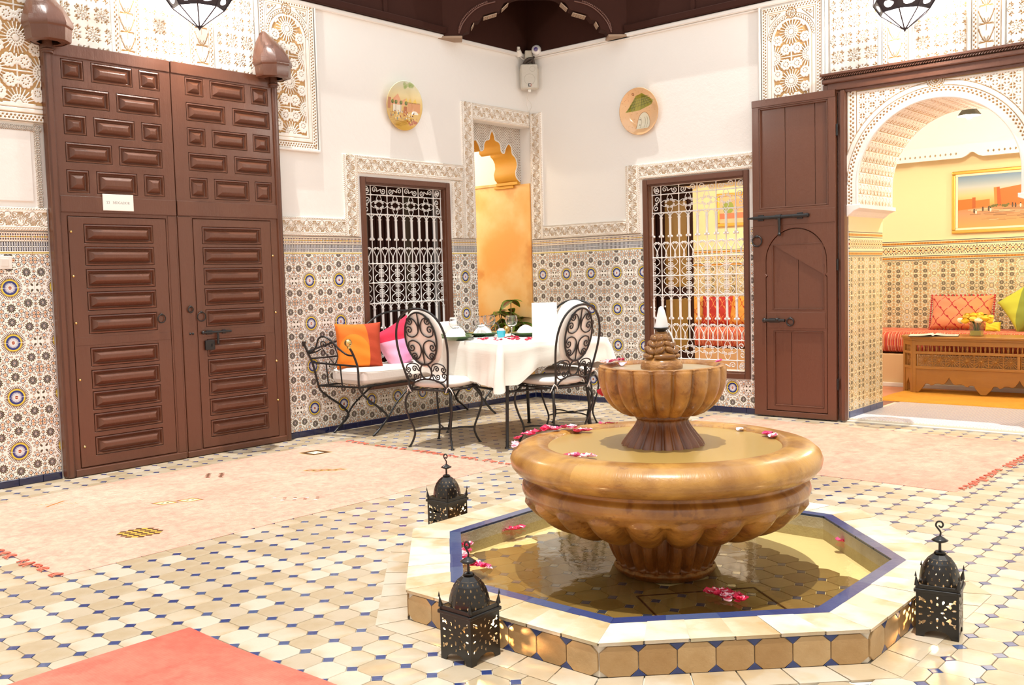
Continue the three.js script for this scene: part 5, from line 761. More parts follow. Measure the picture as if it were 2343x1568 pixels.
function makeLantern(pos, turn, label, w = 0.135) {
  const t = thing('lantern', label, 'lantern', pos, turn, 'pierced metal lanterns round the pool'), h0 = 0.028, h1 = 0.15, a = w / 2;
  const holes = []; for (const sx of [-1, 1]) for (const sy of [-1, 1]) { const m = (q) => q.map(([x, y]) => [sx * x, 0.088 + sy * y]), f = (q) => (sx * sy > 0 ? q : q.slice().reverse()); holes.push(f(m(paisley(0.037, 0.026, 0.027, 2.4)))); holes.push(f(m(blob(0.018, 0.034, 0.007, 0.0035, 1.3)))); holes.push(f(m(blob(0.05, 0.012, 0.007, 0.0035, 0.2)))); holes.push(f(m(blob(0.052, 0.043, 0.006, 0.003, 0.8)))); holes.push(f(m(blob(0.024, 0.013, 0.006, 0.003, 0.6)))); }
  for (const q of [blob(0, 0.113, 0.007, 0.0035, PI / 2), blob(0, 0.063, 0.007, 0.0035, PI / 2), blob(0, 0.136, 0.005, 0.0028, PI / 2), blob(0, 0.04, 0.005, 0.0028, PI / 2), blob(0.016, 0.088, 0.006, 0.003, 0), blob(-0.016, 0.088, 0.006, 0.003, 0)]) holes.push(q);
  const foot = [[-a, 0], [-a + 0.022, 0], [-a + 0.03, 0.016], [-a + 0.044, 0.024], [0, 0.028], [a - 0.044, 0.024], [a - 0.03, 0.016], [a - 0.022, 0], [a, 0], [a, h1], [-a, h1]];
  const side = G(ext(foot, 0.0022, 0, holes));
  for (let k = 0; k < 4; k++) { const m = obj('side_panel', side, LANT, t), f = (k * PI) / 2; m.position.set(Math.sin(f) * (a - 0.002), 0, Math.cos(f) * (a - 0.002)); m.rotation.y = f; }
  obj('base_plate', [bx2(-a + 0.004, a - 0.004, 0.026, 0.03, -a + 0.004, a - 0.004)], LANT, t);
  obj('collar', [...[0, 1, 2, 3].map((k) => rot(tr(box(w + 0.014, 0.012, 0.012, 0, 0.156, a, 0.003), 0, 0, 0), 0, (k * PI) / 2, 0)), ...[0, 1, 2, 3].map((k) => rot(tr(box(w + 0.004, 0.014, 0.006, 0, 0.168, a - 0.003, 0.002), 0, 0, 0), 0, (k * PI) / 2, 0))], LANT, t);
  for (const [sx, sz] of [[1, 1], [1, -1], [-1, 1], [-1, -1]]) obj('corner_spike', [tr(rot(new THREE.ConeGeometry(0.009, 0.036, 5), 0, 0, -sx * 0.12), sx * (a - 0.001), 0.19, sz * (a - 0.001)), tr(rot(new THREE.ConeGeometry(0.004, 0.018, 5), 0, 0, 0), sx * (a + 0.001), 0.212, sz * (a + 0.001))], LANT, t);
  // dome of eight pierced gores
  const R = [[0.168, a * 0.99], [0.186, a * 0.98], [0.204, a * 0.93], [0.222, a * 0.85], [0.239, a * 0.73], [0.254, a * 0.56], [0.266, a * 0.34], [0.272, a * 0.12]];
  const dp = []; const pt = (r, f) => { const i = Math.min(R.length - 2, r | 0), s = r - i, y = lerp(R[i][0], R[i + 1][0], s), q = lerp(R[i][1], R[i + 1][1], s), k = Math.floor(f / (PI / 4)), g = (f - k * (PI / 4)) / (PI / 4), A = k * PI / 4, p0 = [Math.cos(A), Math.sin(A)], p1 = [Math.cos(A + PI / 4), Math.sin(A + PI / 4)]; const bulge = 1 + 0.05 * Math.sin(g * PI); return [q * bulge * lerp(p0[0], p1[0], g), y, q * bulge * lerp(p0[1], p1[1], g)]; };
  const Q = (...v) => dp.push(...v.flat());
  for (let k = 0; k < 8; k++) for (let i = 0; i < R.length - 1; i++) { const n = i > 4 ? 1 : 4; for (let c = 0; c < n; c++) { const f0 = (k + c / n + 0.0005) * PI / 4, f1 = (k + (c + 1) / n - 0.0005) * PI / 4, A = pt(i, f0), B = pt(i, f1), C = pt(i + 1, f1), D = pt(i + 1, f0); if (n === 1 || (i + c) % 2) { Q(A, D, C, A, C, B); continue; } const M = (u, v) => pt(i + v, lerp(f0, f1, u)), l = M(0.24, 0.5), r = M(0.76, 0.5), b = M(0.5, 0.22), u = M(0.5, 0.8); Q(A, D, l, D, u, l, D, C, u, C, r, u, C, B, r, B, b, r, B, A, b, A, l, b); } }
  const dg = new THREE.BufferGeometry(); dg.setAttribute('position', new THREE.Float32BufferAttribute(dp, 3)); dg.computeVertexNormals(); obj('dome', [dg], LANT, t);
  obj('finial', [cyl(0.004, 0.005, 0.045, 0, 0.29, 0, 8), lathe([[0, 0.268], [0.02, 0.27], [0.014, 0.277], [0, 0.28]], 12), lathe([[0.004, 0.302], [0.02, 0.309], [0.027, 0.3135], [0.02, 0.318], [0.008, 0.326], [0.005, 0.328], [0, 0.329]], 10)], LANT, t);
  obj('hook', [tube([[0, 0.325, 0], [0.002, 0.34, 0], [-0.004, 0.35, 0.001], [-0.012, 0.362, 0.002], [-0.008, 0.374, 0.002], [0.004, 0.376, 0.002], [0.01, 0.366, 0.002], [0.004, 0.357, 0.002], [-0.002, 0.361, 0.002]], 0.0032, 40)], LANT, t);
  obj('latch', [tube([[0, 0.105, a + 0.004], [0, 0.1, a + 0.012], [0, 0.08, a + 0.012], [0, 0.07, a + 0.004]], 0.002, 14), ball(0.005, 0, 0.11, a + 0.004, 8), ball(0.004, 0, 0.055, a + 0.004, 8)], LANT, t).rotation.y = -PI / 2;
  const c = sub('candle', t); obj('wax', [cyl(0.02, 0.02, 0.02, 0, 0.04, 0, 16)], S('#f3e9d8', 0.5), c); obj('flame', [lathe([[0, 0.051], [0.008, 0.058], [0.012, 0.07], [0.008, 0.084], [0, 0.096]], 12)], flameM, c);
  const l = lamp('lantern_light', 0, 0.07, 0, new THREE.Color(1, 0.62, 0.28), 0.9, 0.35, t);
  return t;
}
makeLantern([4.152, 0, 5.342], 0, 'pierced black metal lantern standing left of the basin, nearest the camera');
makeLantern([5.262, 0, 4.243], 0.19, 'pierced black metal lantern standing right of the basin', 0.13);
makeLantern([2.985, 0, 4.27], 0.02, 'pierced black metal lantern half hidden behind the left edge of the basin');
// ---------------------------------------------------------------- kilims
const weave = noiseMap(512, 32, 4, 71, 0.7);
const weaveBump = dataTex(512, (i, x, y) => (weave[i] * 0.5 + 0.5 * (0.5 + 0.5 * Math.sin(y * 0.78))) * 255, false, 4);
function rugPaint(w, h, W, H, base, tip, motifs, s0) { return canvas(W, H, (x) => { const im = x.createImageData(W, H); for (let j = 0; j < H; j++) for (let i = 0; i < W; i++) { const n = nA[((j >> 1) & 511) * 512 + ((i >> 2) & 511)], st = streak[((i >> 1) & 511) * 512 + ((j >> 3) & 511)], f = weave[(j & 511) * 512 + (i & 511)], c = rgb(base, tip, clamp(sstep(0.3, 0.7, n * 0.5 + st * 0.5), 0, 1)), k = (j * W + i) * 4; for (let a = 0; a < 3; a++) im.data[k + a] = c[a] * (0.86 + 0.26 * f) * (nC[((j >> 1) & 511) * 512 + (i & 511)] > 0.66 ? 0.94 : 1); im.data[k + 3] = 255; } x.putImageData(im, 0, 0); if (motifs) motifs(x, W, H); }); }
function kilim(label, cx, cz, w, l, turn, mat, fringeEnds, wav = 0.003) {   // w along local x, l along local z
  const t = thing('rug', label, 'rug', [cx, 0.001, cz], turn), th = 0.009;
  const top = surf(60, 90, (u, v) => { const e = Math.max(0, Math.min(1, Math.min(u, 1 - u) * 30)), e2 = Math.max(0, Math.min(1, Math.min(v, 1 - v) * 40)); return V((u - 0.5) * w + 0.006 * Math.sin(v * 13), th * Math.min(e, e2) + wav * (0.5 + 0.5 * Math.sin(u * 17 + v * 9)) * e * e2, (v - 0.5) * l * -1 + 0.008 * Math.sin(u * 9)); });
  obj('weave', [top], mat, t);
  for (const s of fringeEnds) for (let i = 0; i < 26; i++) { if (rnd() < 0.12) continue; const x = (i / 25 - 0.5) * (w - 0.04), z0 = (s * l) / 2 - s * 0.01, L = rr(0.02, 0.06), g = []; for (let k = 0; k < 4; k++) g.push(tube([[x + rr(-0.012, 0.012), 0.006, z0], [x + rr(-0.02, 0.02), 0.008, z0 + s * L * 0.5], [x + rr(-0.028, 0.028), 0.004, z0 + s * L]], 0.0028, 5, false, 4)); obj('tassel', g, S([0.72, 0.16, 0.1], 0.9), t); }
  return t;
}
const kil = (c) => S('#ffffff', 0.95, { map: canTex(c), bumpMap: weaveBump, bumpScale: 0.002 });
{ // the long rug before the brown door; u runs with x (far edge to near edge), v up = -z
  const RX0 = 0.42, RX1 = 2.15, RZ0 = 2.86, RZ1 = 5.76;
  const c = rugPaint(1, 1, 1024, 1720, [230, 155, 134], [237, 174, 153], (x, W, H) => {
    const px = (wx) => ((wx - RX0) / (RX1 - RX0)) * W, pz = (wz) => ((wz - RZ0) / (RZ1 - RZ0)) * H, brown = '#4e2f12', gold = '#c49a3c';
    const at = (wx, wz, f) => { x.save(); x.translate(px(wx), pz(wz)); f(); x.restore(); }, dia = (cx, cy, a, b, fill, stroke) => { LINE(x, [[cx - a, cy], [cx, cy - b], [cx + a, cy], [cx, cy + b]], true); if (fill) { x.fillStyle = fill; x.fill(); } if (stroke) { x.strokeStyle = stroke; x.lineWidth = 4; x.stroke(); } };
    // turned so that the motifs lie along the view: screen right is +x -z
    const turn = (f) => () => { x.rotate(-PI / 4); f(); };
    at(0.713, 3.306, turn(() => { dia(0, 0, 70, 62, brown, gold); dia(0, 0, 40, 34, '#f3e6c4', brown); x.fillStyle = brown; x.fillRect(-14, -4, 8, 8); x.fillRect(6, -4, 8, 8); }));
    at(1.284, 3.688, turn(() => { for (let i = -2; i < 3; i++) { dia(i * 28, (i & 1) * 14, 26, 16, null, gold); dia(i * 28, (i & 1) * 14, 18, 10, null, brown); } }));
    at(0.809, 4.186, turn(() => { for (const s of [-24, 24]) { x.fillStyle = brown; for (let i = -3; i < 4; i++) x.fillRect(s - 7 + (i & 1) * 5 + i * 2, i * 13, 14, 11); } }));
    at(1.308, 4.739, turn(() => { for (const [a, b] of [[-38, 12], [38, -12]]) { dia(a, b, 44, 30, '#f2d9a8', brown); dia(a, b, 36, 23, null, gold); x.fillStyle = brown; x.fillRect(a - 12, b - 5, 8, 10); x.fillRect(a + 4, b - 5, 8, 10); } }));
    at(0.758, 5.17, turn(() => { x.fillStyle = '#c98d5c'; for (let i = -9; i < 10; i++) if (i) x.fillRect(i * 8, -6 + (i & 1) * 8, 5, 6); LINE(x, [[-12, 42], [14, -44]]); x.strokeStyle = '#a5682c'; x.lineWidth = 9; x.stroke(); }));
    at(1.781, 5.208, turn(() => { for (let i = -3; i < 4; i++) for (let j = -3; j < 4; j++) if (Math.abs(i) + Math.abs(j) < 5) { x.fillStyle = (i + j) & 1 ? gold : brown; x.fillRect(i * 18 - 9, j * 15 - 7, 18, 15); } }));
    at(1.8, 4.298, turn(() => { for (let i = 0; i < 13; i++) { x.fillStyle = i % 3 ? brown : '#b9c7d6'; x.fillRect(-75 + (i * 37) % 150, -28 + (i * 23) % 56, 11, 8); } }));
  });
  const m = kil(c); kilim('long faded salmon kilim with small brown motifs before the brown double door', (RX0 + RX1) / 2, (RZ0 + RZ1) / 2, RX1 - RX0, RZ1 - RZ0, 0.0, m, [-1, 1]);
  const c2 = rugPaint(1, 1, 512, 1024, [226, 144, 122], [235, 164, 142]), m2 = kil(c2);
  kilim('salmon kilim lying before the arch, right of the fountain', 3.42, 1.17, 1.78, 2.56, PI / 2 - 0.03, m2, [1], 0.004);
  const c3 = rugPaint(1, 1, 512, 1024, [210, 92, 74], [222, 120, 100]), m3 = kil(c3);
  kilim('coral red kilim at the bottom left corner, only its corner in view', 3.97, 6.97, 1.62, 2.42, 0, m3, []);
}
// ---------------------------------------------------------------- wrought iron chairs
const cushionM = S([0.82, 0.77, 0.71], 0.95, { bumpMap: bumpFine, bumpScale: 0.0008 });
function pad(rx, rz, h, p = 2.6, puff = 0.35) { return surf(40, 16, (u, v) => { const f = u * 2 * PI, c = Math.cos(f), s = Math.sin(f), e = 2 / p, ph = (v - 0.5) * PI, k = Math.pow(Math.cos(ph), puff); return V(rx * k * Math.sign(c) * Math.abs(c) ** e, (h / 2) * Math.sin(ph), -rz * k * Math.sign(s) * Math.abs(s) ** e); }, true); }
function makeChair(label, pos, turn) {   // faces -z; the back stands at +z
  const t = thing('iron_chair', label, 'chair', pos, turn, 'wrought iron chairs round the table'), r = 0.0068, M = MAT.iron;
  const bk = sub('backrest', t, [0, 0.43, 0.19]); bk.rotation.x = 0.22; bk.scale.set(1.03, 1.1, 1);
  const outl = [[-0.155, 0], [-0.17, 0.08], [-0.192, 0.18], [-0.207, 0.29], [-0.2, 0.38], [-0.165, 0.465], [-0.1, 0.522], [0, 0.545], [0.1, 0.522], [0.165, 0.465], [0.2, 0.38], [0.207, 0.29], [0.192, 0.18], [0.17, 0.08], [0.155, 0]];
  obj('back_frame', [tube(outl, 0.0082, 70, false, 7)], M, bk);
  obj('oval', [tube(Array.from({ length: 28 }, (_, i) => { const a = (i / 28) * 2 * PI; return V(0.128 * Math.cos(a), 0.345 + 0.175 * Math.sin(a), 0); }), 0.0066, 60, true)], M, bk);
  obj('hoop', [tube(Array.from({ length: 18 }, (_, i) => { const a = (i / 18) * 2 * PI; return V(0.046 * Math.cos(a), 0.122 + 0.052 * Math.sin(a), 0); }), 0.006, 36, true)], M, bk);
  obj('lower_arch', [tube([[-0.15, 0.0], [-0.125, 0.035], [-0.07, 0.062], [0, 0.071], [0.07, 0.062], [0.125, 0.035], [0.15, 0]], 0.006, 30)], M, bk);
  const sw = (pts) => tube(pts, 0.0046, pts.length * 3, false, 5);
  for (const s of [-1, 1]) for (const u of [-1, 1]) {
    const q = (x, y) => V(s * x, 0.345 + u * y, 0);
    obj('scroll', [sw([q(0.012, 0.05), q(0.014, 0.09), q(0.04, 0.13), q(0.075, 0.14), ...spiral(0.07, 0.118, 0.026, 0.6, 1.35, -1, 16).map((p) => q(p.x, p.y))])], M, bk);
    obj('scroll', [sw([q(0.0, 0.168), q(0.003, 0.1), q(0.02, 0.035), q(0.065, 0.012), q(0.105, 0.025), ...spiral(0.085, 0.058, 0.03, -0.7, 1.3, 1, 16).map((p) => q(p.x, p.y))])], M, bk);
    const c = (x, y) => V(s * x, 0.115 + u * y, 0);
    obj('scroll', [sw([c(0.046, 0.004), c(0.06, 0.05), c(0.1, 0.064), c(0.15, 0.05), c(0.165, 0.025), ...spiral(0.145, 0.022, 0.022, 0.4, 1.25, -1, 14).map((p) => c(p.x, p.y))])], M, bk);
    obj('scroll', [sw([c(0.058, 0.012), ...spiral(0.092, 0.026, 0.022, PI, 1.3, -1, 15).map((p) => c(p.x, p.y))])], M, bk);
  }
  const bp = obj('back_cushion', [rot(pad(0.15, 0.2, 0.055, 2.1), PI / 2)], cushionM, bk); bp.position.set(0, 0.34, -0.036);
  const seat = [[-0.155, 0.19], [-0.19, 0.06], [-0.2, -0.1], [-0.17, -0.19], [0, -0.215], [0.17, -0.19], [0.2, -0.1], [0.19, 0.06], [0.155, 0.19]];
  obj('seat_frame', [tube(seat.map(([x, z]) => V(x, 0.428, z)), 0.008, 60, true), ...[-0.09, 0, 0.09].map((x) => bar([x, 0.428, 0.188], [x, 0.428, -0.2], 0.005)), bar([-0.19, 0.428, -0.02], [0.19, 0.428, -0.02], 0.005)], M, t);
  const cu = obj('seat_cushion', [pad(0.2, 0.205, 0.062, 3, 0.3)], cushionM, t); cu.position.set(0, 0.467, -0.015);
  for (const s of [-1, 1]) obj('tie', [tube([[s * 0.155, 0.45, 0.17], [s * 0.19, 0.425, 0.185], [s * 0.2, 0.4, 0.18]], 0.004, 8, false, 4), tube([[s * 0.155, 0.445, 0.18], [s * 0.18, 0.455, 0.2], [s * 0.165, 0.44, 0.205], [s * 0.15, 0.41, 0.2]], 0.004, 12, false, 4), ball(0.009, s * 0.16, 0.445, 0.185, 6)], cushionM, t);
  for (const sx of [-1, 1]) for (const sz of [-1, 1]) obj('leg', [tube([[sx * 0.15, 0.428, sz * 0.16], [sx * 0.19, 0.38, sz * 0.195], [sx * 0.2, 0.31, sz * 0.205], [sx * 0.183, 0.22, sz * 0.19], [sx * 0.158, 0.13, sz * 0.165], [sx * 0.155, 0.095, sz * 0.162], [sx * 0.168, 0.045, sz * 0.172], [sx * 0.185, 0.004, sz * 0.188]], 0.0078, 40), cyl(0.012, 0.014, 0.006, sx * 0.185, 0.004, sz * 0.188, 8)], M, t);
  obj('stretcher', [...[[1, 1], [1, -1], [-1, 1], [-1, -1]].map(([a, b]) => tube([[a * 0.156, 0.115, b * 0.163], [a * 0.1, 0.122, b * 0.1], [a * 0.028, 0.118, b * 0.028]], 0.0058, 12)), tr(rot(ring(0.036, 0.006), PI / 2), 0, 0.118, 0)], M, t);
  return t;
}
const TB = 18 * PI / 180, TA = V(-0.951, 0, -0.309), TBd = V(0.309, 0, -0.951), TN = V(1.78, 0, 2.52);   // table: near corner, its two edges
const tableAt = (a, b) => TN.clone().addScaledVector(TA, a).addScaledVector(TBd, b);
makeChair('black iron chair at the left end of the table, oval back to the camera', [1.225, 0, 2.525], 0.2);
{ const q = tableAt(-0.1, 0.52); makeChair('black iron chair at the right side of the table, beside the menu card', [1.845, 0, 2.01], 1.44); }
makeChair('black iron chair on the far side of the table, mostly hidden by the nearer one', [1.5, 0, 1.36], PI + 0.5);
// ---------------------------------------------------------------- table with cloth
{
  const c = tableAt(0.55, 0.475), t = thing('dining_table', 'iron legged dining table under the white cloth', 'table', [c.x, 0, c.z], Math.atan2(-TA.z, TA.x) + PI);
  obj('table_top', [box(1.07, 0.025, 0.92, 0, 0.73, 0, 0.008)], MAT.iron, t);
  for (const sx of [-1, 1]) for (const sz of [-1, 1]) obj('leg', [tube([[sx * 0.42, 0.72, sz * 0.34], [sx * 0.425, 0.45, sz * 0.345], [sx * 0.44, 0.25, sz * 0.36], [sx * 0.435, 0.14, sz * 0.36], [sx * 0.455, 0.03, sz * 0.375], [sx * 0.46, 0.004, sz * 0.38]], 0.0125, 36, false, 8), cyl(0.016, 0.019, 0.008, sx * 0.46, 0.005, sz * 0.38)], MAT.iron, t);
  obj('rail', [bar([-0.425, 0.4, -0.345], [0.425, 0.4, -0.345], 0.009), bar([-0.425, 0.4, 0.345], [0.425, 0.4, 0.345], 0.009), bar([-0.425, 0.4, -0.345], [-0.425, 0.4, 0.345], 0.009), bar([0.425, 0.4, -0.345], [0.425, 0.4, 0.345], 0.009)], MAT.iron, t);
  // cloth: local x from far left (-) to near right (+), local z from far (-) to near (+)
  const W = 1.1, D = 0.95, rc = 0.035, per = [];
  const side = (x0, z0, x1, z1, n, drop) => { for (let i = 0; i < n; i++) { const f = i / n; per.push([lerp(x0, x1, f), lerp(z0, z1, f), drop(f), 0]); } };
  const corner = (cx, cz, a0, n, drop) => { for (let i = 0; i < n; i++) { const f = i / n, a = a0 + (f * PI) / 2; per.push([cx + rc * Math.cos(a), cz + rc * Math.sin(a), drop, Math.sin(f * PI)]); } };
  const a = W / 2, b = D / 2;
  side(-a + rc, b, a - rc, b, 56, (f) => lerp(0.27, 0.285, f) + 0.012 * Math.sin(f * 9)); // near side
  { const n0 = per.length; corner(a - rc, b - rc, PI / 2, 0, 0); }
  const near = per.splice(0); per.push(...near);
  const cornerRev = (cx, cz, a0, n, drop) => { for (let i = 0; i < n; i++) { const f = i / n, q = a0 - (f * PI) / 2; per.push([cx + rc * Math.cos(q), cz + rc * Math.sin(q), drop, Math.sin(f * PI)]); } };
  cornerRev(a - rc, b - rc, PI / 2, 22, 0.3);
  side(a, b - rc, a, -b + rc, 48, (f) => 0.285 - 0.13 * sstep(0.08, 0.35, f) - 0.02 * Math.sin(f * 14) * sstep(0.1, 0.4, f) + 0.05 * sstep(0.85, 1, f));
  cornerRev(a - rc, -b + rc, 0, 22, 0.26);
  side(a - rc, -b, -a + rc, -b, 50, (f) => 0.24); cornerRev(-a + rc, -b + rc, -PI / 2, 16, 0.3); side(-a, -b + rc, -a, b - rc, 48, () => 0.26); cornerRev(-a + rc, b - rc, -PI, 16, 0.25);
  const N = per.length;
  const g = surf(N, 16, (u, v) => {
    const i = Math.round(u * N) % N, [x, z, drop, k] = per[i], p = per[(i + N - 1) % N], n = per[(i + 1) % N], tx = n[0] - p[0], tz = n[1] - p[1], L = Math.hypot(tx, tz) || 1, ox = -tz / L * -1, oz = tx / L * -1;
    const s = i / N * 2 * PI, dn = v * v * (3 - 2 * v) * 0 + v, fold = (0.012 * Math.sin(s * 17) + 0.009 * Math.sin(s * 31 + 1.3)) * v * (1 - 0.5 * k), out = 0.012 * Math.min(1, v * 6) + fold + v * (0.012 + (x < 0 && z > 0 ? 0.2 : 0.075) * k) + 0.008 * Math.sin(v * 5 + s * 8) * v;
    const sgn = (x * -(-tz / L) + z * -(tx / L)) ; const dir = (x * ox + z * oz) > 0 ? 1 : -1;
    return V(x + dir * ox * out, 0.7485 + 0.004 * (1 - Math.min(1, v * 12)) - drop * (1 + 0.12 * k) * v, z + dir * oz * out);
  }, true);
  const top = new THREE.Shape(per.map((q) => V2(q[0], -q[1]))), tg = tr(rot(new THREE.ShapeGeometry(top), -PI / 2), 0, 0.7525, 0);
  const cloth = thing('tablecloth', 'white tablecloth hanging unevenly over the iron table', 'tablecloth', [c.x, 0, c.z], t.rotation.y), cm = MAT.whiteCloth.clone(); cm.side = THREE.DoubleSide;
  obj('drape', [g], cm, cloth); obj('top_cloth', [tg], cm, cloth);
}
const TT = 0.7535;
{
  const green = P([0.05, 0.13, 0.03], 0.15, { clearcoat: 0.8, clearcoatRoughness: 0.08 }), nap = S([0.88, 0.87, 0.84], 0.9, { bumpMap: bumpFine, bumpScale: 0.0008 });
  const plateG = lathe([[0, 0.012], [0.07, 0.01], [0.085, 0.012], [0.105, 0.024], [0.135, 0.032], [0.138, 0.03], [0.13, 0.024], [0.09, 0.006], [0.075, 0.0], [0, 0]], 40);
  const napG = surf(36, 14, (u, v) => { const f = u * 2 * PI, r = 0.085 * (1 - v) ** 0.65 * (1 + 0.16 * Math.sin(f * 5 + v * 2) * (0.4 + v)), y = 0.018 + 0.072 * v ** 0.8; return V(r * Math.cos(f) + 0.012 * v, y, -r * Math.sin(f) * 0.9); }, true);
  const spots = [[1.115, 2.27, 'nearest the left chair'], [0.93, 2.08, 'at the left corner by the bench'], [1.0, 1.84, 'in the middle of the far side'], [1.34, 1.70, 'behind the white card, by the plant']];
  spots.forEach(([x, z, w], i) => {
    const p = thing('charger_plate', 'green glazed charger plate ' + w, 'plate', [x, TT, z], 0, 'green plates on the table'); obj('dish', plateG, green, p);
    const n = thing('napkin', 'white folded napkin heaped on the green plate ' + w, 'napkin', [x, TT + 0.0, z], i * 1.1, 'white napkins on the plates'); obj('fold', [napG.clone()], nap, n);
    const cut = thing('cutlery', 'steel knife beside the green plate ' + w, 'knife', [x + 0.16, TT, z + 0.03], 0.4 + i, 'knives on the table'); obj('blade', [box(0.012, 0.002, 0.1, 0, 0.002, -0.06, 0.0008)], S([0.5, 0.5, 0.5], 0.25, { metalness: 1 }), cut); obj('grip', [box(0.012, 0.007, 0.09, 0, 0.004, 0.035, 0.003)], S([0.5, 0.5, 0.5], 0.25, { metalness: 1 }), cut);
  });
  const glassM = P([1, 1, 1], 0.01, { transmission: 1, thickness: 0.002, ior: 1.5 });
  const bowlG = lathe([[0.004, 0.075], [0.02, 0.08], [0.034, 0.1], [0.039, 0.125], [0.036, 0.15], [0.033, 0.166], [0.0318, 0.166], [0.035, 0.15], [0.0378, 0.125], [0.033, 0.101], [0.019, 0.082], [0.0, 0.078]], 28), stemG = lathe([[0, 0.001], [0.034, 0.001], [0.034, 0.003], [0.01, 0.007], [0.0045, 0.014], [0.004, 0.06], [0.006, 0.078], [0, 0.08]], 20);
  [[0.985, 2.14, 'wine glass at the left of the table, by the window frame'], [1.06, 1.93, 'wine glass in the middle, the nearer of the close pair'], [1.02, 1.78, 'wine glass in the middle, the farther of the close pair'], [1.27, 1.80, 'wine glass standing alone right of the blue candle cup']].forEach(([x, z, l]) => { const w = thing('wine_glass', l, 'glass', [x, TT, z], 0, 'wine glasses on the table'); obj('bowl', bowlG, glassM, w).scale.set(1.25, 1, 1.25); obj('stem', stemG, glassM, w).scale.set(1.2, 1, 1.2); });
  const cup = thing('candle_cup', 'turquoise glass candle cup with a white candle on the tablecloth', 'candle holder', [1.235, TT, 1.885]);
  obj('cup', [lathe([[0, 0], [0.027, 0], [0.03, 0.004], [0.037, 0.052], [0.035, 0.052], [0.028, 0.008], [0, 0.008]], 10)], P([0.03, 0.5, 0.68], 0.1, { clearcoat: 0.8 }), cup); obj('candle', [lathe([[0, 0.01], [0.028, 0.01], [0.031, 0.05], [0.024, 0.064], [0.012, 0.07], [0, 0.071]], 18)], S([0.9, 0.88, 0.84], 0.6), cup);
  const card = thing('menu_card', 'plain white standing menu card on the right of the table', 'card', [1.655, TT, 1.86], 0.72);
  obj('front', [rot(box(0.19, 0.27, 0.004, 0, 0.135, 0, 0.001), -0.12).translate(0, 0, 0.03)], S([0.88, 0.86, 0.82], 0.7), card); obj('back', [rot(box(0.19, 0.27, 0.004, 0, 0.135, 0, 0.001), 0.12).translate(0, 0.0, -0.038)], S([0.88, 0.86, 0.82], 0.7), card);
  petals(Array.from({ length: 30 }, () => { const q = tableAt(rr(0.2, 0.68), rr(0.15, 0.55)); return [q.x, TT, q.z, 1.0]; }), 'crimson rose petal scattered on the white tablecloth', 'rose petals on the tablecloth', [0, 3, 7, 0]);
}
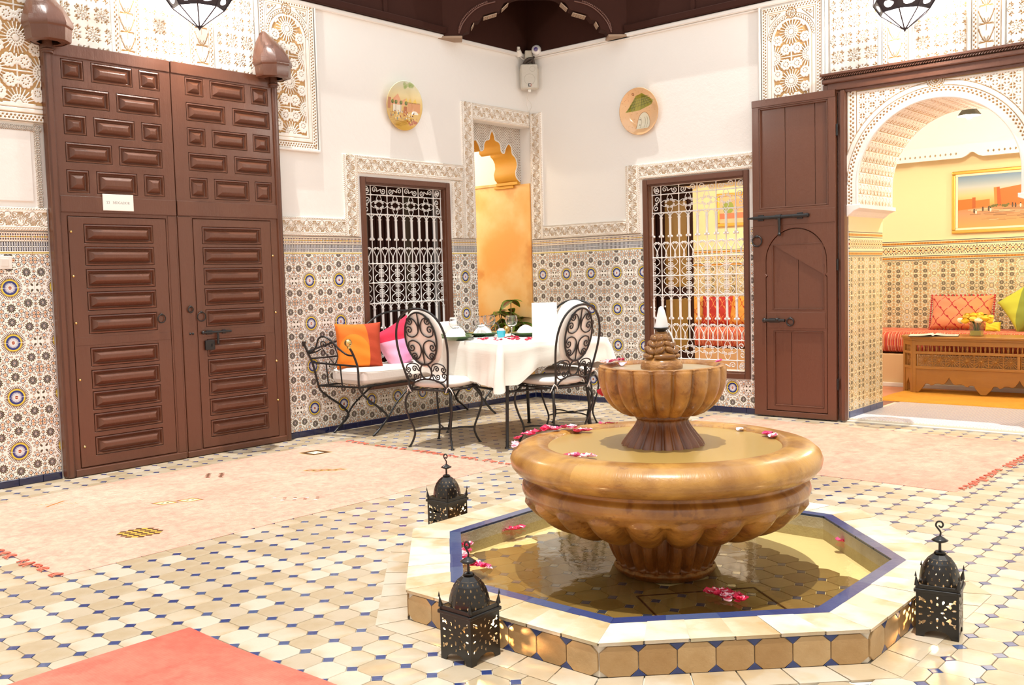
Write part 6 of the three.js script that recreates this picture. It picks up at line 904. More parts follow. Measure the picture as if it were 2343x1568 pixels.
// ---------------------------------------------------------------- iron bench against the wall
{
  const t = thing('iron_bench', 'black wrought iron bench with a white mattress against the tiled wall', 'bench', [0, 0, 0]), M = MAT.iron, z1 = 2.7, z0 = 1.0, r = 0.009;
  for (const z of [z1, z0]) {
    const s = z === z1 ? 1 : -1, q = (x, y, dz = 0) => V(x, y, z + s * dz);
    obj('front_leg', [tube([q(0.455, 0.715, 0.065), q(0.46, 0.66, 0.035), q(0.47, 0.56, 0.003), q(0.47, 0.4, -0.006), q(0.47, 0.36, -0.025), q(0.47, 0.296, -0.09), q(0.475, 0.22, -0.195), q(0.48, 0.14, -0.275), q(0.475, 0.07, -0.22), q(0.47, 0.006, -0.134)], r, 60, false, 7)], M, t);
    obj('back_leg', [tube([q(0.05, 0.73, 0.18), q(0.055, 0.66, 0.15), q(0.06, 0.58, 0.115), q(0.065, 0.4, 0.07), q(0.065, 0.36, 0.05), q(0.065, 0.296, -0.03), q(0.065, 0.2, -0.17), q(0.065, 0.13, -0.22), q(0.065, 0.06, -0.14), q(0.065, 0.006, -0.07)], r, 60, false, 7)], M, t);
    obj('brace', [tube([q(0.1, 0.39, -0.56), q(0.08, 0.33, -0.45), q(0.065, 0.2, -0.27), q(0.065, 0.1, -0.19)], r * 0.85, 24), tube([q(0.475, 0.39, -0.62), q(0.475, 0.34, -0.52), q(0.48, 0.24, -0.38), q(0.48, 0.12, -0.27), q(0.475, 0.06, -0.2)], r * 0.85, 24)], M, t);
    const az = (x, y) => V(x, y, z + s * (0.01 + 0.1 * (0.47 - x) / 0.41 + Math.max(0, y - 0.56) * 0.35));   // the arm lies in the leaning plane of its two posts
    obj('arm', [tube([az(0.055, 0.665), az(0.1, 0.68), az(0.15, 0.72), az(0.2, 0.785), az(0.25, 0.8), az(0.3, 0.775), az(0.36, 0.7), az(0.42, 0.655), az(0.46, 0.65)], 0.0075, 40), tube([az(0.06, 0.59), az(0.25, 0.577), az(0.47, 0.565)], 0.008, 8), tube([az(0.06, 0.66), az(0.12, 0.672), az(0.19, 0.7)], 0.005, 8), ...[0.2, 0.33].map((x) => tube([az(x, 0.4), az(x - 0.01, 0.575)], 0.0065, 6)), tube([az(0.27, 0.58), az(0.235, 0.64), az(0.205, 0.7), ...spiral(0.232, 0.735, 0.03, PI, 1.2, -1, 12).map((q) => az(q.x, q.y))], 0.0045, 40, false, 5), tube([az(0.275, 0.58), az(0.325, 0.64), az(0.325, 0.695), ...spiral(0.296, 0.728, 0.03, 0, 1.2, 1, 12).map((q) => az(q.x, q.y))], 0.0045, 40, false, 5)], M, t);
    obj('knob', [ball(0.031, 0.45, 0.75, z + s * 0.07, 16), cyl(0.012, 0.016, 0.02, 0.453, 0.718, z + s * 0.066)], MAT.brass, t); obj('back_knob', [tr(cyl(0.018, 0.011, 0.04), 0.05, 0.74, z + s * 0.185)], M, t);
  }
  obj('seat_rail', [bar([0.08, 0.4, z0 - 0.06], [0.08, 0.4, z1 + 0.06], 0.009), bar([0.47, 0.4, z0], [0.47, 0.4, z1], 0.009), bar([0.065, 0.4, z1 + 0.07], [0.47, 0.4, z1], 0.009), bar([0.065, 0.4, z0 - 0.07], [0.47, 0.4, z0], 0.009), ...Array.from({ length: 9 }, (_, i) => bar([0.1, 0.4, 1.2 + i * 0.165], [0.485, 0.4, 1.2 + i * 0.165], 0.005))], M, t);
  obj('backrest', [tube([[0.055, 0.68, z1 + 0.15], [0.05, 0.8, 2.35], [0.05, 0.93, 2.1], [0.05, 0.96, 1.85], [0.05, 0.93, 1.6], [0.05, 0.8, 1.35], [0.055, 0.68, z0 - 0.15]], 0.008, 60), bar([0.06, 0.62, z1 + 0.12], [0.06, 0.62, z0 - 0.12], 0.007), ...Array.from({ length: 6 }, (_, i) => tube([[0.07, 0.62, 1.35 + i * 0.2], ...spiral(0, 0, 0.055, -PI / 2, 1.3, i & 1 ? 1 : -1, 14).map((a) => V(0.055, 0.78 + a.y, 1.38 + i * 0.2 + a.x))], 0.0045, 44, false, 5))], M, t);
  const mt = obj('mattress', [box(0.4, 0.125, 1.62, 0.285, 0.472, 1.85, 0.04)], cushionM, t); obj('piping', [tube([[0.1, 0.515, 2.64], [0.475, 0.515, 2.64], [0.475, 0.515, 1.06], [0.1, 0.515, 1.06]], 0.0045, 60, true, 5)], MAT.whiteCloth, t);
}
function pillowG(w, h, d, seed0 = 0) { const f = (u, v, s) => { const x = (u - 0.5) * 2, y = (v - 0.5) * 2, e = (1 - x ** 4) * (1 - y ** 4), pinch = 1 - 0.07 * (1 - Math.abs(y) ** 2) * Math.abs(x) ** 3 , pin2 = 1 - 0.07 * (1 - x * x) * Math.abs(y) ** 3, wr = 0.05 * Math.sin(x * 9 + y * 3 + seed0) * Math.exp(-((y + 0.7) ** 2) * 4) + 0.03 * Math.sin(y * 11 + x * 5 + seed0); return V((x * w / 2) * pinch, (y * h / 2) * pin2, s * d / 2 * Math.pow(Math.max(0, e), 0.45) * (1 + wr)); }; return [surf(28, 28, (u, v) => f(u, v, 1)), (() => { const g = surf(28, 28, (u, v) => f(1 - u, v, -1)); return g; })()]; }
const fabric = (c, more = {}) => S('#ffffff', 0.85, { map: canTex(c), bumpMap: bumpFine, bumpScale: 0.0008, ...more });
{
  const c1 = canvas(256, 256, (x) => { x.fillStyle = '#e0701c'; x.fillRect(0, 0, 256, 256); x.fillStyle = '#f0851f'; x.beginPath(); x.ellipse(95, 200, 95, 130, 0, 0, 7); x.fill(); x.fillStyle = '#b2401f'; x.beginPath(); x.moveTo(158, 0); x.quadraticCurveTo(192, 110, 178, 256); x.lineTo(256, 256); x.lineTo(256, 0); x.fill(); });
  const p = thing('cushion', 'orange and rust patchwork cushion upright on the bench', 'cushion', [0.24, 0.705, 2.49], 1.0); p.rotation.order = 'YXZ'; p.rotation.x = -0.2; obj('cover', pillowG(0.37, 0.37, 0.15), fabric(c1), p);
  const c2 = canvas(256, 256, (x) => { x.fillStyle = '#e59ac6'; x.fillRect(0, 0, 256, 256); x.fillStyle = '#d42b4b'; LINE(x, [[0, 0], [256, 0], [256, 150], [0, 60]], true); x.fill(); x.fillStyle = '#efb2cf'; LINE(x, [[0, 60], [120, 100], [60, 256], [0, 256]], true); x.fill(); x.fillStyle = '#f2dcd8'; LINE(x, [[170, 120], [256, 150], [256, 256], [130, 256]], true); x.fill(); });
  const q = thing('cushion', 'pink and crimson patchwork cushion tilted on the bench behind the left chair', 'cushion', [0.28, 0.69, 2.08], 1.0); q.rotation.order = 'YXZ'; q.rotation.x = -0.22; q.rotation.z = 0.5; obj('cover', pillowG(0.36, 0.36, 0.15, 2), fabric(c2), q);
  const w = thing('cushion', 'plain white cushion at the far end of the bench', 'cushion', [0.25, 0.69, 1.55], PI / 2 - 0.2); w.rotation.order = 'YXZ'; w.rotation.x = -0.2; obj('cover', pillowG(0.36, 0.34, 0.13, 4), cushionM, w);
}
// ---------------------------------------------------------------- coleus in the corner opening
{
  const t = thing('potted_plant', 'coleus plant with green and dark red leaves in the corner opening', 'plant', [-0.15, 0.157, 0.175]);
  obj('pot', [lathe([[0, 0], [0.09, 0], [0.1, 0.02], [0.125, 0.22], [0.14, 0.225], [0.14, 0.25], [0.125, 0.25], [0.115, 0.2], [0, 0.2]], 28)], S([0.35, 0.13, 0.06], 0.8), t); obj('soil', [cyl(0.115, 0.115, 0.02, 0, 0.215, 0, 20)], S([0.05, 0.03, 0.02], 0.95), t);
  const leafG = surf(8, 12, (u, v) => { const w = 0.036 * Math.sin(Math.pow(v, 0.75) * PI) ** 0.8 * (1 + 0.08 * Math.sin(v * 40)), x = (u - 0.5) * 2; return V(x * w, -0.05 * v * v + 0.012 * Math.abs(x) * (1 - v), -v * 0.11); });
  const lc = canvas(128, 256, (x) => { x.fillStyle = '#5e7a1e'; x.fillRect(0, 0, 128, 256); x.fillStyle = '#6b1a1c'; x.beginPath(); x.ellipse(64, 140, 30, 100, 0, 0, 7); x.fill(); x.strokeStyle = '#8aa83a'; x.lineWidth = 3; LINE(x, [[64, 0], [64, 256]]); x.stroke(); for (let i = 1; i < 8; i++) for (const s of [-1, 1]) { LINE(x, [[64, i * 30], [64 + s * 60, i * 30 - 34]]); x.stroke(); } });
  const lm = S('#ffffff', 0.5, { map: canTex(lc), side: THREE.DoubleSide }), lm2 = lm.clone(); lm2.color.setRGB(0.9, 1.1, 0.5);
  for (let s = 0; s < 7; s++) { const a = (s / 7) * 6.28 + 0.3, R = s ? 0.085 : 0.0, H = s ? rr(0.58, 0.76) : 0.82, tip = V(R * 1.5 * Math.cos(a), H, R * 1.5 * Math.sin(a)); obj('stem', [tube([[0, 0.2, 0], [R * 0.7 * Math.cos(a), H * 0.6, R * 0.7 * Math.sin(a)], tip], 0.005, 14, false, 5)], S([0.25, 0.18, 0.08], 0.7), t); for (let k = 0; k < 13; k++) { const f = k < 4 ? 1 : lerp(0.5, 0.95, (k - 4) / 9), l = obj('leaf', leafG, k % 3 ? lm : lm2, t); l.position.set(tip.x * (k < 4 ? 1 : 0.8), H * f, tip.z * (k < 4 ? 1 : 0.8)); l.rotation.order = 'YXZ'; l.rotation.set(rr(-0.4, 0.35) + (k < 4 ? 0.2 : -0.15), k * 1.62 + s, rr(-0.2, 0.2)); l.scale.setScalar(rr(0.95, 1.5)); } }
}
// ---------------------------------------------------------------- on the walls
function wallPlate(label, img, place, tilt) { const t = thing('wall_plate', label, 'plate'); place(t); t.rotation.order = 'YXZ'; t.rotation.x = tilt; const prof = [[0, 0.014], [0.1, 0.015], [0.135, 0.02], [0.17, 0.034], [0.205, 0.05], [0.21, 0.049], [0.205, 0.043], [0.17, 0.026], [0.12, 0.004], [0.09, 0], [0, 0]]; const g = rot(lathe(prof, 56), PI / 2); const uv = g.attributes.uv, p = g.attributes.position; for (let i = 0; i < uv.count; i++) uv.setXY(i, 0.5 + p.getX(i) / 0.43, 0.5 + p.getY(i) / 0.43); obj('dish', [g], P('#ffffff', 0.15, { map: canTex(img), clearcoat: 0.8, clearcoatRoughness: 0.05 }), t); obj('hanger', [ball(0.008, 0, 0.15, 0.0, 8), tube([[0, 0.15, 0], [0, 0.19, -0.004], [0, 0.21, -0.01]], 0.002, 8, false, 4)], MAT.oldIron, t); return t; }
const plate1 = canvas(512, 512, (x, w) => { const g = x.createLinearGradient(0, 0, 0, w); g.addColorStop(0, '#d3dccb'); g.addColorStop(0.3, '#e8d7a0'); g.addColorStop(0.55, '#dcb667'); g.addColorStop(1, '#d9a94e'); x.fillStyle = g; x.fillRect(0, 0, w, w); const R = (n, f) => { const s = seed; seed = 99; for (let i = 0; i < n; i++) f(i); seed = s; };
  x.fillStyle = '#e2a57c'; LINE(x, [[60, 260], [120, 200], [190, 140], [240, 210], [300, 180], [360, 240], [60, 270]], true); x.fill(); x.fillStyle = '#e8c65a'; for (const X of [310, 360, 420]) { LINE(x, [[X - 30, 230], [X, 170], [X + 30, 230]], true); x.fill(); }
  x.fillStyle = '#c07a48'; x.fillRect(30, 190, 60, 110); x.fillStyle = '#d59a6a'; x.fillRect(330, 220, 150, 90); x.fillStyle = '#7c4a2a'; for (let i = 0; i < 12; i++) x.fillRect(332 + i * 12, 212, 7, 9); x.fillStyle = '#e8e0cc'; x.fillRect(130, 250, 120, 70); x.fillStyle = '#b56a3a'; x.fillRect(280, 260, 46, 70); x.fillStyle = '#f0ead8'; x.beginPath(); x.arc(425, 330, 36, PI, 0); x.fill();
  for (const X of [120, 170, 240, 310]) { x.strokeStyle = '#8a5a2a'; x.lineWidth = 5; LINE(x, [[X, 240], [X + 4, 320]]); x.stroke(); DISC(x, X, 226, 20, '#5a6a2a'); DISC(x, X + 8, 218, 12, '#8a8a3a'); }
  R(60, () => { x.fillStyle = ['#a4542a', '#7a4a2a', '#f2ead2', '#7a8a8a', '#c88a3a'][(rnd() * 5) | 0]; x.fillRect(rr(70, 440), rr(300, 380), rr(3, 14), rr(8, 28)); }); R(30, () => { x.strokeStyle = '#b98a3a'; x.lineWidth = 3; const X = rr(60, 300), Y = rr(380, 480); LINE(x, [[X, Y], [X + rr(60, 160), Y + 4]]); x.stroke(); }); R(14, () => DISC(x, rr(330, 440), rr(400, 450), rr(5, 14), '#b5633a')); R(12, () => DISC(x, rr(240, 360), rr(30, 80), rr(10, 26), 'rgba(150,178,110,0.5)')); });
const plate2 = canvas(512, 512, (x, w) => { x.fillStyle = '#e4b888'; x.fillRect(0, 0, w, w); const s = seed; seed = 5; for (let i = 0; i < 160; i++) DISC(x, rr(0, w), rr(0, w), rr(1, 4), 'rgba(160,90,50,0.5)'); seed = s; x.fillStyle = '#8c8a22'; LINE(x, [[70, 250], [215, 90], [300, 70], [445, 160], [400, 200], [240, 245]], true); x.fill(); x.strokeStyle = '#4c4a12'; x.lineWidth = 4; for (let i = 0; i < 8; i++) { LINE(x, [[90 + i * 44, 246 - i * 8], [240 + i * 12, 84 + i * 2]]); x.stroke(); } for (let i = 1; i < 5; i++) { LINE(x, [[70 + i * 30, 250 - i * 33], [430 - i * 10, 190 - i * 22]]); x.stroke(); } x.fillStyle = '#c9b24a'; LINE(x, [[215, 95], [290, 75], [250, 240], [180, 250]], true); x.globalAlpha = 0.35; x.fill(); x.globalAlpha = 1; x.fillStyle = '#e2dcc4'; x.beginPath(); x.moveTo(190, 440); x.quadraticCurveTo(220, 270, 300, 270); x.quadraticCurveTo(370, 275, 370, 420); x.lineTo(350, 440); x.fill(); x.strokeStyle = '#a0683a'; x.lineWidth = 5; x.stroke(); x.strokeStyle = '#8a8668'; x.lineWidth = 4; for (const X of [250, 300, 330]) { x.beginPath(); x.moveTo(X - 10, 430); x.quadraticCurveTo(X + 20, 370, X, 320); x.stroke(); } DISC(x, 240, 345, 6, '#222'); DISC(x, 236, 400, 6, '#222'); DISC(x, 190, 70, 14, '#5a3a22'); DISC(x, 190, 70, 9, '#d9a070'); });
wallPlate('round painted dish with palms and a desert town on the left wall', plate1, (t) => onL(t, 1.725, 2.722, 0.004), 0.12);
wallPlate('round painted dish with a green tiled roof and a white arch on the right wall', plate2, (t) => onR(t, 1.335, 2.69, 0.004), 0.12);
{ // speaker, cameras and their bracket in the corner under the wood
  const t = thing('loudspeaker', 'small off white loudspeaker hung in the wall corner under the dark wood', 'speaker', [0.105, 3.17, 0.105], PI / 4);
  obj('cabinet', [box(0.168, 0.245, 0.09, 0, 0, -0.01, 0.02), box(0.19, 0.21, 0.05, 0.005, -0.005, -0.055, 0.02)], S([0.62, 0.58, 0.5], 0.5), t); obj('front_grille', [box(0.154, 0.23, 0.012, 0, 0, 0.036, 0.018), tr(rot(ring(0.026, 0.0015, 24), 0), 0.03, 0.07, 0.0425), tr(ring(0.052, 0.0015, 30), 0, -0.03, 0.0425)], S([0.58, 0.545, 0.47], 0.7, { bumpMap: bumpFine, bumpScale: 0.0015 }), t);
  obj('badge', [box(0.03, 0.03, 0.003, 0.0, -0.085, 0.043, 0.001)], S('#141414', 0.4), t); obj('badge_mark', [box(0.004, 0.016, 0.002, -0.006, -0.085, 0.045), box(0.009, 0.016, 0.002, 0.004, -0.085, 0.045, 0.0005)], S('#e9e4da', 0.4), t); obj('badge_edge', [box(0.004, 0.028, 0.003, 0.0125, -0.085, 0.0435)], S('#b4452f', 0.4), t);
  obj('bracket', [box(0.07, 0.12, 0.05, 0.0, 0.2, -0.03, 0.01), rot(box(0.06, 0.09, 0.012, 0, 0, 0), 0.4).translate(0, 0.15, -0.02)], S([0.55, 0.5, 0.4], 0.5), t); obj('cable_bundle', [tube([[-0.05, 0.12, -0.01], [-0.02, 0.16, 0.02], [0.03, 0.17, 0.02], [0.045, 0.13, 0.0]], 0.016, 20), tube([[-0.03, 0.12, 0], [0.02, 0.15, 0.03], [0.05, 0.19, 0]], 0.011, 20)], S([0.05, 0.035, 0.025], 0.6), t); obj('terminal', [box(0.03, 0.025, 0.02, 0, -0.135, 0.01, 0.004)], S([0.75, 0.72, 0.65], 0.5), t);
  const c = thing('camera_dome', 'round white security camera with a dark violet lens beside the loudspeaker bracket', 'camera', [0.15, 3.425, 0.03], 0.55); obj('housing', [ball(0.048, 0, 0, 0.04, 20), rot(cyl(0.03, 0.04, 0.04), PI / 2).translate(0, 0, 0.0)], P([0.8, 0.78, 0.76], 0.25, { clearcoat: 0.6 }), c); obj('lens_ring', [tr(ring(0.022, 0.004, 24), 0, 0.0, 0.083)], S([0.45, 0.42, 0.5], 0.3), c); obj('lens', [tr(rot(lathe([[0, 0.006], [0.012, 0.004], [0.02, 0]], 20), PI / 2), 0, 0, 0.084)], P([0.08, 0.05, 0.2], 0.05, { clearcoat: 1 }), c);
  const d = thing('sensor_lamp', 'small white sensor left of the loudspeaker bracket', 'sensor', [0.04, 3.405, 0.17], PI / 2 - 0.4); obj('head', [rot(cyl(0.02, 0.03, 0.06, 0, 0, 0, 12), 0.4, 0, 0.5), box(0.03, 0.03, 0.03, -0.01, 0.04, 0, 0.005)], S([0.78, 0.74, 0.66], 0.5), d); obj('cable', [tube([[0.0, -0.03, 0], [0.03, -0.06, 0.01], [0.07, -0.07, 0.0]], 0.004, 12, false, 5)], S([0.8, 0.78, 0.7], 0.5), d);
  const w = tag(obj('speaker_wire', [tube([[0.09, 3.04, 0.09], [0.06, 2.98, 0.09], [0.1, 2.9, 0.07], [0.02, 2.84, 0.03], [0.018, 2.82, 0.025]], 0.0022, 40, false, 5), tube([[0.085, 3.04, 0.09], [0.05, 2.96, 0.1], [0.03, 2.84, 0.03]], 0.0016, 30, false, 5)], S([0.72, 0.68, 0.6], 0.6)), 'thin pale wires hanging below the corner loudspeaker', 'wire');
  const sw = thing('light_switch', 'white light switch on the tiles at the left edge', 'switch', [0.008, 1.392, 5.085], PI / 2); obj('plate', [box(0.11, 0.08, 0.012, 0, 0, 0.006, 0.003)], MAT.whitePlastic, sw); obj('rocker', [rot(box(0.045, 0.045, 0.008, 0, 0, 0, 0.002), 0.08).translate(0.01, 0, 0.013)], MAT.whitePlastic, sw);
}
// ---------------------------------------------------------------- hanging lanterns
function hanging(pos, label, turn) {
  const t = thing('hanging_lantern', label, 'lamp', pos, turn, 'lit hanging lanterns high on the walls'), r = 0.0055, tip = -0.17;
  const metal = S([0.05, 0.04, 0.05], 0.4, { metalness: 0.5 }), N = 8, ringAt = (y, q) => Array.from({ length: N }, (_, i) => { const a = (i / N) * 2 * PI; return V(q * Math.cos(a), y, q * Math.sin(a)); });
  const R = [[-0.17, 0.012], [-0.055, 0.165], [0.02, 0.215], [0.16, 0.2], [0.3, 0.12], [0.38, 0.03]];
  for (let k = 0; k < R.length - 1; k++) { const a = ringAt(...R[k]), b = ringAt(...R[k + 1]); for (let i = 0; i < N; i++) { obj('rib', [bar(a[i].toArray(), b[i].toArray(), r)], metal, t); if (k > 0) obj('hoop', [bar(a[i].toArray(), a[(i + 1) % N].toArray(), r)], metal, t); } }
  for (let i = 0; i < N; i++) { const p = ringAt(-0.055, 0.165), q = ringAt(0.02, 0.215), c = [p[i], p[(i + 1) % N], q[(i + 1) % N], q[i]], M = c[0].clone().add(c[1]).add(c[2]).add(c[3]).multiplyScalar(0.25), X = c[1].clone().sub(c[0]).normalize(), Y = c[3].clone().sub(c[0]).addScaledVector(X, -c[3].clone().sub(c[0]).dot(X)).normalize(), Z = X.clone().cross(Y), W0 = c[0].distanceTo(c[1]), W1 = c[2].distanceTo(c[3]), H = 0.09;
    const g = ext([[-W0 / 2, -H / 2], [W0 / 2, -H / 2], [W1 / 2, H / 2], [-W1 / 2, H / 2]], 0.003, 0, [blob(0, 0, W0 * 0.3, H * 0.26, 0, 12)]); const m = obj('pierced_band', [g], metal, t); m.quaternion.setFromRotationMatrix(new THREE.Matrix4().makeBasis(X, Y, Z)); m.position.copy(M); }
  obj('tip', [lathe([[0, -0.195], [0.008, -0.18], [0.02, -0.16], [0.012, -0.155], [0, -0.15]], 10)], metal, t);
  obj('chain', [cyl(0.005, 0.005, 0.5, 0, 0.62, 0, 6), lathe([[0, 0.36], [0.035, 0.37], [0.02, 0.4], [0, 0.41]], 12)], metal, t);
  const gm = new THREE.MeshPhysicalMaterial({ color: 0xffffff, roughness: 0.5, transmission: 0.85, thickness: 0, side: THREE.DoubleSide, emissive: new THREE.Color(1, 0.96, 0.9), emissiveIntensity: 1.2 });
  const pos2 = []; for (let k = 0; k < R.length - 1; k++) for (let i = 0; i < N; i++) { const s = 0.985, a = ringAt(R[k][0], R[k][1] * s), b = ringAt(R[k + 1][0], R[k + 1][1] * s), j = (i + 1) % N; for (const v of [a[i], b[i], b[j], a[i], b[j], a[j]]) pos2.push(v.x, v.y, v.z); }
  const g = new THREE.BufferGeometry(); g.setAttribute('position', new THREE.Float32BufferAttribute(pos2, 3)); g.computeVertexNormals(); obj('glass', [g], gm, t);
  obj('bulb', [ball(0.05, 0, 0.06, 0, 16)], new THREE.MeshStandardMaterial({ color: 0xffffff, emissive: new THREE.Color(1, 0.93, 0.84), emissiveIntensity: 14 }), t);
  lamp('hanging_light', 0, 0.06, 0, new THREE.Color(1, 0.94, 0.86), 7.5, 2.4, t);
  return t;
}
hanging([0.39, 3.115, 3.885], 'lit glass and metal hanging lantern high over the brown double door', 0.2);
hanging([3.83, 3.06, 0.44], 'lit glass and metal hanging lantern high over the arch', 0.1);
// ---------------------------------------------------------------- furniture of the yellow room
{
  const b = thing('banquette', 'low plastered bench with a long red striped mattress in the yellow room', 'bench', [0, 0, 0]);
  obj('base', [bx2(-0.7, 6.3, SF, 0.355, -3.09, -2.24, 0.012)], S([0.72, 0.5, 0.27], 0.7, { bumpMap: bumpPlaster, bumpScale: 0.001 }), b); obj('plinth', [bx2(-0.7, 6.3, SF, 0.07, -2.24, -2.2, 0.004)], MAT.plaster, b);
  const c = canvas(512, 256, (x, w, h) => { x.fillStyle = '#c8503c'; x.fillRect(0, 0, w, h); const cols = ['#b8253f', '#e8d6b4', '#d97a3a', '#7a1c33', '#eac9a0', '#c43a55', '#dba04a']; for (let i = 0; i < 46; i++) { x.fillStyle = cols[i % 7]; x.fillRect(i * 11, 0, i % 3 ? 5 : 3, h); } x.strokeStyle = '#f0d9a8'; x.lineWidth = 4; for (let i = 0; i < 4; i++) { x.strokeRect(i * 128 + 20, 70, 70, 110); LINE(x, [[i * 128 + 20, 70], [i * 128 + 90, 180]]); x.stroke(); LINE(x, [[i * 128 + 90, 70], [i * 128 + 20, 180]]); x.stroke(); } });
  const mt = obj('mattress', [box(7.0, 0.2, 0.86, 2.8, 0.47, -2.66, 0.07)], S('#ffffff', 0.85, { map: canTex(c, true, 2.2, 4), bumpMap: bumpFine, bumpScale: 0.001 }), b);
  const dam = (base, base2, line) => canvas(256, 192, (x, w, h) => { const g = x.createLinearGradient(0, 0, w, h); g.addColorStop(0, base); g.addColorStop(1, base2); x.fillStyle = g; x.fillRect(0, 0, w, h); x.strokeStyle = line; for (let i = -1; i < 5; i++) for (let j = -1; j < 4; j++) { const X = i * 64 + (j & 1) * 32, Y = j * 48 + 10; x.lineWidth = 3; for (const s of [-1, 1]) { x.beginPath(); x.moveTo(X, Y); x.bezierCurveTo(X + s * 5, Y + 20, X + s * 27, Y + 28, X + s * 32, Y + 48); x.stroke(); } x.save(); x.translate(X + 16, Y + 20); x.rotate(0.9); x.fillStyle = line; x.beginPath(); x.ellipse(0, 0, 7, 4, 0, 0, 7); x.fill(); x.restore(); x.save(); x.translate(X - 16, Y + 20); x.rotate(-0.9); x.beginPath(); x.ellipse(0, 0, 7, 4, 0, 0, 7); x.fill(); x.restore(); } });
  const rose = fabric(dam('#d98a72', '#dfa05c', '#a8232c')), gold = fabric(dam('#dd9a3c', '#cfa45c', '#b03a1c')), red = fabric(dam('#a3262a', '#b83a2a', '#d99a5a'));
  const cush = (l, x, w, h, d, m, z = -2.83, ry = 0, rz = 0, y = 0.56, trim = null) => { const p = thing('cushion', l, 'cushion', [x, y + h / 2, z], ry, 'cushions on the red striped mattress'); p.rotation.order = 'YXZ'; p.rotation.x = -0.28; p.rotation.z = rz; obj('cover', pillowG(w, h, d, x * 3), m, p); if (trim) obj('fringe', Array.from({ length: 60 }, (_, i) => { const f = i / 60 * 4, s = f | 0, q = f - s - 0.5; const [a, bb] = s === 0 ? [q * w, h / 2] : s === 1 ? [w / 2, -q * h] : s === 2 ? [-q * w, -h / 2] : [-w / 2, q * h]; return ball(0.011, a * 0.99, bb * 0.99, 0, 5); }), S([0.55, 0.06, 0.06], 0.9), p); return p; };
  cush('wide rose and gold damask cushion with a red fringe seen through the arch', 3.27, 0.6, 0.36, 0.17, rose, -2.8, 0.03, 0.0, 0.565, true);
  const gc = canvas(128, 128, (x) => { x.fillStyle = '#bcc440'; x.fillRect(0, 0, 128, 128); x.fillStyle = '#86953a'; LINE(x, [[0, 128], [128, 128], [128, 0], [100, 0], [20, 90]], true); x.fill(); });
  cush('lime green two tone cushion standing on its corner at the right edge', 3.88, 0.4, 0.4, 0.17, fabric(gc), -2.74, -0.12, 0.62, 0.6);
  cush('gold damask cushion with red lattice, leftmost behind the second window', 0.12, 0.5, 0.38, 0.16, gold, -2.8, 0.1);
  cush('dark red damask cushion, middle one behind the second window', 0.55, 0.42, 0.38, 0.16, red, -2.78, 0.25);
  cush('gold damask cushion with red lattice, right one behind the second window', 0.93, 0.5, 0.38, 0.16, gold, -2.8, -0.05);
  cush('small yellow cushion lying flat between the rose and the green ones', 3.6, 0.14, 0.1, 0.08, fabric(canvas(16, 16, (x) => { x.fillStyle = '#e2d23a'; x.fillRect(0, 0, 16, 16); })), -2.66, 0, 0, 0.56);
}
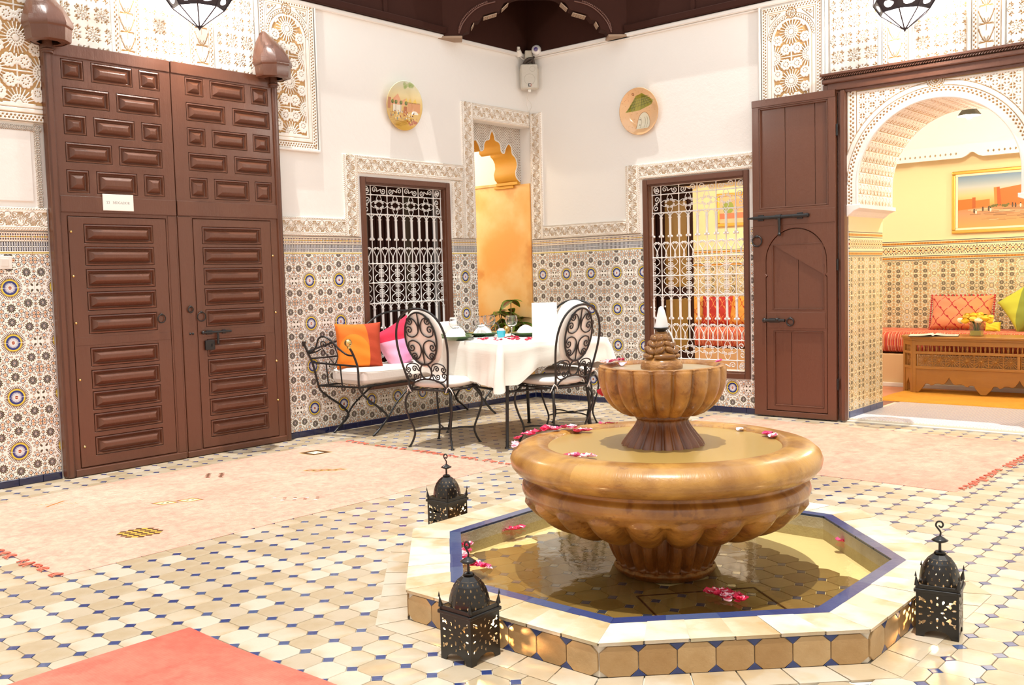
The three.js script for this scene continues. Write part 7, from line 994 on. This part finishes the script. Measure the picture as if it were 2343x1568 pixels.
{ // carved table with clipped corners
  const wood = P('#ffffff', 0.45, { map: dataTex(512, (i, x, y) => rgb([148, 98, 36], [188, 138, 62], 0.5 * streak[((y * 6) % 512) * 512 + x] + 0.5 * nA[i]), true, 1.2), bumpMap: woodBump, bumpScale: 0.0008, clearcoat: 0.2 });
  const t = thing('carved_table', 'long honey coloured carved wood table with spindles and lattice panels', 'table', [0, SF, 0]), x0 = 3.02, x1 = 5.1, zf = -1.74, zb = -2.16, c = 0.125;
  const outline = (e) => [[x0 - e, zf - c], [x0 + c - e * 0.4, zf + e], [x1 - c, zf + e], [x1 + e, zf - c], [x1 + e, zb + c], [x1 - c, zb - e], [x0 + c, zb - e], [x0 - e, zb + c]].map(([x, z]) => [x, -z]);
  obj('top', [tr(rot(triUV(norm(ext(outline(0.02), 0.022, 0.004))), -PI / 2), 0, 0.518, 0)], wood, t); obj('top_lip', [tr(rot(triUV(norm(ext(outline(0.008), 0.018))), -PI / 2), 0, 0.5, 0)], wood, t);
  const faces = [[V(x0 + c, 0, zf), V(x1 - c, 0, zf), 2], [V(x0, 0, zf - c), V(x0 + c, 0, zf), 1], [V(x0, 0, zb + c), V(x0, 0, zf - c), 1], [V(x1 - c, 0, zf), V(x1, 0, zf - c), 1]];
  for (const [A, B, n] of faces) {
    const L = A.distanceTo(B), f = sub('face', t, [(A.x + B.x) / 2, 0, (A.z + B.z) / 2], -Math.atan2(B.z - A.z, B.x - A.x)), a = L / 2, P0 = (g, nm = 'rail') => obj(nm, g, wood, f);
    P0([bx2(-a, a, 0.455, 0.5, -0.03, 0, 0.004)]); P0([bx2(-a, a, 0.375, 0.4, -0.03, 0.002, 0.004)]); P0([bx2(-a, a, 0.235, 0.262, -0.03, 0.002, 0.004)]);
    for (const s of [-1, 1]) P0([bx2(s * a, s * (a - 0.032), 0, 0.5, -0.034, 0.004, 0.005)], 'post');
    const spn = Math.max(4, Math.round(L / 0.04)), sg = lathe([[0.004, 0], [0.009, 0.004], [0.005, 0.012], [0.01, 0.028], [0.005, 0.042], [0.008, 0.05], [0.004, 0.056]], 8);
    for (let i = 0; i < spn; i++) { const o = P0(sg, 'spindle'); o.position.set(-a + 0.045 + ((i + 0.5) * (L - 0.09)) / spn, 0.4, -0.014); }
    for (let k = 0; k < n; k++) { // lattice of crossed sticks with stars
      const u0 = -a + 0.04 + (k * (L - 0.08)) / n + 0.012, u1 = -a + 0.04 + ((k + 1) * (L - 0.08)) / n - 0.012, st = [], w = u1 - u0, m = Math.max(1, Math.round(w / 0.115)), q = w / m;
      for (let i = 0; i < m; i++) { const cx = u0 + (i + 0.5) * q; for (let j = 0; j < 8; j++) { const an = (j / 8) * PI; const rx = Math.min(q / 2 / Math.max(0.001, Math.abs(Math.cos(an))), 0.0555 / Math.max(0.001, Math.abs(Math.sin(an)))); st.push(bar([cx - rx * Math.cos(an), 0.3185 - rx * Math.sin(an), -0.014], [cx + rx * Math.cos(an), 0.3185 + rx * Math.sin(an), -0.014], 0.0035, 5)); } st.push(bar([cx - q / 2, 0.262, -0.014], [cx - q / 2, 0.375, -0.014], 0.005, 5), ball(0.011, cx, 0.3185, -0.012, 8)); for (const yy of [0.29, 0.347]) st.push(bar([cx - q / 2, yy, -0.016], [cx + q / 2, yy, -0.016], 0.003, 5)); }
      P0(st, 'lattice'); if (k) P0([bx2(u0 - 0.03, u0 - 0.006, 0.262, 0.375, -0.03, 0.002, 0.003)], 'mullion');
    }
    // scalloped apron
    const s = new THREE.Shape(), bays = Math.max(1, Math.round(L / 0.55)), bw = (L - 0.064) / bays; s.moveTo(-a + 0.03, 0.24); s.lineTo(-a + 0.03, 0.02); let X = -a + 0.032;
    if (L < 0.3) { s.lineTo(-a + 0.05, 0.02); s.lineTo(-a + 0.055, 0.09); s.lineTo(-0.012, 0.12); s.lineTo(0, 0.15); s.lineTo(0.012, 0.12); s.lineTo(a - 0.055, 0.09); s.lineTo(a - 0.05, 0.02); s.lineTo(a - 0.03, 0.02); }
    else { for (let k = 0; k < bays; k++) { const Y = (f, y) => [X + f * bw, y]; s.lineTo(...Y(0.04, 0.02)); s.lineTo(...Y(0.12, 0.075)); s.bezierCurveTo(...Y(0.13, 0.11), ...Y(0.2, 0.11), ...Y(0.22, 0.085)); s.bezierCurveTo(...Y(0.28, 0.08), ...Y(0.28, 0.12), ...Y(0.36, 0.105)); s.bezierCurveTo(...Y(0.43, 0.085), ...Y(0.46, 0.12), ...Y(0.5, 0.165)); s.bezierCurveTo(...Y(0.54, 0.12), ...Y(0.57, 0.085), ...Y(0.64, 0.105)); s.bezierCurveTo(...Y(0.72, 0.12), ...Y(0.72, 0.08), ...Y(0.78, 0.085)); s.bezierCurveTo(...Y(0.8, 0.11), ...Y(0.87, 0.11), ...Y(0.88, 0.075)); s.lineTo(...Y(0.96, 0.02)); X += bw; } s.lineTo(a - 0.03, 0.02); }
    s.lineTo(a - 0.03, 0.24); P0([triUV(norm(ext(s, 0.02, 0.002)), 0.3).translate(0, 0, -0.024)], 'apron');
  }
  const m = thing('magazine', 'open magazine lying on the left end of the carved table', 'magazine', [3.3, SF + 0.5405, -1.86], 0.25); const pg = canvas(256, 180, (x, w, h) => { x.fillStyle = '#efe9dd'; x.fillRect(0, 0, w, h); x.fillStyle = '#cfc8ba'; for (let i = 0; i < 12; i++) x.fillRect(16, 18 + i * 12, 80 - (i % 3) * 8, 4); x.fillStyle = '#c9c6c0'; x.fillRect(140, 18, 96, 90); x.fillStyle = '#d9d3c6'; for (let i = 0; i < 4; i++) x.fillRect(140, 120 + i * 12, 90, 4); });
  obj('pages', [surf(24, 1, (u, v) => V((u - 0.5) * 0.42, 0.006 + 0.012 * Math.exp(-(((u - 0.5) * 9) ** 2) * 0.4) * (1 - Math.exp(-(((u - 0.5) * 40) ** 2))) , -(v - 0.5) * 0.28))], S('#ffffff', 0.5, { map: canTex(pg), side: THREE.DoubleSide }), m); obj('cover', [box(0.43, 0.004, 0.29, 0, 0.002, 0, 0.001)], S([0.03, 0.035, 0.03], 0.4), m);
  const v = thing('flower_vase', 'square glass vase of yellow roses on the carved table', 'vase', [3.655, SF + 0.54, -1.93]);
  obj('glass', [box(0.1, 0.12, 0.1, 0, 0.06, 0, 0.006)], P([0.86, 0.87, 0.82], 0.05, { transmission: 0.92, thickness: 0, clearcoat: 0.8 }), v); obj('vase_filling', [box(0.088, 0.045, 0.088, 0, 0.027, 0, 0.004)], S([0.55, 0.5, 0.08], 0.5), v);
  const yel = [S([0.9, 0.52, 0.02], 0.6), S([0.93, 0.64, 0.08], 0.6), S([0.9, 0.82, 0.55], 0.6)], ros = [];
  const rose = G([...Array.from({ length: 3 }, (_, k) => surf(20, 6, (u, w) => { const f = u * 2 * PI, r = (0.011 + k * 0.006) * Math.sin(lerp(0.5, 2.2, w)) * (1 + 0.1 * Math.sin(f * 5 + k)), y = lerp(-0.016, 0.014 - k * 0.003, w); return V(r * Math.cos(f), y, -r * Math.sin(f)); }, true)), ball(0.013, 0, 0.0, 0, 8)]);
  for (let i = 0; i < 20; i++) { const a = i * 2.4, r = 0.02 + 0.085 * Math.sqrt(((i * 7) % 20) / 20), x = r * Math.cos(a) * 1.3, z = r * Math.sin(a), y = 0.205 - 2.6 * r * r * 2.6 + rr(-0.012, 0.015); const o = obj('rose', rose, yel[i % 6 === 5 ? 2 : i % 2], v); o.position.set(x, y, z); o.rotation.set(rr(-0.5, 0.5), rr(0, 6), rr(-0.5, 0.5)); o.scale.setScalar(1.5); obj('stem', [tube([[x * 0.15, 0.05, z * 0.15], [x * 0.4, 0.13, z * 0.4], [x, y - 0.01, z]], 0.0025, 10, false, 4)], S([0.06, 0.16, 0.03], 0.6), v); }
  for (let i = 0; i < 14; i++) { const o = obj('leaf', surf(4, 6, (u, w) => V((u - 0.5) * 0.034 * Math.sin(w * PI), 0.006 * Math.sin(w * 3), -w * 0.06)), S([0.03, 0.13, 0.02], 0.5, { side: THREE.DoubleSide }), v); o.position.set(rr(-0.06, 0.06), rr(0.13, 0.2), rr(-0.05, 0.05)); o.rotation.set(rr(-0.5, 0.7), i * 1.3, rr(-0.4, 0.4)); }
}
{
  kilim('golden yellow shaggy rug under the carved table', 4.1, -1.62, 0.98, 2.2, PI / 2, S('#ffffff', 0.95, { map: dataTex(512, (i) => rgb([214, 140, 30], [240, 182, 72], nA[i] * 0.5 + weave[i] * 0.5), true, 3), bumpMap: weaveBump, bumpScale: 0.006 }), [], 0.006).position.y = SF + 0.001;
  const pc = canvas(1024, 640, (x, w, h) => {
    const g = x.createLinearGradient(0, 0, 0, h); g.addColorStop(0, '#6f8fae'); g.addColorStop(0.22, '#b9c3c0'); g.addColorStop(0.38, '#e8c48c'); g.addColorStop(0.55, '#eaa758'); g.addColorStop(0.62, '#b98a5a'); g.addColorStop(0.72, '#c4926a'); g.addColorStop(1, '#dba45e'); x.fillStyle = g; x.fillRect(0, 0, w, h);
    const Pq = (c, p) => { x.fillStyle = c; LINE(x, p, true); x.fill(); };
    Pq('#c8762f', [[0, 290], [150, 285], [150, 270], [185, 270], [185, 400], [0, 420]]); Pq('#b4602a', [[150, 270], [185, 270], [185, 400], [150, 405]]); Pq('#cf7a35', [[185, 310], [330, 300], [330, 390], [185, 400]]);
    Pq('#d0722e', [[400, 190], [720, 140], [720, 390], [400, 390]]); Pq('#c25c28', [[370, 165], [430, 160], [450, 390], [380, 392]]); Pq('#e0893e', [[370, 165], [400, 163], [408, 392], [380, 392]]); Pq('#c05525', [[700, 110], [785, 108], [785, 385], [700, 388]]); Pq('#e59048', [[700, 110], [745, 109], [750, 388], [700, 388]]); Pq('#a9543a', [[785, 130], [880, 125], [880, 330], [785, 350]]); Pq('#c96a3a', [[870, 108], [925, 106], [925, 320], [870, 330]]);
    const s = seed; seed = 17; for (let i = 0; i < 70; i++) DISC(x, rr(760, 1020), rr(300, 375), rr(6, 20), ['#5c6a2c', '#7c8a3a', '#4a5a2a', '#9aa04a'][(rnd() * 4) | 0]); for (let i = 0; i < 40; i++) DISC(x, rr(330, 520), rr(370, 400), rr(4, 12), '#6a6a34'); for (let i = 0; i < 40; i++) { x.strokeStyle = ['#8a6848', '#d9c39c', '#a87c50'][i % 3]; x.lineWidth = rr(3, 9); const X = rr(0, 800), Y = rr(420, 560); LINE(x, [[X, Y], [X + rr(80, 300), Y + rr(-10, 6)]]); x.stroke(); } seed = s;
    for (const [X, Y] of [[170, 440], [190, 450], [260, 420], [320, 420], [340, 430], [560, 390], [590, 395], [640, 395], [680, 392]]) { x.fillStyle = ['#efe6d6', '#e0d8cc', '#5a4a3a'][(X / 10 | 0) % 3]; x.beginPath(); x.ellipse(X, Y, 9, 26, 0, 0, 7); x.fill(); DISC(x, X, Y - 24, 7, '#3a2a20'); }
  });
  const p = thing('wall_painting', 'gold framed painting of a desert fortress on the yellow wall', 'painting', [3.62, 1.862, -3.095]);
  obj('canvas', [new THREE.PlaneGeometry(0.94, 0.53).translate(0, 0, 0.022)], S('#ffffff', 0.5, { map: canTex(pc) }), p); obj('backing', [box(0.98, 0.57, 0.016, 0, 0, 0.01)], MAT.brownLight, p);
  const gold = P([0.78, 0.5, 0.1], 0.3, { metalness: 0.6, clearcoat: 0.4 }), fr = (x0, x1, y0, y1) => [bx2(x0, x1, y0, y1, 0, 0.034, 0.01)], wt = S([0.85, 0.76, 0.55], 0.6);
  for (const [a, b, c, d] of [[-0.53, 0.53, 0.283, 0.318], [-0.53, 0.53, -0.318, -0.283], [-0.53, -0.495, -0.283, 0.283], [0.495, 0.53, -0.283, 0.283]]) obj('frame', fr(a, b, c, d), gold, p);
  for (const [a, b, c, d] of [[-0.495, 0.495, 0.262, 0.284], [-0.495, 0.495, -0.284, -0.262], [-0.495, -0.47, -0.262, 0.262], [0.47, 0.495, -0.262, 0.262]]) obj('slip', [bx2(a, b, c, d, 0, 0.026, 0.004)], wt, p);
  const p2 = thing('wall_painting', 'small framed desert picture glimpsed through the second window', 'painting', [0.62, 1.96, -3.095]);
  const pc2 = canvas(256, 192, (x, w, h) => { x.fillStyle = '#d9b48a'; x.fillRect(0, 0, w, h); x.fillStyle = '#e0a070'; x.fillRect(100, 20, 156, 90); x.fillStyle = '#8a9a4a'; x.beginPath(); x.arc(70, 80, 46, 0, 7); x.fill(); x.fillStyle = '#c77a5a'; x.fillRect(0, 120, 256, 40); });
  obj('canvas', [new THREE.PlaneGeometry(0.42, 0.32).translate(0, 0, 0.02)], S('#ffffff', 0.5, { map: canTex(pc2) }), p2); for (const [a, b, c, d] of [[-0.25, 0.25, 0.16, 0.2], [-0.25, 0.25, -0.2, -0.16], [-0.25, -0.21, -0.16, 0.16], [0.21, 0.25, -0.16, 0.16]]) obj('frame', fr(a, b, c, d), gold, p2);
  const l = thing('ceiling_lamp', 'small dark metal lamp under the arch, hanging in the yellow room', 'lamp', [3.76, 2.5, -1.3]); obj('shade', [lathe([[0.02, 0.05], [0.06, 0.03], [0.1, -0.02], [0.098, -0.022], [0.055, 0.022], [0.016, 0.042]], 8)], S([0.06, 0.06, 0.045], 0.5, { side: THREE.DoubleSide }), l); obj('rod', [cyl(0.006, 0.006, 0.5, 0, 0.28, 0, 8)], MAT.iron, l); obj('bulb', [ball(0.03, 0, -0.02, 0, 12)], new THREE.MeshStandardMaterial({ color: 0xffffff, emissive: new THREE.Color(1, 0.8, 0.5), emissiveIntensity: 10 }), l);
  lamp('salon_lamp', 0, -0.06, 0, new THREE.Color(1, 0.86, 0.68), 6.5, 3, l);
  for (const x of [1.0, 5.3]) { const q = thing('ceiling_lamp', x < 2 ? 'small metal lamp in the yellow room behind the second window' : 'small metal lamp at the right end of the yellow room', 'lamp', [x, 2.55, -1.9]); if (x < 2) { const pq = thing('ceiling_lamp', 'unseen metal lamp added to light the passage behind the corner opening', 'lamp', [-1.9, 2.95, 0.75]); for (const ch of l.children) if (ch.isMesh) pq.add(ch.clone()); lamp('passage_fill_light', 0, -0.06, 0, new THREE.Color(1, 0.88, 0.7), 8, 3, pq); } for (const ch of l.children) if (ch.isMesh) q.add(ch.clone()); lamp('salon_lamp', 0, -0.06, 0, new THREE.Color(1, 0.86, 0.68), 6.5, 3, q); }  // the passage lamp is an added, unseen fill that brightens the orange walls
}
// ---------------------------------------------------------------- finish
scene.traverse((o) => { if (o.isMesh) { o.castShadow = true; o.receiveShadow = true; } if (o.isLight) o.castShadow = true; });
renderer.render(scene, camera);
